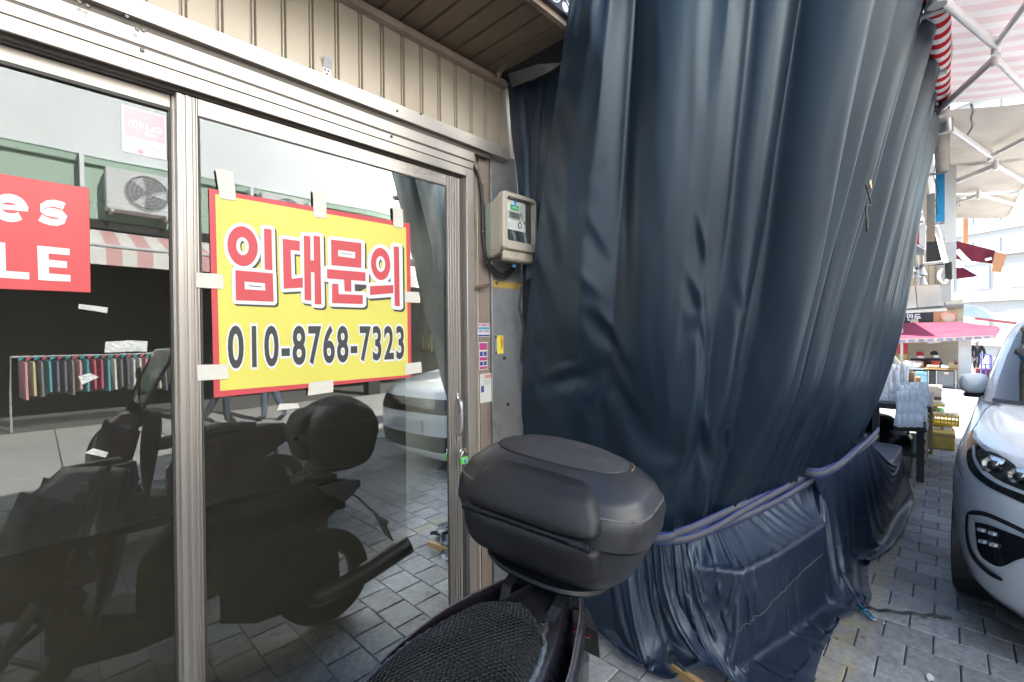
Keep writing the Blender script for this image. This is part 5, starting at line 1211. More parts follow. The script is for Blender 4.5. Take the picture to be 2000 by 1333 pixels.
# seat backs glimpsed through the screen stay dark; wheels
def cwheel(x, s):
    t = thing('wheel', None, None); t.parent = CAR; y0 = -s * .97
    prof = [(.20, .0), (.24, .01), (.33, .012), (.345, -.01), (.345, -.19), (.33, -.21), (.2, -.21)]
    cbuild(MB().lathe([(r, h) for r, h in prof], (x, y0, .345), (0, -s, 0), 40), 'tyre', 'rubber', t, smooth=40)
    cbuild(MB().lathe([(0, -.02), (.05, -.01), (.06, -.03), (.19, -.03), (.215, .0), (.22, -.03), (.22, -.15)], (x, y0, .345), (0, -s, 0), 40), 'rim', 'wheelmetal', t, smooth=35)
    for k in range(5):
        a = k * 2 * math.pi / 5; cbuild(MB().tube([(x + .05 * math.cos(a), y0 + s * .01, .345 + .05 * math.sin(a)), (x + .2 * math.cos(a), y0 + s * .012, .345 + .2 * math.sin(a))], .02, 6), 'spoke', 'wheelmetal', t)
for x in (1.45, -1.6):
    for s in (-1, 1):
        cwheel(x, s)
        cbuild(MB().grid([[(x + .375 * math.cos(a), -s * yy, .34 + .375 * math.sin(a)) for yy in (.60, .975)] for a in np.linspace(-.4, math.pi + .4, 26)]), 'arch_liner', 'cartrim', smooth=0)
# raycast patches: points of the photograph laid on the body skin
def on_body(px, py, off):
    d = ray(px, py).normalized(); loc, nrm, idx, dist = bvh_w.ray_cast(CAM, d)
    if loc is None: return None
    if nrm.dot(d) > 0: nrm = -nrm
    return loc + nrm * off
CMi = CM.inverted()
def patch(name, m, top, bot, off, ns=24, nt=8, parent=None, solid=0.0):
    T = crom([(a, b, 0) for a, b in top], np.linspace(0, 1, ns)); Bq = crom([(a, b, 0) for a, b in bot], np.linspace(0, 1, ns)); rows = []
    for j in range(nt + 1):
        r = []
        for i in range(ns):
            q = T[i] * (1 - j / nt) + Bq[i] * (j / nt); w = on_body(q[0], q[1], off)
            if w is None: w = CM @ Vector(r[-1]) if r else CAM + ray(q[0], q[1]) * 3
            r.append(tuple(CMi @ w))
        rows.append(r)
    return cbuild(MB().grid(rows), name, m, parent, smooth=0, solid=solid)
HL = thing('headlight', None, None); HL.parent = CAR
hl_top = [(1899, 842), (1910, 856), (1930, 875), (1960, 892), (1990, 908), (2030, 928), (2070, 948)]
hl_bot = [(1891, 862), (1891, 905), (1903, 928), (1930, 950), (1965, 968), (2010, 988), (2065, 1008)]
patch('lamp_housing', 'lampblack', hl_top, hl_bot, .004, 40, 12, HL)
patch('upper_lip', 'drl', [(1903, 849), (1925, 872), (1960, 891), (2000, 912), (2060, 940)], [(1903, 858), (1925, 881), (1960, 899), (2000, 921), (2060, 949)], .009, 30, 2, HL)
patch('daytime_strip', 'drl', [(1902, 872), (1905, 900), (1920, 925), (1950, 946), (1990, 963), (2050, 985)], [(1907, 872), (1911, 898), (1926, 920), (1953, 939), (1992, 957), (2052, 978)], .010, 36, 2, HL)
def lens(px, py, r, name='projector'):
    c = on_body(px, py, .008); d = (CAM - c).normalized(); d = (d + Vector((-1.2, .15, 0))).normalized()
    c = CMi @ c; ax_ = CMi.to_3x3() @ d
    cbuild(MB().lathe([(r * 1.22, -.004), (r * 1.22, .006), (r * 1.12, .010), (r * 1.06, .004)], c, ax_, 6 if name == 'projector' else 20), name + '_bezel', 'lampsilver', HL)
    cbuild(MB().lathe([(r * 1.04, .0), (r, .008), (r * .62, .012)], c, ax_, 28), name + '_dish', 'lampsilver', HL, smooth=60)
    cbuild(MB().lathe([(r * .62, .010), (r * .58, .022), (r * .40, .032), (r * .2, .037), (0, .038)], c, ax_, 28), name, 'lampblack', HL, smooth=60)
lens(1944, 911, .042); lens(1994, 934, .038); lens(2040, 955, .036)
patch('lamp_web', 'carblack', [(1915, 898), (1935, 885), (1965, 898), (1985, 912)], [(1915, 906), (1935, 892), (1965, 905), (1985, 919)], .011, 16, 2, HL)
# fog lamp cluster
FG = thing('fog_lamp', None, None); FG.parent = CAR
patch('outer_trim', 'cartrim', [(1891, 1003), (1900, 998), (1925, 1000), (1960, 1014), (2010, 1038), (2060, 1065)], [(1889, 1016), (1893, 1006), (1925, 1009), (1960, 1023), (2010, 1047), (2060, 1074)], .006, 30, 3, FG)
patch('outer_trim', 'cartrim', [(1889, 1006), (1888, 1040), (1894, 1075), (1910, 1102), (1935, 1124), (1960, 1136)], [(1894, 1006), (1893, 1040), (1900, 1072), (1915, 1096), (1938, 1116), (1960, 1130)], .006, 30, 3, FG)
patch('bright_surround', 'lampsilver', [(1898, 1016), (1899, 1045), (1907, 1078), (1925, 1100), (1950, 1116), (1966, 1114)], [(1905, 1018), (1907, 1045), (1915, 1073), (1930, 1091), (1952, 1106), (1966, 1104)], .008, 30, 3, FG).data.materials[0] = MATS['carwhite']
patch('lamp_panel', 'carblack', [(1908, 1020), (1935, 1026), (1965, 1037), (2000, 1050), (2050, 1070)], [(1913, 1072), (1926, 1092), (1958, 1107), (1995, 1092), (2050, 1082)], .010, 30, 8, FG)
for (px, py) in ((1925, 1036), (1946, 1042.5), (1927, 1058), (1948, 1064.5)):
    w, h = 8, 5
    q = [on_body(px - w, py - h - 1.5, .012), on_body(px + w, py - h + 3, .012), on_body(px + w, py + h + 2, .012), on_body(px - w, py + h - 2, .012)]
    cbuild(MB().add([tuple(CMi @ p) for p in q], [(0, 1, 2, 3)]), 'lamp_bezel', 'lampsilver', FG, solid=.006)
    q = [on_body(px - w * .62, py - h * .6 - 1, .02), on_body(px + w * .62, py - h * .6 + 2, .02), on_body(px + w * .62, py + h * .6 + 1.5, .02), on_body(px - w * .62, py + h * .6 - 1.5, .02)]
    cbuild(MB().add([tuple(CMi @ p) for p in q], [(0, 1, 2, 3)]), 'lamp_cube', 'drl', FG, solid=.01)
# grille, number plate (blank), lower intake, seams
cbuild(MB().grid([[tuple(Vector(car_pt(z, a)) * 1.0 + Vector((.006, 0, 0))) for a in np.linspace(-30, 30, 24)] for z in np.linspace(.70, .86, 8)]), 'grille', 'carblack', smooth=0)
cbuild(MB().grid([[tuple(Vector(car_pt(z, a)) * 1.0 + Vector((.006, 0, 0))) for a in np.linspace(-34, 34, 24)] for z in np.linspace(.28, .46, 6)]), 'lower_intake', 'carblack', smooth=0)
cbuild(MB().box(2.408, 2.418, -.26, .26, .50, .62), 'number_plate', 'acbody', bevel=.003)
cbuild(MB().tube([tuple(Vector(car_pt(z, a)) + Vector((0, -.0015, 0))) for z, a in zip(np.linspace(.78, .83, 12), np.linspace(66, 76, 12))], .0018, 4), 'panel_gap', 'cartrim')
hoodpts = [on_body(*q, .001) for q in [(1899, 842), (1907, 830), (1925, 800), (1944, 788)]]
cbuild(MB().tube([tuple(CMi @ p) for p in hoodpts if p], .0022, 5), 'bonnet_gap', 'cartrim')
# door mirror
MR = thing('door_mirror', None, None); MR.parent = CAR
mc = CMi @ onX(1903, 752, 4.85)
rg = []
for t, sx_, sz_ in ((-.07, .3, .3), (-.06, .7, .75), (-.03, .95, .97), (.02, 1, 1), (.05, .97, .95), (.055, .9, .88)):
    rg.append([(mc.x - t, mc.y + .085 * sx_ * math.copysign(abs(math.cos(a)) ** .75, math.cos(a)), mc.z + .012 + .075 * sz_ * math.copysign(abs(math.sin(a)) ** .75, math.sin(a))) for a in np.linspace(0, 2 * math.pi, 28, endpoint=False)])
def cl(rg, name, m, par, smooth=50):
    mb = MB(); n_ = len(rg[0]); fs = []
    for i in range(len(rg) - 1):
        for k in range(n_): fs.append((i * n_ + k, i * n_ + (k + 1) % n_, (i + 1) * n_ + (k + 1) % n_, (i + 1) * n_ + k))
    fs.append(tuple(range(n_))); fs.append(tuple(range((len(rg) - 1) * n_, len(rg) * n_)))
    return cbuild(mb.add([p for r in rg for p in r], fs), name, m, par, smooth=smooth)
cl(rg, 'mirror_shell', 'carwhite', MR)
cbuild(MB().box(mc.x - .05, mc.x + .04, mc.y - .06, mc.y + .15, mc.z - .09, mc.z - .055), 'mirror_foot', 'carblack', MR, bevel=.02)
cbuild(MB().box(mc.x - .05, mc.x + .03, mc.y + .07, mc.y + .10, mc.z - .07, mc.z + .08), 'mirror_edge', 'carblack', MR, bevel=.015)
# ================================================================ awnings overhead
def stripe_mat(name, a, b, pitch, trans=.45, duty=.5, axis='X'):
    m = bpy.data.materials.new(name); m.use_nodes = True; MATS[name] = m; nt = m.node_tree; N = nt.nodes; L = nt.links; N.remove(N['Principled BSDF'])
    ge = N.new('ShaderNodeNewGeometry'); sx = N.new('ShaderNodeSeparateXYZ'); L.new(ge.outputs['Position'], sx.inputs[0])
    mu = N.new('ShaderNodeMath'); mu.operation = 'MULTIPLY'; mu.inputs[1].default_value = 1 / pitch; L.new(sx.outputs[axis], mu.inputs[0])
    fr = N.new('ShaderNodeMath'); fr.operation = 'FRACT'; L.new(mu.outputs[0], fr.inputs[0])
    lt = N.new('ShaderNodeMath'); lt.operation = 'LESS_THAN'; lt.inputs[1].default_value = duty; L.new(fr.outputs[0], lt.inputs[0])
    mx = N.new('ShaderNodeMix'); mx.data_type = 'RGBA'; L.new(lt.outputs[0], mx.inputs['Factor']); mx.inputs['A'].default_value = (*b, 1); mx.inputs['B'].default_value = (*a, 1)
    nz = N.new('ShaderNodeTexNoise'); nz.inputs['Scale'].default_value = 3; nz.inputs['Detail'].default_value = 7; L.new(ge.outputs['Position'], nz.inputs['Vector'])
    mr = N.new('ShaderNodeMapRange'); mr.inputs['From Min'].default_value = .3; mr.inputs['From Max'].default_value = .7; mr.inputs['To Min'].default_value = .82; mr.inputs['To Max'].default_value = 1.05; L.new(nz.outputs['Fac'], mr.inputs['Value'])
    vm = N.new('ShaderNodeVectorMath'); vm.operation = 'SCALE'; L.new(mx.outputs['Result'], vm.inputs[0]); L.new(mr.outputs[0], vm.inputs['Scale'])
    df = N.new('ShaderNodeBsdfDiffuse'); tl = N.new('ShaderNodeBsdfTranslucent'); L.new(vm.outputs[0], df.inputs[0]); L.new(vm.outputs[0], tl.inputs[0])
    ms = N.new('ShaderNodeMixShader'); ms.inputs[0].default_value = trans; L.new(df.outputs[0], ms.inputs[1]); L.new(tl.outputs[0], ms.inputs[2]); L.new(ms.outputs[0], N['Material Output'].inputs[0])
    return m
stripe_mat('aw_stripe', (.58, .46, .47), (.60, .58, .58), .12, .18); stripe_mat('roll_stripe', (.55, .03, .04), (.80, .79, .77), .105, 0.0)
stripe_mat('aw_beige', (.40, .36, .32), (.42, .38, .33), 2.0, .16); stripe_mat('aw_burg', (.14, .03, .045), (.15, .03, .045), 2.0, .15); stripe_mat('aw_pink', (.40, .085, .125), (.38, .08, .12), 2.0, .1)
mat('armwhite', (.84, .83, .82), .35, var=.05, grime=.25, gcol=(.4, .38, .35), gscale=6); mat('beamgrey', (.33, .29, .24), .7, var=.2, grime=.4); mat('castgrey', (.35, .35, .35), .4, metal=.6)
def awning(name, label, X0, X1, fab, arms, zr=3.0, Yr=-1.70, ext=.55, roll=True, rollmat='roll_stripe'):
    t = thing(name, label, 'awning', ((X0 + X1) / 2, Yr, zr), 'folding arm awnings over the stalls')
    C = [[(x, Yr - .03 - ext * k / 6, zr + .045 - (.09 * k / 6) - .02 * math.sin(math.pi * k / 6) + .004 * math.sin(x * 9 + k)) for k in range(7)] for x in np.linspace(X0, X1, 30)]
    MB().grid(C).build('fabric', fab, t, smooth=0)
    MB().tube([(X0, Yr - .03 - ext, zr - .05), (X1, Yr - .03 - ext, zr - .05)], .025, 8).build('front_bar', 'armwhite', t, smooth=40)
    if roll: MB().tube([(X0 - .4, Yr + .0, zr + .02), (X1, Yr + .0, zr + .02)], .045, 18).build('fabric_roll', rollmat, t, smooth=40)
    MB().box(X0 - .4 if X0 < 3 else X0 - .02, X1 + .02, Yr + .055, Yr + .10, zr - .02, zr + .025).build('square_bar', 'armwhite', t, bevel=.004)
    for x in np.linspace(X0 + .2, X1 - .05, 3): MB().box(x, x + .035, Yr - .03, Yr + .11, zr - .035, zr - .022).build('wall_bracket', 'castgrey', t)
    for sh, el, fr in arms:
        sh, el, fr = Vector(sh), Vector(el), Vector(fr); fr = el + (fr - el) * 1.55
        def bar(a, b, w, h, nm):
            d = (b - a).normalized(); s_ = d.cross(Vector((0, 0, 1))).normalized(); u_ = s_.cross(d)
            ring = lambda p: [tuple(p + s_ * (w * math.copysign(abs(math.cos(q)) ** .6, math.cos(q))) + u_ * (h * math.copysign(abs(math.sin(q)) ** .6, math.sin(q)))) for q in np.linspace(0, 2 * math.pi, 16, endpoint=False)]
            loft([ring(a), ring(b)], nm, 'armwhite', t, smooth=40)
        bar(sh, el, .013, .020, 'upper_arm'); bar(el, fr, .011, .015, 'forearm')
        MB().tube([tuple(el + Vector((0, 0, -.04))), tuple(el + Vector((0, 0, .04)))], .017, 12).build('elbow_joint', 'armwhite', t, smooth=40)
        MB().tube([tuple(sh + Vector((0, 0, -.045))), tuple(sh + Vector((0, 0, .045)))], .032, 12).build('shoulder_joint', 'castgrey', t, smooth=40)
    return t
awning('striped_awning', 'red and white striped awning, nearest, rolled out above the van', 2.5, 4.08, 'aw_stripe',
       [((2.58, -1.70, 2.97), (3.152, -1.897, 2.93), (2.839, -1.96, 2.92)), ((3.945, -1.70, 2.97), (3.296, -1.905, 2.93), (3.752, -2.035, 2.91))])
awning('beige_awning', 'plain beige folding arm awning behind the striped one', 4.2, 6.75, 'aw_beige',
       [((4.26, -1.731, 2.96), (5.147, -1.976, 2.93), (4.779, -2.118, 2.91)), ((6.0, -1.75, 2.96), (5.455, -2.02, 2.93), (6.12, -2.228, 2.90))], rollmat='aw_beige')
awning('beige_awning', 'small beige awning furthest along, beyond the blue sign', 6.85, 8.3, 'aw_beige', [((6.95, -1.802, 2.96), (6.5, -1.96, 2.92), (7.291, -2.287, 2.90))], rollmat='aw_beige')
BM = tag(MB().box(1.9, 8.6, -1.60, -1.52, 2.98, 3.13).build('awning_beam', 'beamgrey', None, bevel=.004), 'weathered grey beam carrying the awnings above the curtain', 'beam')
for i, xx in enumerate((1.95, 4.6, 8.4)):
    tag(MB().tube([(xx, -1.5, 3.05), (xx, .05, 3.25)], .025, 8).build('beam_bracket', 'beamgrey', None), ['steel bracket holding the awning beam, hidden behind the curtain', 'steel bracket holding the awning beam past the curtain end', 'steel bracket holding the awning beam at its far end'][i], 'bracket')
# ================================================================ helpers for things further along the street
def fbox(name, m, x0, y0, x1, y1, X, dep, par=None, bevel=0.0, Xr=None):
    a = onX(x0, y0, X); b = onX(x1, y1, X)
    return MB().box(X, X + dep, min(a.y, b.y), max(a.y, b.y), min(a.z, b.z), max(a.z, b.z)).build(name, m, par, bevel=bevel)
def fpoly(name, m, pts, X, dep, par=None, bevel=0.0):
    return MB().prism([tuple(onX(*q, X)) for q in pts], (dep, 0, 0)).build(name, m, par, bevel=bevel)
mat('signblue', (.015, .30, .62), .4, var=.05); mat('signwhite2', (.72, .71, .69), .5, var=.05, grime=.3, gcol=(.5, .48, .44)); mat('panelgrey', (.45, .45, .46), .5, var=.1, grime=.4); mat('timber', (.30, .22, .15), .7, var=.2)
mat('lightbox', (.52, .52, .53), .4, var=.02); mat('framegrey', (.20, .21, .22), .5, var=.1); mat('lampgrey', (.55, .55, .54), .35, metal=.4)
mat('signred2', (.55, .04, .05), .4); mat('brownsign', (.50, .24, .12), .5, var=.1); mat('cream', (.62, .52, .38), .6)
NB = thing('neighbour_shop', 'run of low shops past the curtain with grey panels and a dark shutter', 'building', (8, 0, 0))
box('eaves', 'framegrey', 6.2, 9.3, -.45, .2, 2.41, 2.5, NB)
box('wall', 'timber', 6.4, 9.19, -.4, -.3, 0, 2.4, NB)
fbox('wall_panel', 'panelgrey', 1833, 430, 1868, 545, 9.0, .12, NB)
fbox('wall_panel', 'cream', 1740, 492, 1838, 556, 9.25, .1, NB)
for k in range(7): fbox('panel_seam', 'timber', 1748 + k * 13, 494, 1749 + k * 13, 555, 9.24, .009, NB)
fbox('corner_post', 'panelgrey', 1838, 506, 1858, 590, 9.15, .1, NB)
for y in (468, 492, 503): fbox('panel_seam', 'framegrey', 1840, y, 1851, y + 1, 8.99, .008, NB)
BS = thing('blade_sign', 'bright blue and white projecting sign hung past the curtain edge', 'sign', (5.6, -1.7, 2.4))
fbox('blue_face', 'signblue', 1827, 270, 1845, 432, 5.6, .05, BS); fbox('white_face', 'signwhite2', 1845.5, 266, 1868, 470, 5.62, .05, BS)
MB().tube(list(crom([tuple(onX(*q, 5.58)) for q in [(1826, 285), (1828, 310), (1824, 345), (1832, 372), (1828, 392), (1831, 420)]], np.linspace(0, 1, 30))), .004, 5).build('loose_wire', 'black', BS, smooth=60)
fbox('timber_stay', 'timber', 1810, 380, 1826, 470, 5.75, .06, BS)
RW = thing('edge_sign', 'white and red sign seen edge on beside the curtain', 'sign', (6.6, -1.5, 2.2))
fpoly('white_edge', 'signwhite2', [(1796, 440), (1808, 436), (1808, 487), (1796, 477)], 6.6, .1, RW); fpoly('red_face', 'signred2', [(1787, 446), (1795, 440), (1795, 476), (1787, 476)], 6.62, .1, RW); fpoly('bottom_tray', 'framegrey', [(1783, 494), (1786, 478), (1806, 489), (1804, 494)], 6.6, .25, RW)
FW = thing('flap_window', 'dark open shutter window with a white rounded frame above the lamps', 'window', (8.4, -1.6, 2.3))
fpoly('opening', 'shopdark', [(1809, 450), (1829, 453), (1844, 512), (1809, 514)], 8.4, .4, FW)
Cw = crom([tuple(onX(*q, 8.36)) for q in [(1808, 446), (1820, 445), (1830, 449), (1838, 478), (1847, 514)]], np.linspace(0, 1, 30)); MB().tube(list(Cw), .03, 8).build('white_frame', 'armwhite', FW, smooth=60)
MB().tube([tuple(onX(*q, 8.36)) for q in [(1805, 516), (1826, 514), (1846, 511)]], .02, 8).build('sill', 'lampgrey', FW, smooth=60)
# pendant lamps
for i, (px, py) in enumerate([(1781, 524), (1792.5, 535), (1802, 530), (1802.5, 549)]):
    p = onX(px, py, 7.0); t = thing('pendant_lamp', 'small grey reflector lamp, %s of the four hanging past the curtain' % ('nearest the curtain', 'second from the curtain', 'upper right', 'lowest')[i], 'lamp', tuple(p), 'reflector lamps by the shop corner')
    MB().lathe([(.012, .06), (.016, .035), (.02, .03), (.032, -.01), (.045, -.045), (.042, -.045), (.0, -.02)], p, (0, 0, 1), 18).build('reflector', 'lampgrey', t, smooth=50)
    MB().lathe([(0, .085), (.022, .08), (.03, .065), (.022, .05), (.012, .045)], p, (0, 0, 1), 14).build('socket', 'framegrey', t, smooth=50)
    MB().tube([(p.x, p.y, p.z + .08), (p.x, p.y, p.z + .45)], .008, 6).build('rod', 'lampgrey', t, smooth=60)
LB = thing('lightbox_sign', 'blank white two panel lightbox sign in a grey frame', 'sign', (9.6, -1.5, 1.8))
fpoly('frame', 'framegrey', [(1755, 556), (1838, 549), (1849, 602), (1752, 608)], 9.6, .25, LB)
fpoly('panel', 'lightbox', [(1758, 559), (1787, 557), (1791, 601), (1756, 604)], 9.57, .02, LB); fpoly('panel', 'lightbox', [(1788.5, 556.5), (1836, 552.5), (1844, 597), (1792.5, 601)], 9.57, .02, LB)
fpoly('ledge', 'signwhite2', [(1750, 608), (1848, 602), (1851, 607), (1749, 613)], 9.5, .15, LB)
CC = thing('security_camera', 'dark security camera on the grey shop corner', 'camera', tuple(onX(1851, 530, 8.7)))
p = onX(1851, 527, 8.7); MB().box(p.x - .05, p.x + .06, p.y - .045, p.y + .03, p.z - .14, p.z + .1).build('housing', 'black', CC, bevel=.012)
MB().tube(list(crom([(p.x - .05, p.y + .06, p.z + .02), (p.x - .06, p.y + .09, p.z - .09), (p.x - .05, p.y + .04, p.z - .19), (p.x - .05, p.y, p.z - .14)], np.linspace(0, 1, 16))), .018, 7).build('cable_loop', 'signwhite2', CC, smooth=60)
fbox('bracket', 'lampgrey', 1857, 515, 1863, 535, 8.75, .08, CC)
# burgundy awnings over the next stalls
def small_awning(label, top, X0, X1, m='aw_burg', arm=None, bar=None):
    t = thing('small_awning', label, 'awning', tuple(onX(*top[0], X0)), 'burgundy awnings down the street')
    pts = [tuple(onX(*q, x)) for q, x in zip(top, (X0, X1, X1 - .2, X0 - .2))]
    MB().add(pts, [(0, 1, 2, 3)]).build('fabric', m, t, solid=.02)
    if arm: MB().tube([tuple(onX(*q, X0 - .3)) for q in arm], .035, 8).build('arm', 'armwhite', t, smooth=60)
    if bar: MB().prism([tuple(onX(*q, X1 - .4)) for q in bar], (.08, 0, 0)).build('front_valance', 'brownsign', t)
    MB().tube([pts[1], pts[2]], .03, 8).build('front_bar', 'armwhite', t, smooth=60)
small_awning('burgundy awning leaning out over the street, upper one', [(1866, 471), (1945, 491), (1938, 515), (1866, 506)], 11, 12.5, arm=[(1869, 489), (1882, 503), (1896, 516)], bar=[(1943, 492), (1967, 497), (1955, 532), (1937, 530)])
small_awning('burgundy awning leaning out over the street, lower one', [(1858, 524), (1882, 524), (1908, 540), (1860, 546)], 13, 14.5)
MB().tube([tuple(onX(*q, 12)) for q in [(1896, 516), (1915, 510), (1937, 505)]], .03, 6).build('awning_stay', 'armwhite', None)
tag(bpy.data.objects['awning_stay'], 'thin white stay propping the upper burgundy awning', 'stay')
# ================================================================ goods on the pavement
mat('tablesteel', (.05, .055, .06), .5, var=.2); mat('kraft', (.40, .27, .14), .8, var=.12); mat('kraftyel', (.52, .40, .12), .7, var=.12, bump=.1, bscale=20); mat('crateyel', (.75, .52, .03), .45); mat('silver', (.82, .85, .88), .35, metal=.1, var=.3, vscale=30, bump=.25, bscale=60)
mat('sackgreen', (.18, .42, .2), .6); mat('sackwhite', (.72, .74, .74), .5, var=.1); mat('boardwhite', (.66, .67, .66), .5, grime=.3, gcol=(.4, .4, .4)); mat('boxbrown', (.22, .11, .06), .7, var=.1)
TB = thing('display_table', 'dark steel display table loaded with silver packs', 'table', (6.5, -1.2, 0))
tp = onX(1770, 797, 6.3)
box('table_top', 'tablesteel', 6.25, 7.7, -1.62, -.5, .74, .80, TB, .004)
for x, y in ((6.3, -1.56), (7.6, -1.56), (6.3, -.6), (7.6, -.6), (6.3, -1.2)): box('leg', 'tablesteel', x, x + .06, y, y + .06, 0, .735, TB)
box('lower_shelf', 'tablesteel', 6.3, 7.6, -1.5, -.6, .25, .28, TB)
for k in range(5): box('lower_rail', 'timber', 6.9, 7.5, -1.56, -1.50, .06 + k * .12, .10 + k * .12, TB)
def pack(mb, w, h, d, lobes):
    rows = []
    for i in range(lobes * 6 + 1):
        u = i / (lobes * 6); zz_ = h * u; bul = abs(math.sin(math.pi * lobes * u)) ** .5
        rows.append([(w * (s - .5), -d * (.35 + .65 * bul) * (1 - abs(2 * s - 1) ** 3 * .7) + random.uniform(-.002, .002), zz_) for s in np.linspace(0, 1, 9)])
    mb.grid(rows); mb.grid([[(p[0], .002, p[2]) for p in r] for r in rows]); return mb
PKM = [pack(MB(), .05, .38, .016, 3), pack(MB(), .048, .34, .017, 3)]
pk0 = [m_.build('snack_pack', 'silver', None, smooth=50) for m_ in PKM]
for o in pk0: tag(o, 'shiny silver packet leaning in the rows on the dark table', 'packet', 'silver packets on the display table')
spots = []
for r, (px0, px1, yb_, X, tilt, kk) in enumerate([(1706, 1768, 792, 6.45, 12, 0), (1712, 1772, 768, 6.9, 10, 1), (1748, 1800, 833, 6.05, 22, 0), (1756, 1808, 822, 6.2, 22, 0), (1765, 1812, 808, 6.45, 18, 1)]):
    n = 8
    for k in range(n):
        p = onX(px0 + (px1 - px0) * (k + .5) / n, yb_ + (2 if k % 2 else 0), X); spots.append((p, tilt, kk))
first = {0: True, 1: True}
for p, tilt, kk in spots:
    if first[kk]: o = pk0[kk]; first[kk] = False
    else: o = pk0[kk].copy(); COL.objects.link(o)
    o.location = p; o.rotation_euler = (R(random.uniform(-3, 3)), R(random.uniform(-4, 4)), R(-90)); o.rotation_mode = 'XYZ'
    o.rotation_euler = (R(-tilt), R(random.uniform(-4, 4)), R(-90 + random.uniform(-8, 8)))
mat('foilback', (.7, .7, .7), .5)
tag(MB().prism([tuple(onX(*q, 6.12)) for q in [(1747, 830), (1808, 834), (1812, 845), (1748, 842)]], (.5, 0, 0)).build('display_tray', 'tablesteel', None, bevel=.004), 'dark tray under the front rows of silver packets', 'tray')
tag(fbox('cardboard_box', 'boxbrown', 1755, 727, 1779, 768, 7.75, .35, None, .004), 'brown cardboard box standing behind the silver packets', 'box', 'boxes on the market stalls')
tag(fbox('cardboard_box', 'kraft', 1779, 729, 1786, 762, 7.8, .35, None, .004), 'narrow tan cardboard box next to the brown one', 'box', 'boxes on the market stalls')
SK = thing('paper_sack', 'cream printed paper sack leaning behind the silver packets', 'sack', tuple(onX(1745, 725, 7.2)))
fpoly('sack', 'cream', [(1739, 690), (1744, 693), (1760, 712), (1762, 727), (1747, 727)], 7.2, .15, SK, .01); fpoly('print', 'sackwhite', [(1745, 698), (1759, 714), (1760, 724), (1750, 722)], 7.185, .01, SK)
GS = thing('rice_sack', 'green and white sack lying on cardboard flats', 'sack', tuple(onX(1825, 785, 9.2)))
fpoly('sack', 'sackwhite', [(1795, 762), (1812, 760), (1825, 768), (1848, 790), (1840, 791), (1808, 788), (1800, 778)], 9.2, .5, GS, .03); fpoly('green_print', 'sackgreen', [(1793, 757), (1820, 757), (1823, 763), (1797, 764)], 9.18, .4, GS, .01)
fpoly('green_print', 'sackgreen', [(1803, 772), (1812, 788), (1806, 788), (1800, 778)], 9.19, .02, GS)
for i, (y0, y1, x0, x1, m_) in enumerate([(789, 796, 1806, 1846, 'kraftyel'), (797, 801, 1808, 1830, 'kraft'), (802, 806, 1810, 1832, 'boxbrown')]):
    tag(fbox('cardboard_flat', m_, x0, y0, x1, y1, 9.1, .5, None, .003), ['yellow topmost cardboard flat under the green and white sack', 'tan middle cardboard flat in the stack', 'brown lowest cardboard flat in the stack'][i], 'box', 'cardboard flats stacked by the street')
tag(MB().lathe([(0, .07), (.04, .06), (.05, .0), (.04, -.05), (0, -.06)], onX(1836, 806, 9.05), (0, 0, 1), 14).build('green_bundle', 'sackgreen', None, smooth=50), 'small green bundle beside the cardboard flats', 'bundle')
YC = thing('yellow_crate', 'yellow slatted plastic crate on top of the boxes', 'crate', tuple(onX(1843, 830, 8.5)))
a, b = onX(1813, 829, 8.35), onX(1874, 813, 8.35); X0c, X1c, Y0c, Y1c, Z0c, Z1c = 8.35, 8.75, b.y, a.y, a.z, b.z
box('crate_floor', 'crateyel', X0c, X1c, Y0c, Y1c, Z0c, Z0c + .01, YC)
for k in range(3):
    zc = Z0c + .012 + (Z1c - Z0c - .02) * k / 2.6
    for (x0, x1, y0, y1) in ((X0c, X0c + .012, Y0c, Y1c), (X1c - .012, X1c, Y0c, Y1c), (X0c + .0125, X1c - .0125, Y0c, Y0c + .012), (X0c + .0125, X1c - .0125, Y1c - .012, Y1c)): box('slat', 'crateyel', x0, x1, y0, y1, zc, zc + .018, YC)
for k in range(9): box('rib', 'crateyel', X0c - .004, X0c - .0002, Y0c + (Y1c - Y0c) * k / 8.6, Y0c + (Y1c - Y0c) * k / 8.6 + .012, Z0c, Z1c, YC)
for k in range(5):
    p = Vector((8.5, Y0c + .06 + (Y1c - Y0c - .12) * k / 4, Z1c - .02)); MB().lathe([(0, .035), (.05, .02), (.06, -.02), (0, -.03)], p, (0, 0, 1), 10).build('orange_pouch', 'cream', YC, smooth=50)
WB = thing('windowed_box', 'cardboard box with two silver windows under the yellow crate', 'box', tuple(onX(1840, 845, 8.4)))
fbox('carton', 'kraftyel', 1817, 830, 1861, 848, 8.38, .4, WB, .003); fbox('window', 'silver', 1821, 833, 1837, 845, 8.372, .006, WB); fbox('window', 'silver', 1843, 833, 1859, 845, 8.372, .006, WB)
KB = thing('kraft_box', 'large creased yellow brown parcel standing on the paving', 'box', tuple(onX(1842, 880, 8.2)))
a, b = onX(1817, 879, 8.18), onX(1866, 848, 8.18); rows = []
mb = MB().box(8.18, 8.6, b.y, a.y, 0.005, b.z); mb.build('parcel', 'kraftyel', KB, bevel=.012); MB().box(8.172, 8.179, b.y, a.y, .17, .20).build('tape_band', 'kraft', KB)
for k in range(6):
    yy = b.y + (a.y - b.y) * (k + .5) / 6; MB().tube([(8.178, yy, .02), (8.176, yy + .012, .10), (8.178, yy - .006, .17)], .004, 5).build('crease', 'kraftyel', KB, smooth=60)
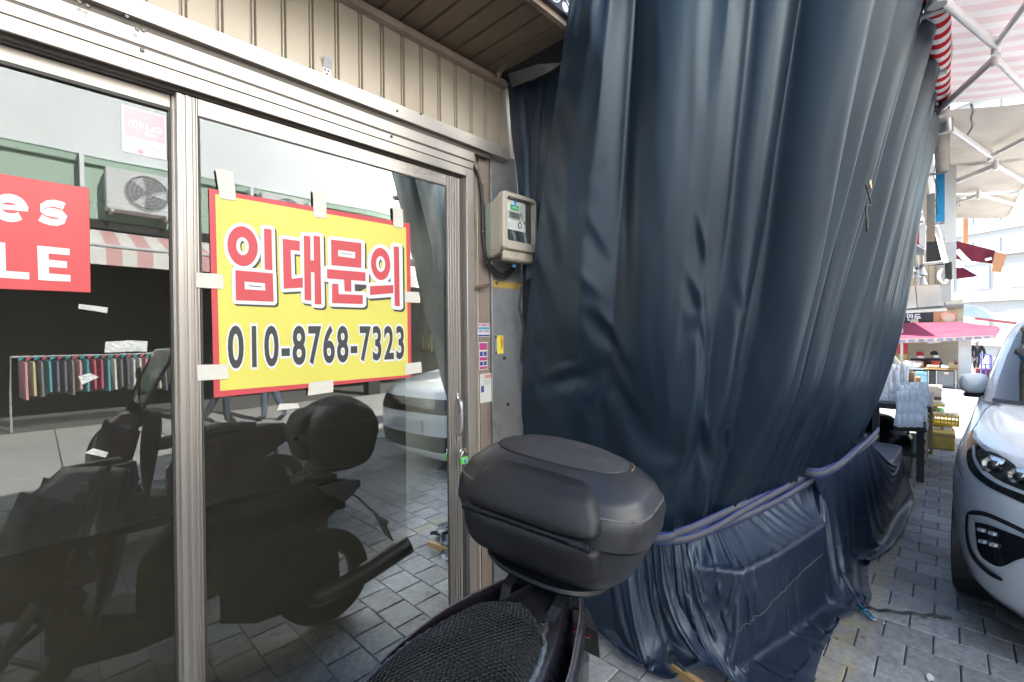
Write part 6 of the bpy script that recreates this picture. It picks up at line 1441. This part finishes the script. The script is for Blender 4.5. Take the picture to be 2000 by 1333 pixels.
# boards leaning against the table
for i, (pts, X, lb) in enumerate([([(1780, 940), (1786, 858), (1797, 845), (1795, 905)], 6.4, 'white edged board leaning on the table, nearest'), ([(1808, 884), (1807, 824), (1817, 812), (1818, 870)], 7.6, 'pale printed board leaning on the table, further one')]):
    t = thing('leaning_board', lb, 'board', tuple(onX(*pts[0], X)), 'boards leaning by the display table')
    q = [onX(*pts[0], X), onX(*pts[1], X), onX(*pts[2], X + .5), onX(*pts[3], X + .5)]
    MB().prism([tuple(p) for p in q], (0, .02, 0)).build('sheet', 'boardwhite' if i else 'framegrey', t)
    for a_, b_ in zip(q, q[1:] + q[:1]): MB().tube([tuple(a_ + Vector((0, -.006, 0))), tuple(b_ + Vector((0, -.006, 0)))], .010, 6).build('edging', 'signwhite2', t, smooth=60)
tag(MB().prism([tuple(onX(*q, 7.3)) for q in [(1802, 905), (1805, 838), (1807, 836), (1806, 903)]], (.3, 0, 0)).build('thin_panel', 'black', None), 'thin dark panel standing between the two leaning boards', 'panel')
tag(MB().lathe([(0, .28), (.2, .27), (.34, .18), (.40, .05), (.42, 0)], (6.9, -1.05, .3), (0, 0, 1), 18).build('black_bag', mat('bagblack', (.01, .01, .011), .2, bump=.8, bscale=12), None, smooth=50), 'shiny black plastic bag on the shelf under the table', 'bag')
# ================================================================ the food stall at the bend
XS = 20.5; zS = gz(XS)
FSL = thing('food_stall', 'steaming food stall under a pink awning at the end of the lane', 'stall', (XS, -1.6, zS))
YL, YR_ = onX(1745, 660, XS).y, onX(1868, 660, XS).y
box('back_wall', 'cream', XS + 2.0, XS + 2.1, YR_ - .2, YL + 1.5, zS - .3, 2.6, FSL); box('plastic_sheet', 'sackwhite', XS + .3, XS + .32, YR_ - .35, YR_ - .05, zS, 1.5, FSL)
box('side_wall', 'cream', XS, XS + 2.0, YL + .3, YL + .4, zS - .3, 2.4, FSL); box('roof', 'framegrey', XS + 1.6, XS + 2.2, YR_ - .2, YL + 1.5, 2.3, 2.4, FSL)
box('post', 'lampgrey', XS + .05, XS + .12, YL - .25, YL - .18, zS, 1.6, FSL)
fbox('menu_board', 'signred2', 1752, 669, 1773, 692, XS + .3, .04, FSL); fbox('menu_board', 'kraftyel', 1754, 692, 1771, 716, XS + .32, .04, FSL)
qa = [onX(1752, 632, XS + 1.2), onX(1876, 630, XS + 1.2), onX(1952, 640, XS + .6), onX(1944, 660, XS - .6), onX(1752, 664, XS - .6)]
MB().poly([tuple(p) for p in qa]).build('awning_fabric', 'aw_pink', FSL, solid=.03)
va = [onX(x, y, XS - .62) for x, y in ((1752, 663), (1842, 660), (1940, 655))]; vb = [onX(x, y, XS - .62) for x, y in ((1752, 671), (1842, 667), (1942, 661))]
MB().grid([[tuple(p) for p in va], [tuple(p) for p in vb]]).build('awning_valance', 'cream', FSL, solid=.02)
mat('photoprint', (.30, .25, .38), .5, var=.5, vscale=5)
for k in range(10): fbox('valance_picture', 'photoprint', 1756 + k * 18.5, 664.5 - k * .8, 1768 + k * 18.5, 670 - k * .85, XS - .645, .012, FSL)
fbox('sign_black', 'fascia', 1748, 612, 1823, 634, XS + 1.3, .15, FSL); fbox('sign_brown', 'brownsign', 1824, 610, 1869, 631, XS + 1.32, .15, FSL)
fbox('sign_disc_panel', 'cream', 1839, 612, 1867, 629, XS + 1.3, .01, FSL)
def sgn(s, bx, m_, par, X):
    mb = MB(); vs, fs = text_polys(s, offset=.03); xs = [p[0] for p in vs]; ys = [p[1] for p in vs]; x0, x1, y0, y1 = bx
    mb.add([tuple(onX(x0 + (p[0] - min(xs)) / (max(xs) - min(xs)) * (x1 - x0), y1 - (p[1] - min(ys)) / (max(ys) - min(ys)) * (y1 - y0), X)) for p in vs], fs).build('sign_lettering', m_, par, fix=False)
sgn('손', (1758, 1769, 613.5, 626), 'sackgreen', FSL, XS + 1.28); sgn('만두', (1771, 1799, 613, 627), 'printwhite', FSL, XS + 1.28)
for k, (px, py, r) in enumerate([(1786, 630, .12), (1760, 628, .08)]): MB().lathe([(0, .02), (r, .02), (r, 0)], onX(px, py, XS + 1.27), (-1, 0, 0), 18).build('sign_disc', 'cream', FSL)
MB().lathe([(.17, .012), (.18, .02), (.2, .012)], onX(1853, 620.5, XS + 1.28), (-1, 0, 0), 20).build('sign_emblem', 'brownsign', FSL)
# counter
CT = thing('stall_counter', 'grey steel food counter with a wooden board top', 'counter', (XS - .3, -1.5, zS))
fbox('cabinet', 'framegrey', 1829, 724, 1864, 756, XS - .6, .6, CT, .01); fbox('cabinet', 'tablesteel', 1812, 724, 1829, 757, XS - .55, .6, CT, .01); fbox('board_top', 'wood', 1805, 720, 1872, 724, XS - .75, .8, CT, .005)
fbox('price_card', 'cream', 1844, 727, 1853, 732, XS - .62, .01, CT)
for px in (1812, 1828, 1866): fbox('leg', 'lampgrey', px, 724, px + 2, 759, XS - .65, .05, CT)
tag(fbox('ice_chest', mat('chestblue', (.25, .5, .62), .4), 1787, 726, 1811, 757, XS - .6, .5, None, .02), 'pale blue ice chest beside the steel counter', 'chest')
fbox('chest_band', 'framegrey', 1787, 732, 1811, 734, XS - .61, .52, bpy.data.objects['ice_chest'])
tag(fbox('side_table', 'lampgrey', 1760, 718, 1806, 723, XS - .5, .7, None, .01), 'pale steel side table left of the blue chest', 'table')
for px in (1763, 1800): fbox('leg', 'lampgrey', px, 723, px + 2, 757, XS - .4, .05, bpy.data.objects['side_table'])
for i, (x0, y0, x1, y1, m_, lb) in enumerate([(1853, 708, 1872, 721, 'kraft', 'tan tray on the right end of the wooden counter'), (1863, 705, 1871, 713, 'boxbrown', 'brown carton at the far end of the counter'), (1838, 714, 1853, 720, 'sackwhite', 'white tray in the middle of the wooden counter'), (1810, 714, 1834, 719, 'cream', 'broad pale dough board on the counter')]):
    tag(fbox('food_tray', m_, x0, y0, x1, y1, XS - .6, .4, None, .01), lb, 'tray', 'things on the food counter')
mat('potsteel', (.6, .6, .6), .3, metal=.8)
tag(MB().lathe([(.0, .2), (.22, .2), (.26, .16), (.26, 0), (0, 0)], onX(1783, 717, XS - .2), (0, 0, 1), 20).build('steamer', 'potsteel', None, smooth=40), 'round steel steamer on the side table of the stall', 'steamer')
# striplight and other awnings past the stall
tag(MB().tube([tuple(onX(1812, 668, XS - .3)), tuple(onX(1838, 666, XS - .3))], .06, 8).build('strip_lamp', 'lightbox', None), 'white strip lamp housing under the pink awning', 'lamp')
W2 = thing('white_awning', 'long white awning with a red edge beyond the stall', 'awning', tuple(onX(1900, 610, 26)), 'awnings past the bend')
MB().add([tuple(onX(1846, 590, 24)), tuple(onX(1905, 598, 27)), tuple(onX(1992, 632, 27)), tuple(onX(1905, 622, 24)), tuple(onX(1846, 610, 24))], [(0, 1, 2, 3, 4)]).build('fabric', 'sackwhite', W2, solid=.03)
MB().tube([tuple(onX(1905, 622.5, 24)), tuple(onX(1992, 633, 27))], .05, 6).build('red_edge', 'signred2', W2, smooth=60)
R2 = thing('red_awning', 'deep red awning end curling out beyond the pink one', 'awning', tuple(onX(1930, 640, 23)), 'awnings past the bend')
MB().add([tuple(onX(1872, 631, 23)), tuple(onX(1948, 638, 24)), tuple(onX(1953, 645, 24)), tuple(onX(1948, 652, 23.5)), tuple(onX(1938, 646, 23))], [(0, 1, 2, 3, 4)]).build('fabric', 'signred2', R2, solid=.03)
# hand truck with a maroon load
HC = thing('hand_truck', 'blue hand truck loaded with a maroon crate', 'hand truck', (25, -3, gz(25)))
XH = 25
for (x0, y0, x1, y1) in ((1916, 690, 1917, 747), (1935, 694, 1936, 747), (1925, 712, 1926, 747)): MB().tube([tuple(onX(x0, y0, XH)), tuple(onX(x1, y1, XH))], .025, 7).build('upright', 'lockblue', HC, smooth=60)
for y in (712, 722, 738, 745): MB().tube([tuple(onX(1916, y, XH)), tuple(onX(1936, y, XH))], .02, 7).build('crossbar', 'lockblue', HC, smooth=60)
MB().tube([tuple(onX(*q, XH)) for q in [(1918, 694), (1923, 693), (1930, 693), (1935, 695)]], .02, 7).build('handle', 'lockblue', HC, smooth=60)
tag(fbox('maroon_crate', mat('crmaroon', (.18, .04, .035), .6), 1905, 720, 1935, 738, 25.1, .5, None, .02), 'maroon crate riding on the blue hand truck', 'crate')
# ================================================================ people
def person(label, pos, face, jacket, trousers, hat=None, mask=False, vest=None, pose='stand', skin=(.48, .30, .22), hair=(.015, .013, .012), h=1.66):
    t = thing('person', label, 'person', pos, 'people in the market')
    k = h / 1.7; M = Matrix.Translation(pos) @ Matrix.Rotation(face, 4, 'Z') @ Matrix.Scale(k, 4)
    J = {'pel': (0, 0, .92), 'waist': (0, 0, 1.08), 'chest': (.01, 0, 1.30), 'neck': (.02, 0, 1.45), 'head': (.04, 0, 1.56), 'top': (.035, 0, 1.67)}
    fw = .16 if pose == 'walk' else .03
    J.update({'hl': (0, .09, .88), 'kl': (.04 + fw * .6, .1, .48), 'al': (-.02 + fw, .1, .08), 'tl': (.13 + fw, .11, .04), 'hr': (0, -.09, .88), 'kr': (.05 - fw * .3, -.1, .48), 'ar': (-.03 - fw, -.1, .08 + (.04 if pose == 'walk' else 0)), 'tr': (.12 - fw, -.11, .03)})
    if pose == 'work': arms = {'sl': (0, .19, 1.40), 'el': (.08, .25, 1.14), 'wl': (.30, .16, 1.06), 'fl': (.38, .13, 1.04), 'sr': (0, -.19, 1.40), 'er': (.08, -.25, 1.14), 'wr': (.30, -.14, 1.04), 'fr': (.38, -.11, 1.02)}
    else: arms = {'sl': (0, .19, 1.40), 'el': (-.02 - fw * .4, .25, 1.13), 'wl': (.06 - fw * .4, .25, .90), 'fl': (.08 - fw * .4, .24, .80), 'sr': (0, -.19, 1.40), 'er': (-.02 + fw * .5, -.25, 1.13), 'wr': (.08 + fw * .6, -.24, .92), 'fr': (.10 + fw * .7, -.23, .83)}
    J.update(arms); names = list(J)
    rad = dict(pel=.15, waist=.145, chest=.155, neck=.062, head=.092, top=.05, hl=.10, kl=.07, al=.05, tl=.035, hr=.10, kr=.07, ar=.05, tr=.035, sl=.075, el=.055, wl=.04, fl=.035, sr=.075, er=.055, wr=.04, fr=.035)
    E_ = [('pel', 'waist'), ('waist', 'chest'), ('chest', 'neck'), ('neck', 'head'), ('head', 'top'), ('pel', 'hl'), ('hl', 'kl'), ('kl', 'al'), ('al', 'tl'), ('pel', 'hr'), ('hr', 'kr'), ('kr', 'ar'), ('ar', 'tr'), ('chest', 'sl'), ('sl', 'el'), ('el', 'wl'), ('wl', 'fl'), ('chest', 'sr'), ('sr', 'er'), ('er', 'wr'), ('wr', 'fr')]
    me = bpy.data.meshes.new('body'); me.from_pydata([J[n_] for n_ in names], [(names.index(a), names.index(b)) for a, b in E_], []); o = bpy.data.objects.new('body', me); COL.objects.link(o)
    sk_ = o.modifiers.new('skin', 'SKIN')
    for i, n_ in enumerate(names): me.skin_vertices[0].data[i].radius = (rad[n_], rad[n_] * (1.25 if n_ in ('pel', 'waist', 'chest') else 1)) if n_ not in ('pel', 'waist', 'chest') else (rad[n_] * .8, rad[n_] * 1.05)
    me.skin_vertices[0].data[0].use_root = True
    q = o.modifiers.new('s', 'SUBSURF'); q.levels = 1; q.render_levels = 1
    dg = bpy.context.evaluated_depsgraph_get(); m2 = bpy.data.meshes.new_from_object(o.evaluated_get(dg)); bpy.data.objects.remove(o)
    def cm(nm, c): return mat('cl_%s_%d_%d_%d' % (nm, *[int(v * 999) for v in c]), c, .8, var=.1)
    m2.materials.clear()
    for c in (cm('j', jacket), cm('t', trousers), cm('s', skin), cm('b', (.02, .02, .02))): m2.materials.append(c)
    for p in m2.polygons:
        z = p.center.z; y = abs(p.center.y)
        p.material_index = 3 if z < .1 else 1 if (z < .90 and y < .2) else 2 if (z > 1.44 and y < .12) else 2 if (y > .1 and z < (.86 if pose != 'work' else 0)) else 2 if (pose == 'work' and p.center.x > .33) else 0
    m2.shade_smooth(); m2.transform(M); b = bpy.data.objects.new('body', m2); COL.objects.link(b); b.parent = t; b.matrix_parent_inverse = parent_inv(t)
    def part(mb, nm, c): mb.v = [tuple(M @ Vector(v)) for v in mb.v]; return mb.build(nm, cm(nm, c), t, smooth=60)
    hd = Vector((.04, 0, 1.57))
    if hat: part(MB().lathe([(.108, -.01), (.112, .03), (.10, .08), (.06, .12), (0, .13)], hd + Vector((-.008, 0, .015)), (0, 0, 1), 18), 'hat', hat)
    else: part(MB().lathe([(.085, -.05), (.104, -.02), (.106, .04), (.09, .09), (.05, .115), (0, .122)], hd + Vector((-.022, 0, .01)), (0, 0, 1), 18), 'hair', hair)
    if hat and hat[0] < .1: part(MB().box(.10, .20, -.07, .07, 1.585, 1.595), 'cap_peak', hat)
    part(MB().lathe([(0, .02), (.014, .012), (.018, 0)], hd + Vector((.088, 0, -.012)), (1, 0, -.2), 10), 'nose', skin)
    for s in (-1, 1):
        part(MB().lathe([(0, .008), (.010, .004), (.012, 0)], hd + Vector((.086, s * .034, .018)), (1, 0, 0), 8), 'eye', (.02, .02, .02)); part(MB().lathe([(0, .012), (.016, .006), (.02, -.006)], hd + Vector((0, s * .09, 0)), (0, s, 0), 10), 'ear', skin)
    if mask: part(MB().grid([[(hd.x + .055 + .05 * math.cos(a), hd.y + .095 * math.sin(a), hd.z + dz) for a in np.linspace(-1.3, 1.3, 9)] for dz in (-.09, -.05, -.012)]), 'face_mask', (.75, .77, .8))
    else: part(MB().box(hd.x + .086, hd.x + .094, -.022, .022, hd.z - .052, hd.z - .044), 'mouth', (.3, .12, .1))
    if vest: part(MB().grid([[((.165 - .02 * (dz < .15)) * math.cos(a) * .95 + .01, .185 * math.sin(a), 1.08 + dz) for a in np.linspace(0, 2 * math.pi, 22)] for dz in (0, .1, .2, .28)]), 'vest', vest)
    for s in (-1, 1):   # five fingers on each hand
        f0 = Vector(J['fl' if s > 0 else 'fr']); d = (f0 - Vector(J['wl' if s > 0 else 'wr'])).normalized(); sd = Vector((0, s, 0)) if abs(d.y) < .8 else Vector((1, 0, 0)); sd = Vector((1, 0, 0)) if d.z < -.7 else sd
        mb = MB()
        for i, ln in enumerate((.055, .07, .075, .07)):
            a0 = f0 + sd * (.022 * (i - 1.5)); mb.tube([tuple(a0), tuple(a0 + d * ln * .6), tuple(a0 + d * ln + Vector((.012, 0, -.01)))], [.0095, .009, .007], 6)
        part(mb, 'fingers', skin)['kind'] = 'stuff'
        part(MB().tube([tuple(f0 - d * .03 + sd * .03), tuple(f0 + sd * .05 + d * .01), tuple(f0 + sd * .052 + d * .035)], [.012, .010, .008], 6), 'thumb', skin)
    return t
p1 = onX(1796, 695, XS + .45); p2 = onX(1823, 694, XS + .45)
for i, (p, hat, vest) in enumerate(((p1, (.45, .02, .03), (.75, .12, .03)), (p2, (.025, .025, .03), (.7, .1, .05)))):
    person(['stall worker in a red knitted hat, white mask and orange vest', 'stall worker in a black cap, white mask and dark jacket'][i], (XS + .45, p.y, p.z - 1.56 * .93), R(200 if i == 0 else 225), (.02, .022, .04), (.03, .03, .04), hat=hat, mask=True, vest=vest, pose='work', h=1.58)
# stools they sit on are hidden; the floor behind the counter lies lower
pd = [(1892, 'walker in a dark padded jacket and pale jeans, left of the pair', (.012, .014, .02), (.30, .38, .48), None, 30), (1908, 'walker in a dark coat beside the hand truck, right of the pair', (.03, .027, .025), (.03, .03, .035), (.6, .6, .62), 31)]
for px, lb, j, tr_, ht, X in pd:
    yy = onX(px, 700, X).y; person(lb, (X, yy, gz(X)), R(150), j, tr_, hat=ht, pose='walk', h=1.68)
# someone passing on the far side, mirrored in the right pane
person('passer by on the far side of the street, mirrored under the banner', (3.0, -7.2, .012), R(180), (.03, .03, .04), (.12, .15, .22), pose='walk')
person('second passer by across the street, mirrored beside the scooter seat', (2.2, -7.6, .012), R(10), (.05, .03, .03), (.05, .06, .09), pose='walk')
# rail of bright clothes across the street
CRK = thing('clothes_rail', 'rail of bright clothes across the street, mirrored in the left pane', 'clothes rail', (.9, -9.2, 0)); CRK.location.y = -9.2
MB().tube([(-.3, -9.25, 0), (-.3, -9.25, 1.22), (2.2, -9.25, 1.22), (2.2, -9.25, 0)], .02, 6).build('rail', 'lampgrey', CRK)
for k in range(26):
    x = -.2 + k * .093; c = random.choice([(.2,.18,.18),(.6, .5, .48), (.65, .62, .6), (.5, .1, .15), (.1, .35, .4), (.6, .3, .35), (.15, .15, .2), (.55, .5, .3)])
    MB().add([(x, -9.3 + random.uniform(-.03, .03), 1.16), (x + .085, -9.1, 1.13), (x + .095, -9.1, .65 - random.random() * .15), (x + .01, -9.35, .55)], [(0, 1, 2, 3)]).build('garment', mat('garm%d' % (hash(c) % 97), c, .8), CRK, solid=.03)
    MB().tube([(x, -9.15, 1.17), (x + .05, -9.15, 1.21)], .022, 5).build('hanger', mat('hgr%d' % (k % 2), ((.05, .4, .45), (.55, .1, .2))[k % 2], .5), CRK)
# ================================================================ far buildings
mat('farwhite', (.55, .56, .57), .8, var=.04); mat('farglass', (.30, .34, .38), .5, var=.1, spec=.2); mat('fargrey', (.18, .21, .25), .7, var=.1); mat('farband', (.45, .46, .48), .7)
def far_building(name, label, px, X, w, zb, zt, rot, storeys, cols, wall, win, inset=.12, wfrac=.7, hfrac=.5):
    p = onX(px, 500, X); t = thing(name, label, 'building', (X, p.y, zb), 'buildings beyond the market'); t.rotation_euler = (0, 0, R(rot)); 
    def lb(mb, nm, m): o = mb.build(nm, m, None); o.parent = t; return o
    H = zt - zb; lb(MB().box(0, 12, -w / 2, w / 2, 0, H), 'wall', wall); fh = H / storeys; cw = w / cols
    for s in range(storeys):
        lb(MB().box(-.25, -.02, -w / 2 - .1, w / 2 + .1, s * fh + fh * .93, s * fh + fh * 1.0), 'floor_band', 'farband')
        for c in range(cols):
            y0 = -w / 2 + c * cw + cw * (1 - wfrac) / 2; z0 = s * fh + fh * .22
            lb(MB().box(-.06, -.01, y0, y0 + cw * wfrac, z0, z0 + fh * hfrac), 'window', win)
    return t
far_building('office_block', 'large pale office block with rows of windows, far right', 1960, 62, 26, -2, 27, -35, 9, 12, 'farwhite', 'farglass', wfrac=.8)
far_building('office_block', 'low grey glazed block just above the people, far off', 1955, 48, 16, -2, 5.2, -30, 2, 14, 'fargrey', 'farglass', wfrac=.6, hfrac=.7)
far_building('office_block', 'plain white block closing the lane behind the stall', 1880, 40, 7, -2, 6.0, -30, 3, 4, 'farwhite', 'farwhite', wfrac=.5)
fbox('terracotta_pillar', mat('terra', (.5, .22, .10), .7), 1881, 428, 1891, 474, 44, 1.0)
tag(bpy.data.objects['terracotta_pillar'], 'orange brown pillar rising in front of the pale office block', 'pillar')

# ---- small odds and ends
tag(MB().tube(list(crom([tuple(onZ(*q, 2.86)) for q in [(1897, 205), (1901, 218), (1897, 232), (1900, 246), (1891, 262)]], np.linspace(0, 1, 24))), .006, 6).build('dangling_cord', 'framegrey', None, smooth=60), 'frayed grey cord dangling under the beige awning', 'cord')
WL = thing('work_lamp', 'small lit lamp under the upper burgundy awning', 'lamp', tuple(onX(1872, 515, 12)))
MB().lathe([(.02, .1), (.06, .08), (.11, 0)], onX(1874, 513, 12), (0, 0, 1), 14).build('shade', 'lampgrey', WL, smooth=50)
MB().lathe([(0, .03), (.05, .02), (.06, -.03), (0, -.07)], onX(1874, 516, 12), (0, 0, 1), 12).build('bulb', mat('bulbglow', (1, .8, .5), .5, emit=(1, .75, .4, 3.0)), WL, smooth=50)
for i, (px, py, r_, c_, lb) in enumerate([(1817, 1324, .022, 'sackwhite', 'scrap of white paper lying on the paving at the lower right'), (1727, 1218, .007, 'sackwhite', 'tiny white scrap on the paving by the carabiner'), (1635, 1248, .008, 'boxbrown', 'small rusty washer on the paving beside the cover')]):
    p = onZ(px, py, .004); n = 9
    tag(MB().prism([(p.x + r_ * (1.3 if i == 0 else 1) * math.cos(a) * (1 + .3 * math.sin(3 * a)), p.y + r_ * .6 * math.sin(a), .004) for a in np.linspace(0, 2 * math.pi, n, endpoint=False)], (0, 0, .003)).build('paper_scrap', c_, None), lb, 'litter', 'litter on the paving')
for i, (x0, y0, x1, y1, X, m_, lb) in enumerate([(1704, 712, 1728, 742, 8.6, 'kraft', 'tan carton stacked behind the curtain end, left'), (1724, 700, 1742, 730, 8.9, 'cream', 'cream carton stacked behind the paper sack'), (1786, 738, 1797, 768, 9.4, 'boxbrown', 'dark red carton tilted beside the tan box'), (1762, 770, 1790, 790, 8.1, 'kraftyel', 'yellow carton under the brown box')]):
    tag(fbox('cardboard_box', m_, x0, y0, x1, y1, X, .3, None, .004), lb, 'box', 'boxes on the market stalls')
box('side_table_board', 'timber', 7.72, 9.4, -1.68, -.7, .70, .74).name = 'back_bench'
tag(bpy.data.objects['back_bench'], 'plain timber bench carrying the boxes behind the steel table', 'bench')
for x, y in ((7.8, -1.6), (9.3, -1.6), (7.8, -.8), (9.3, -.8)): box('leg', 'timber', x, x + .06, y, y + .06, 0, .699, bpy.data.objects['back_bench'])
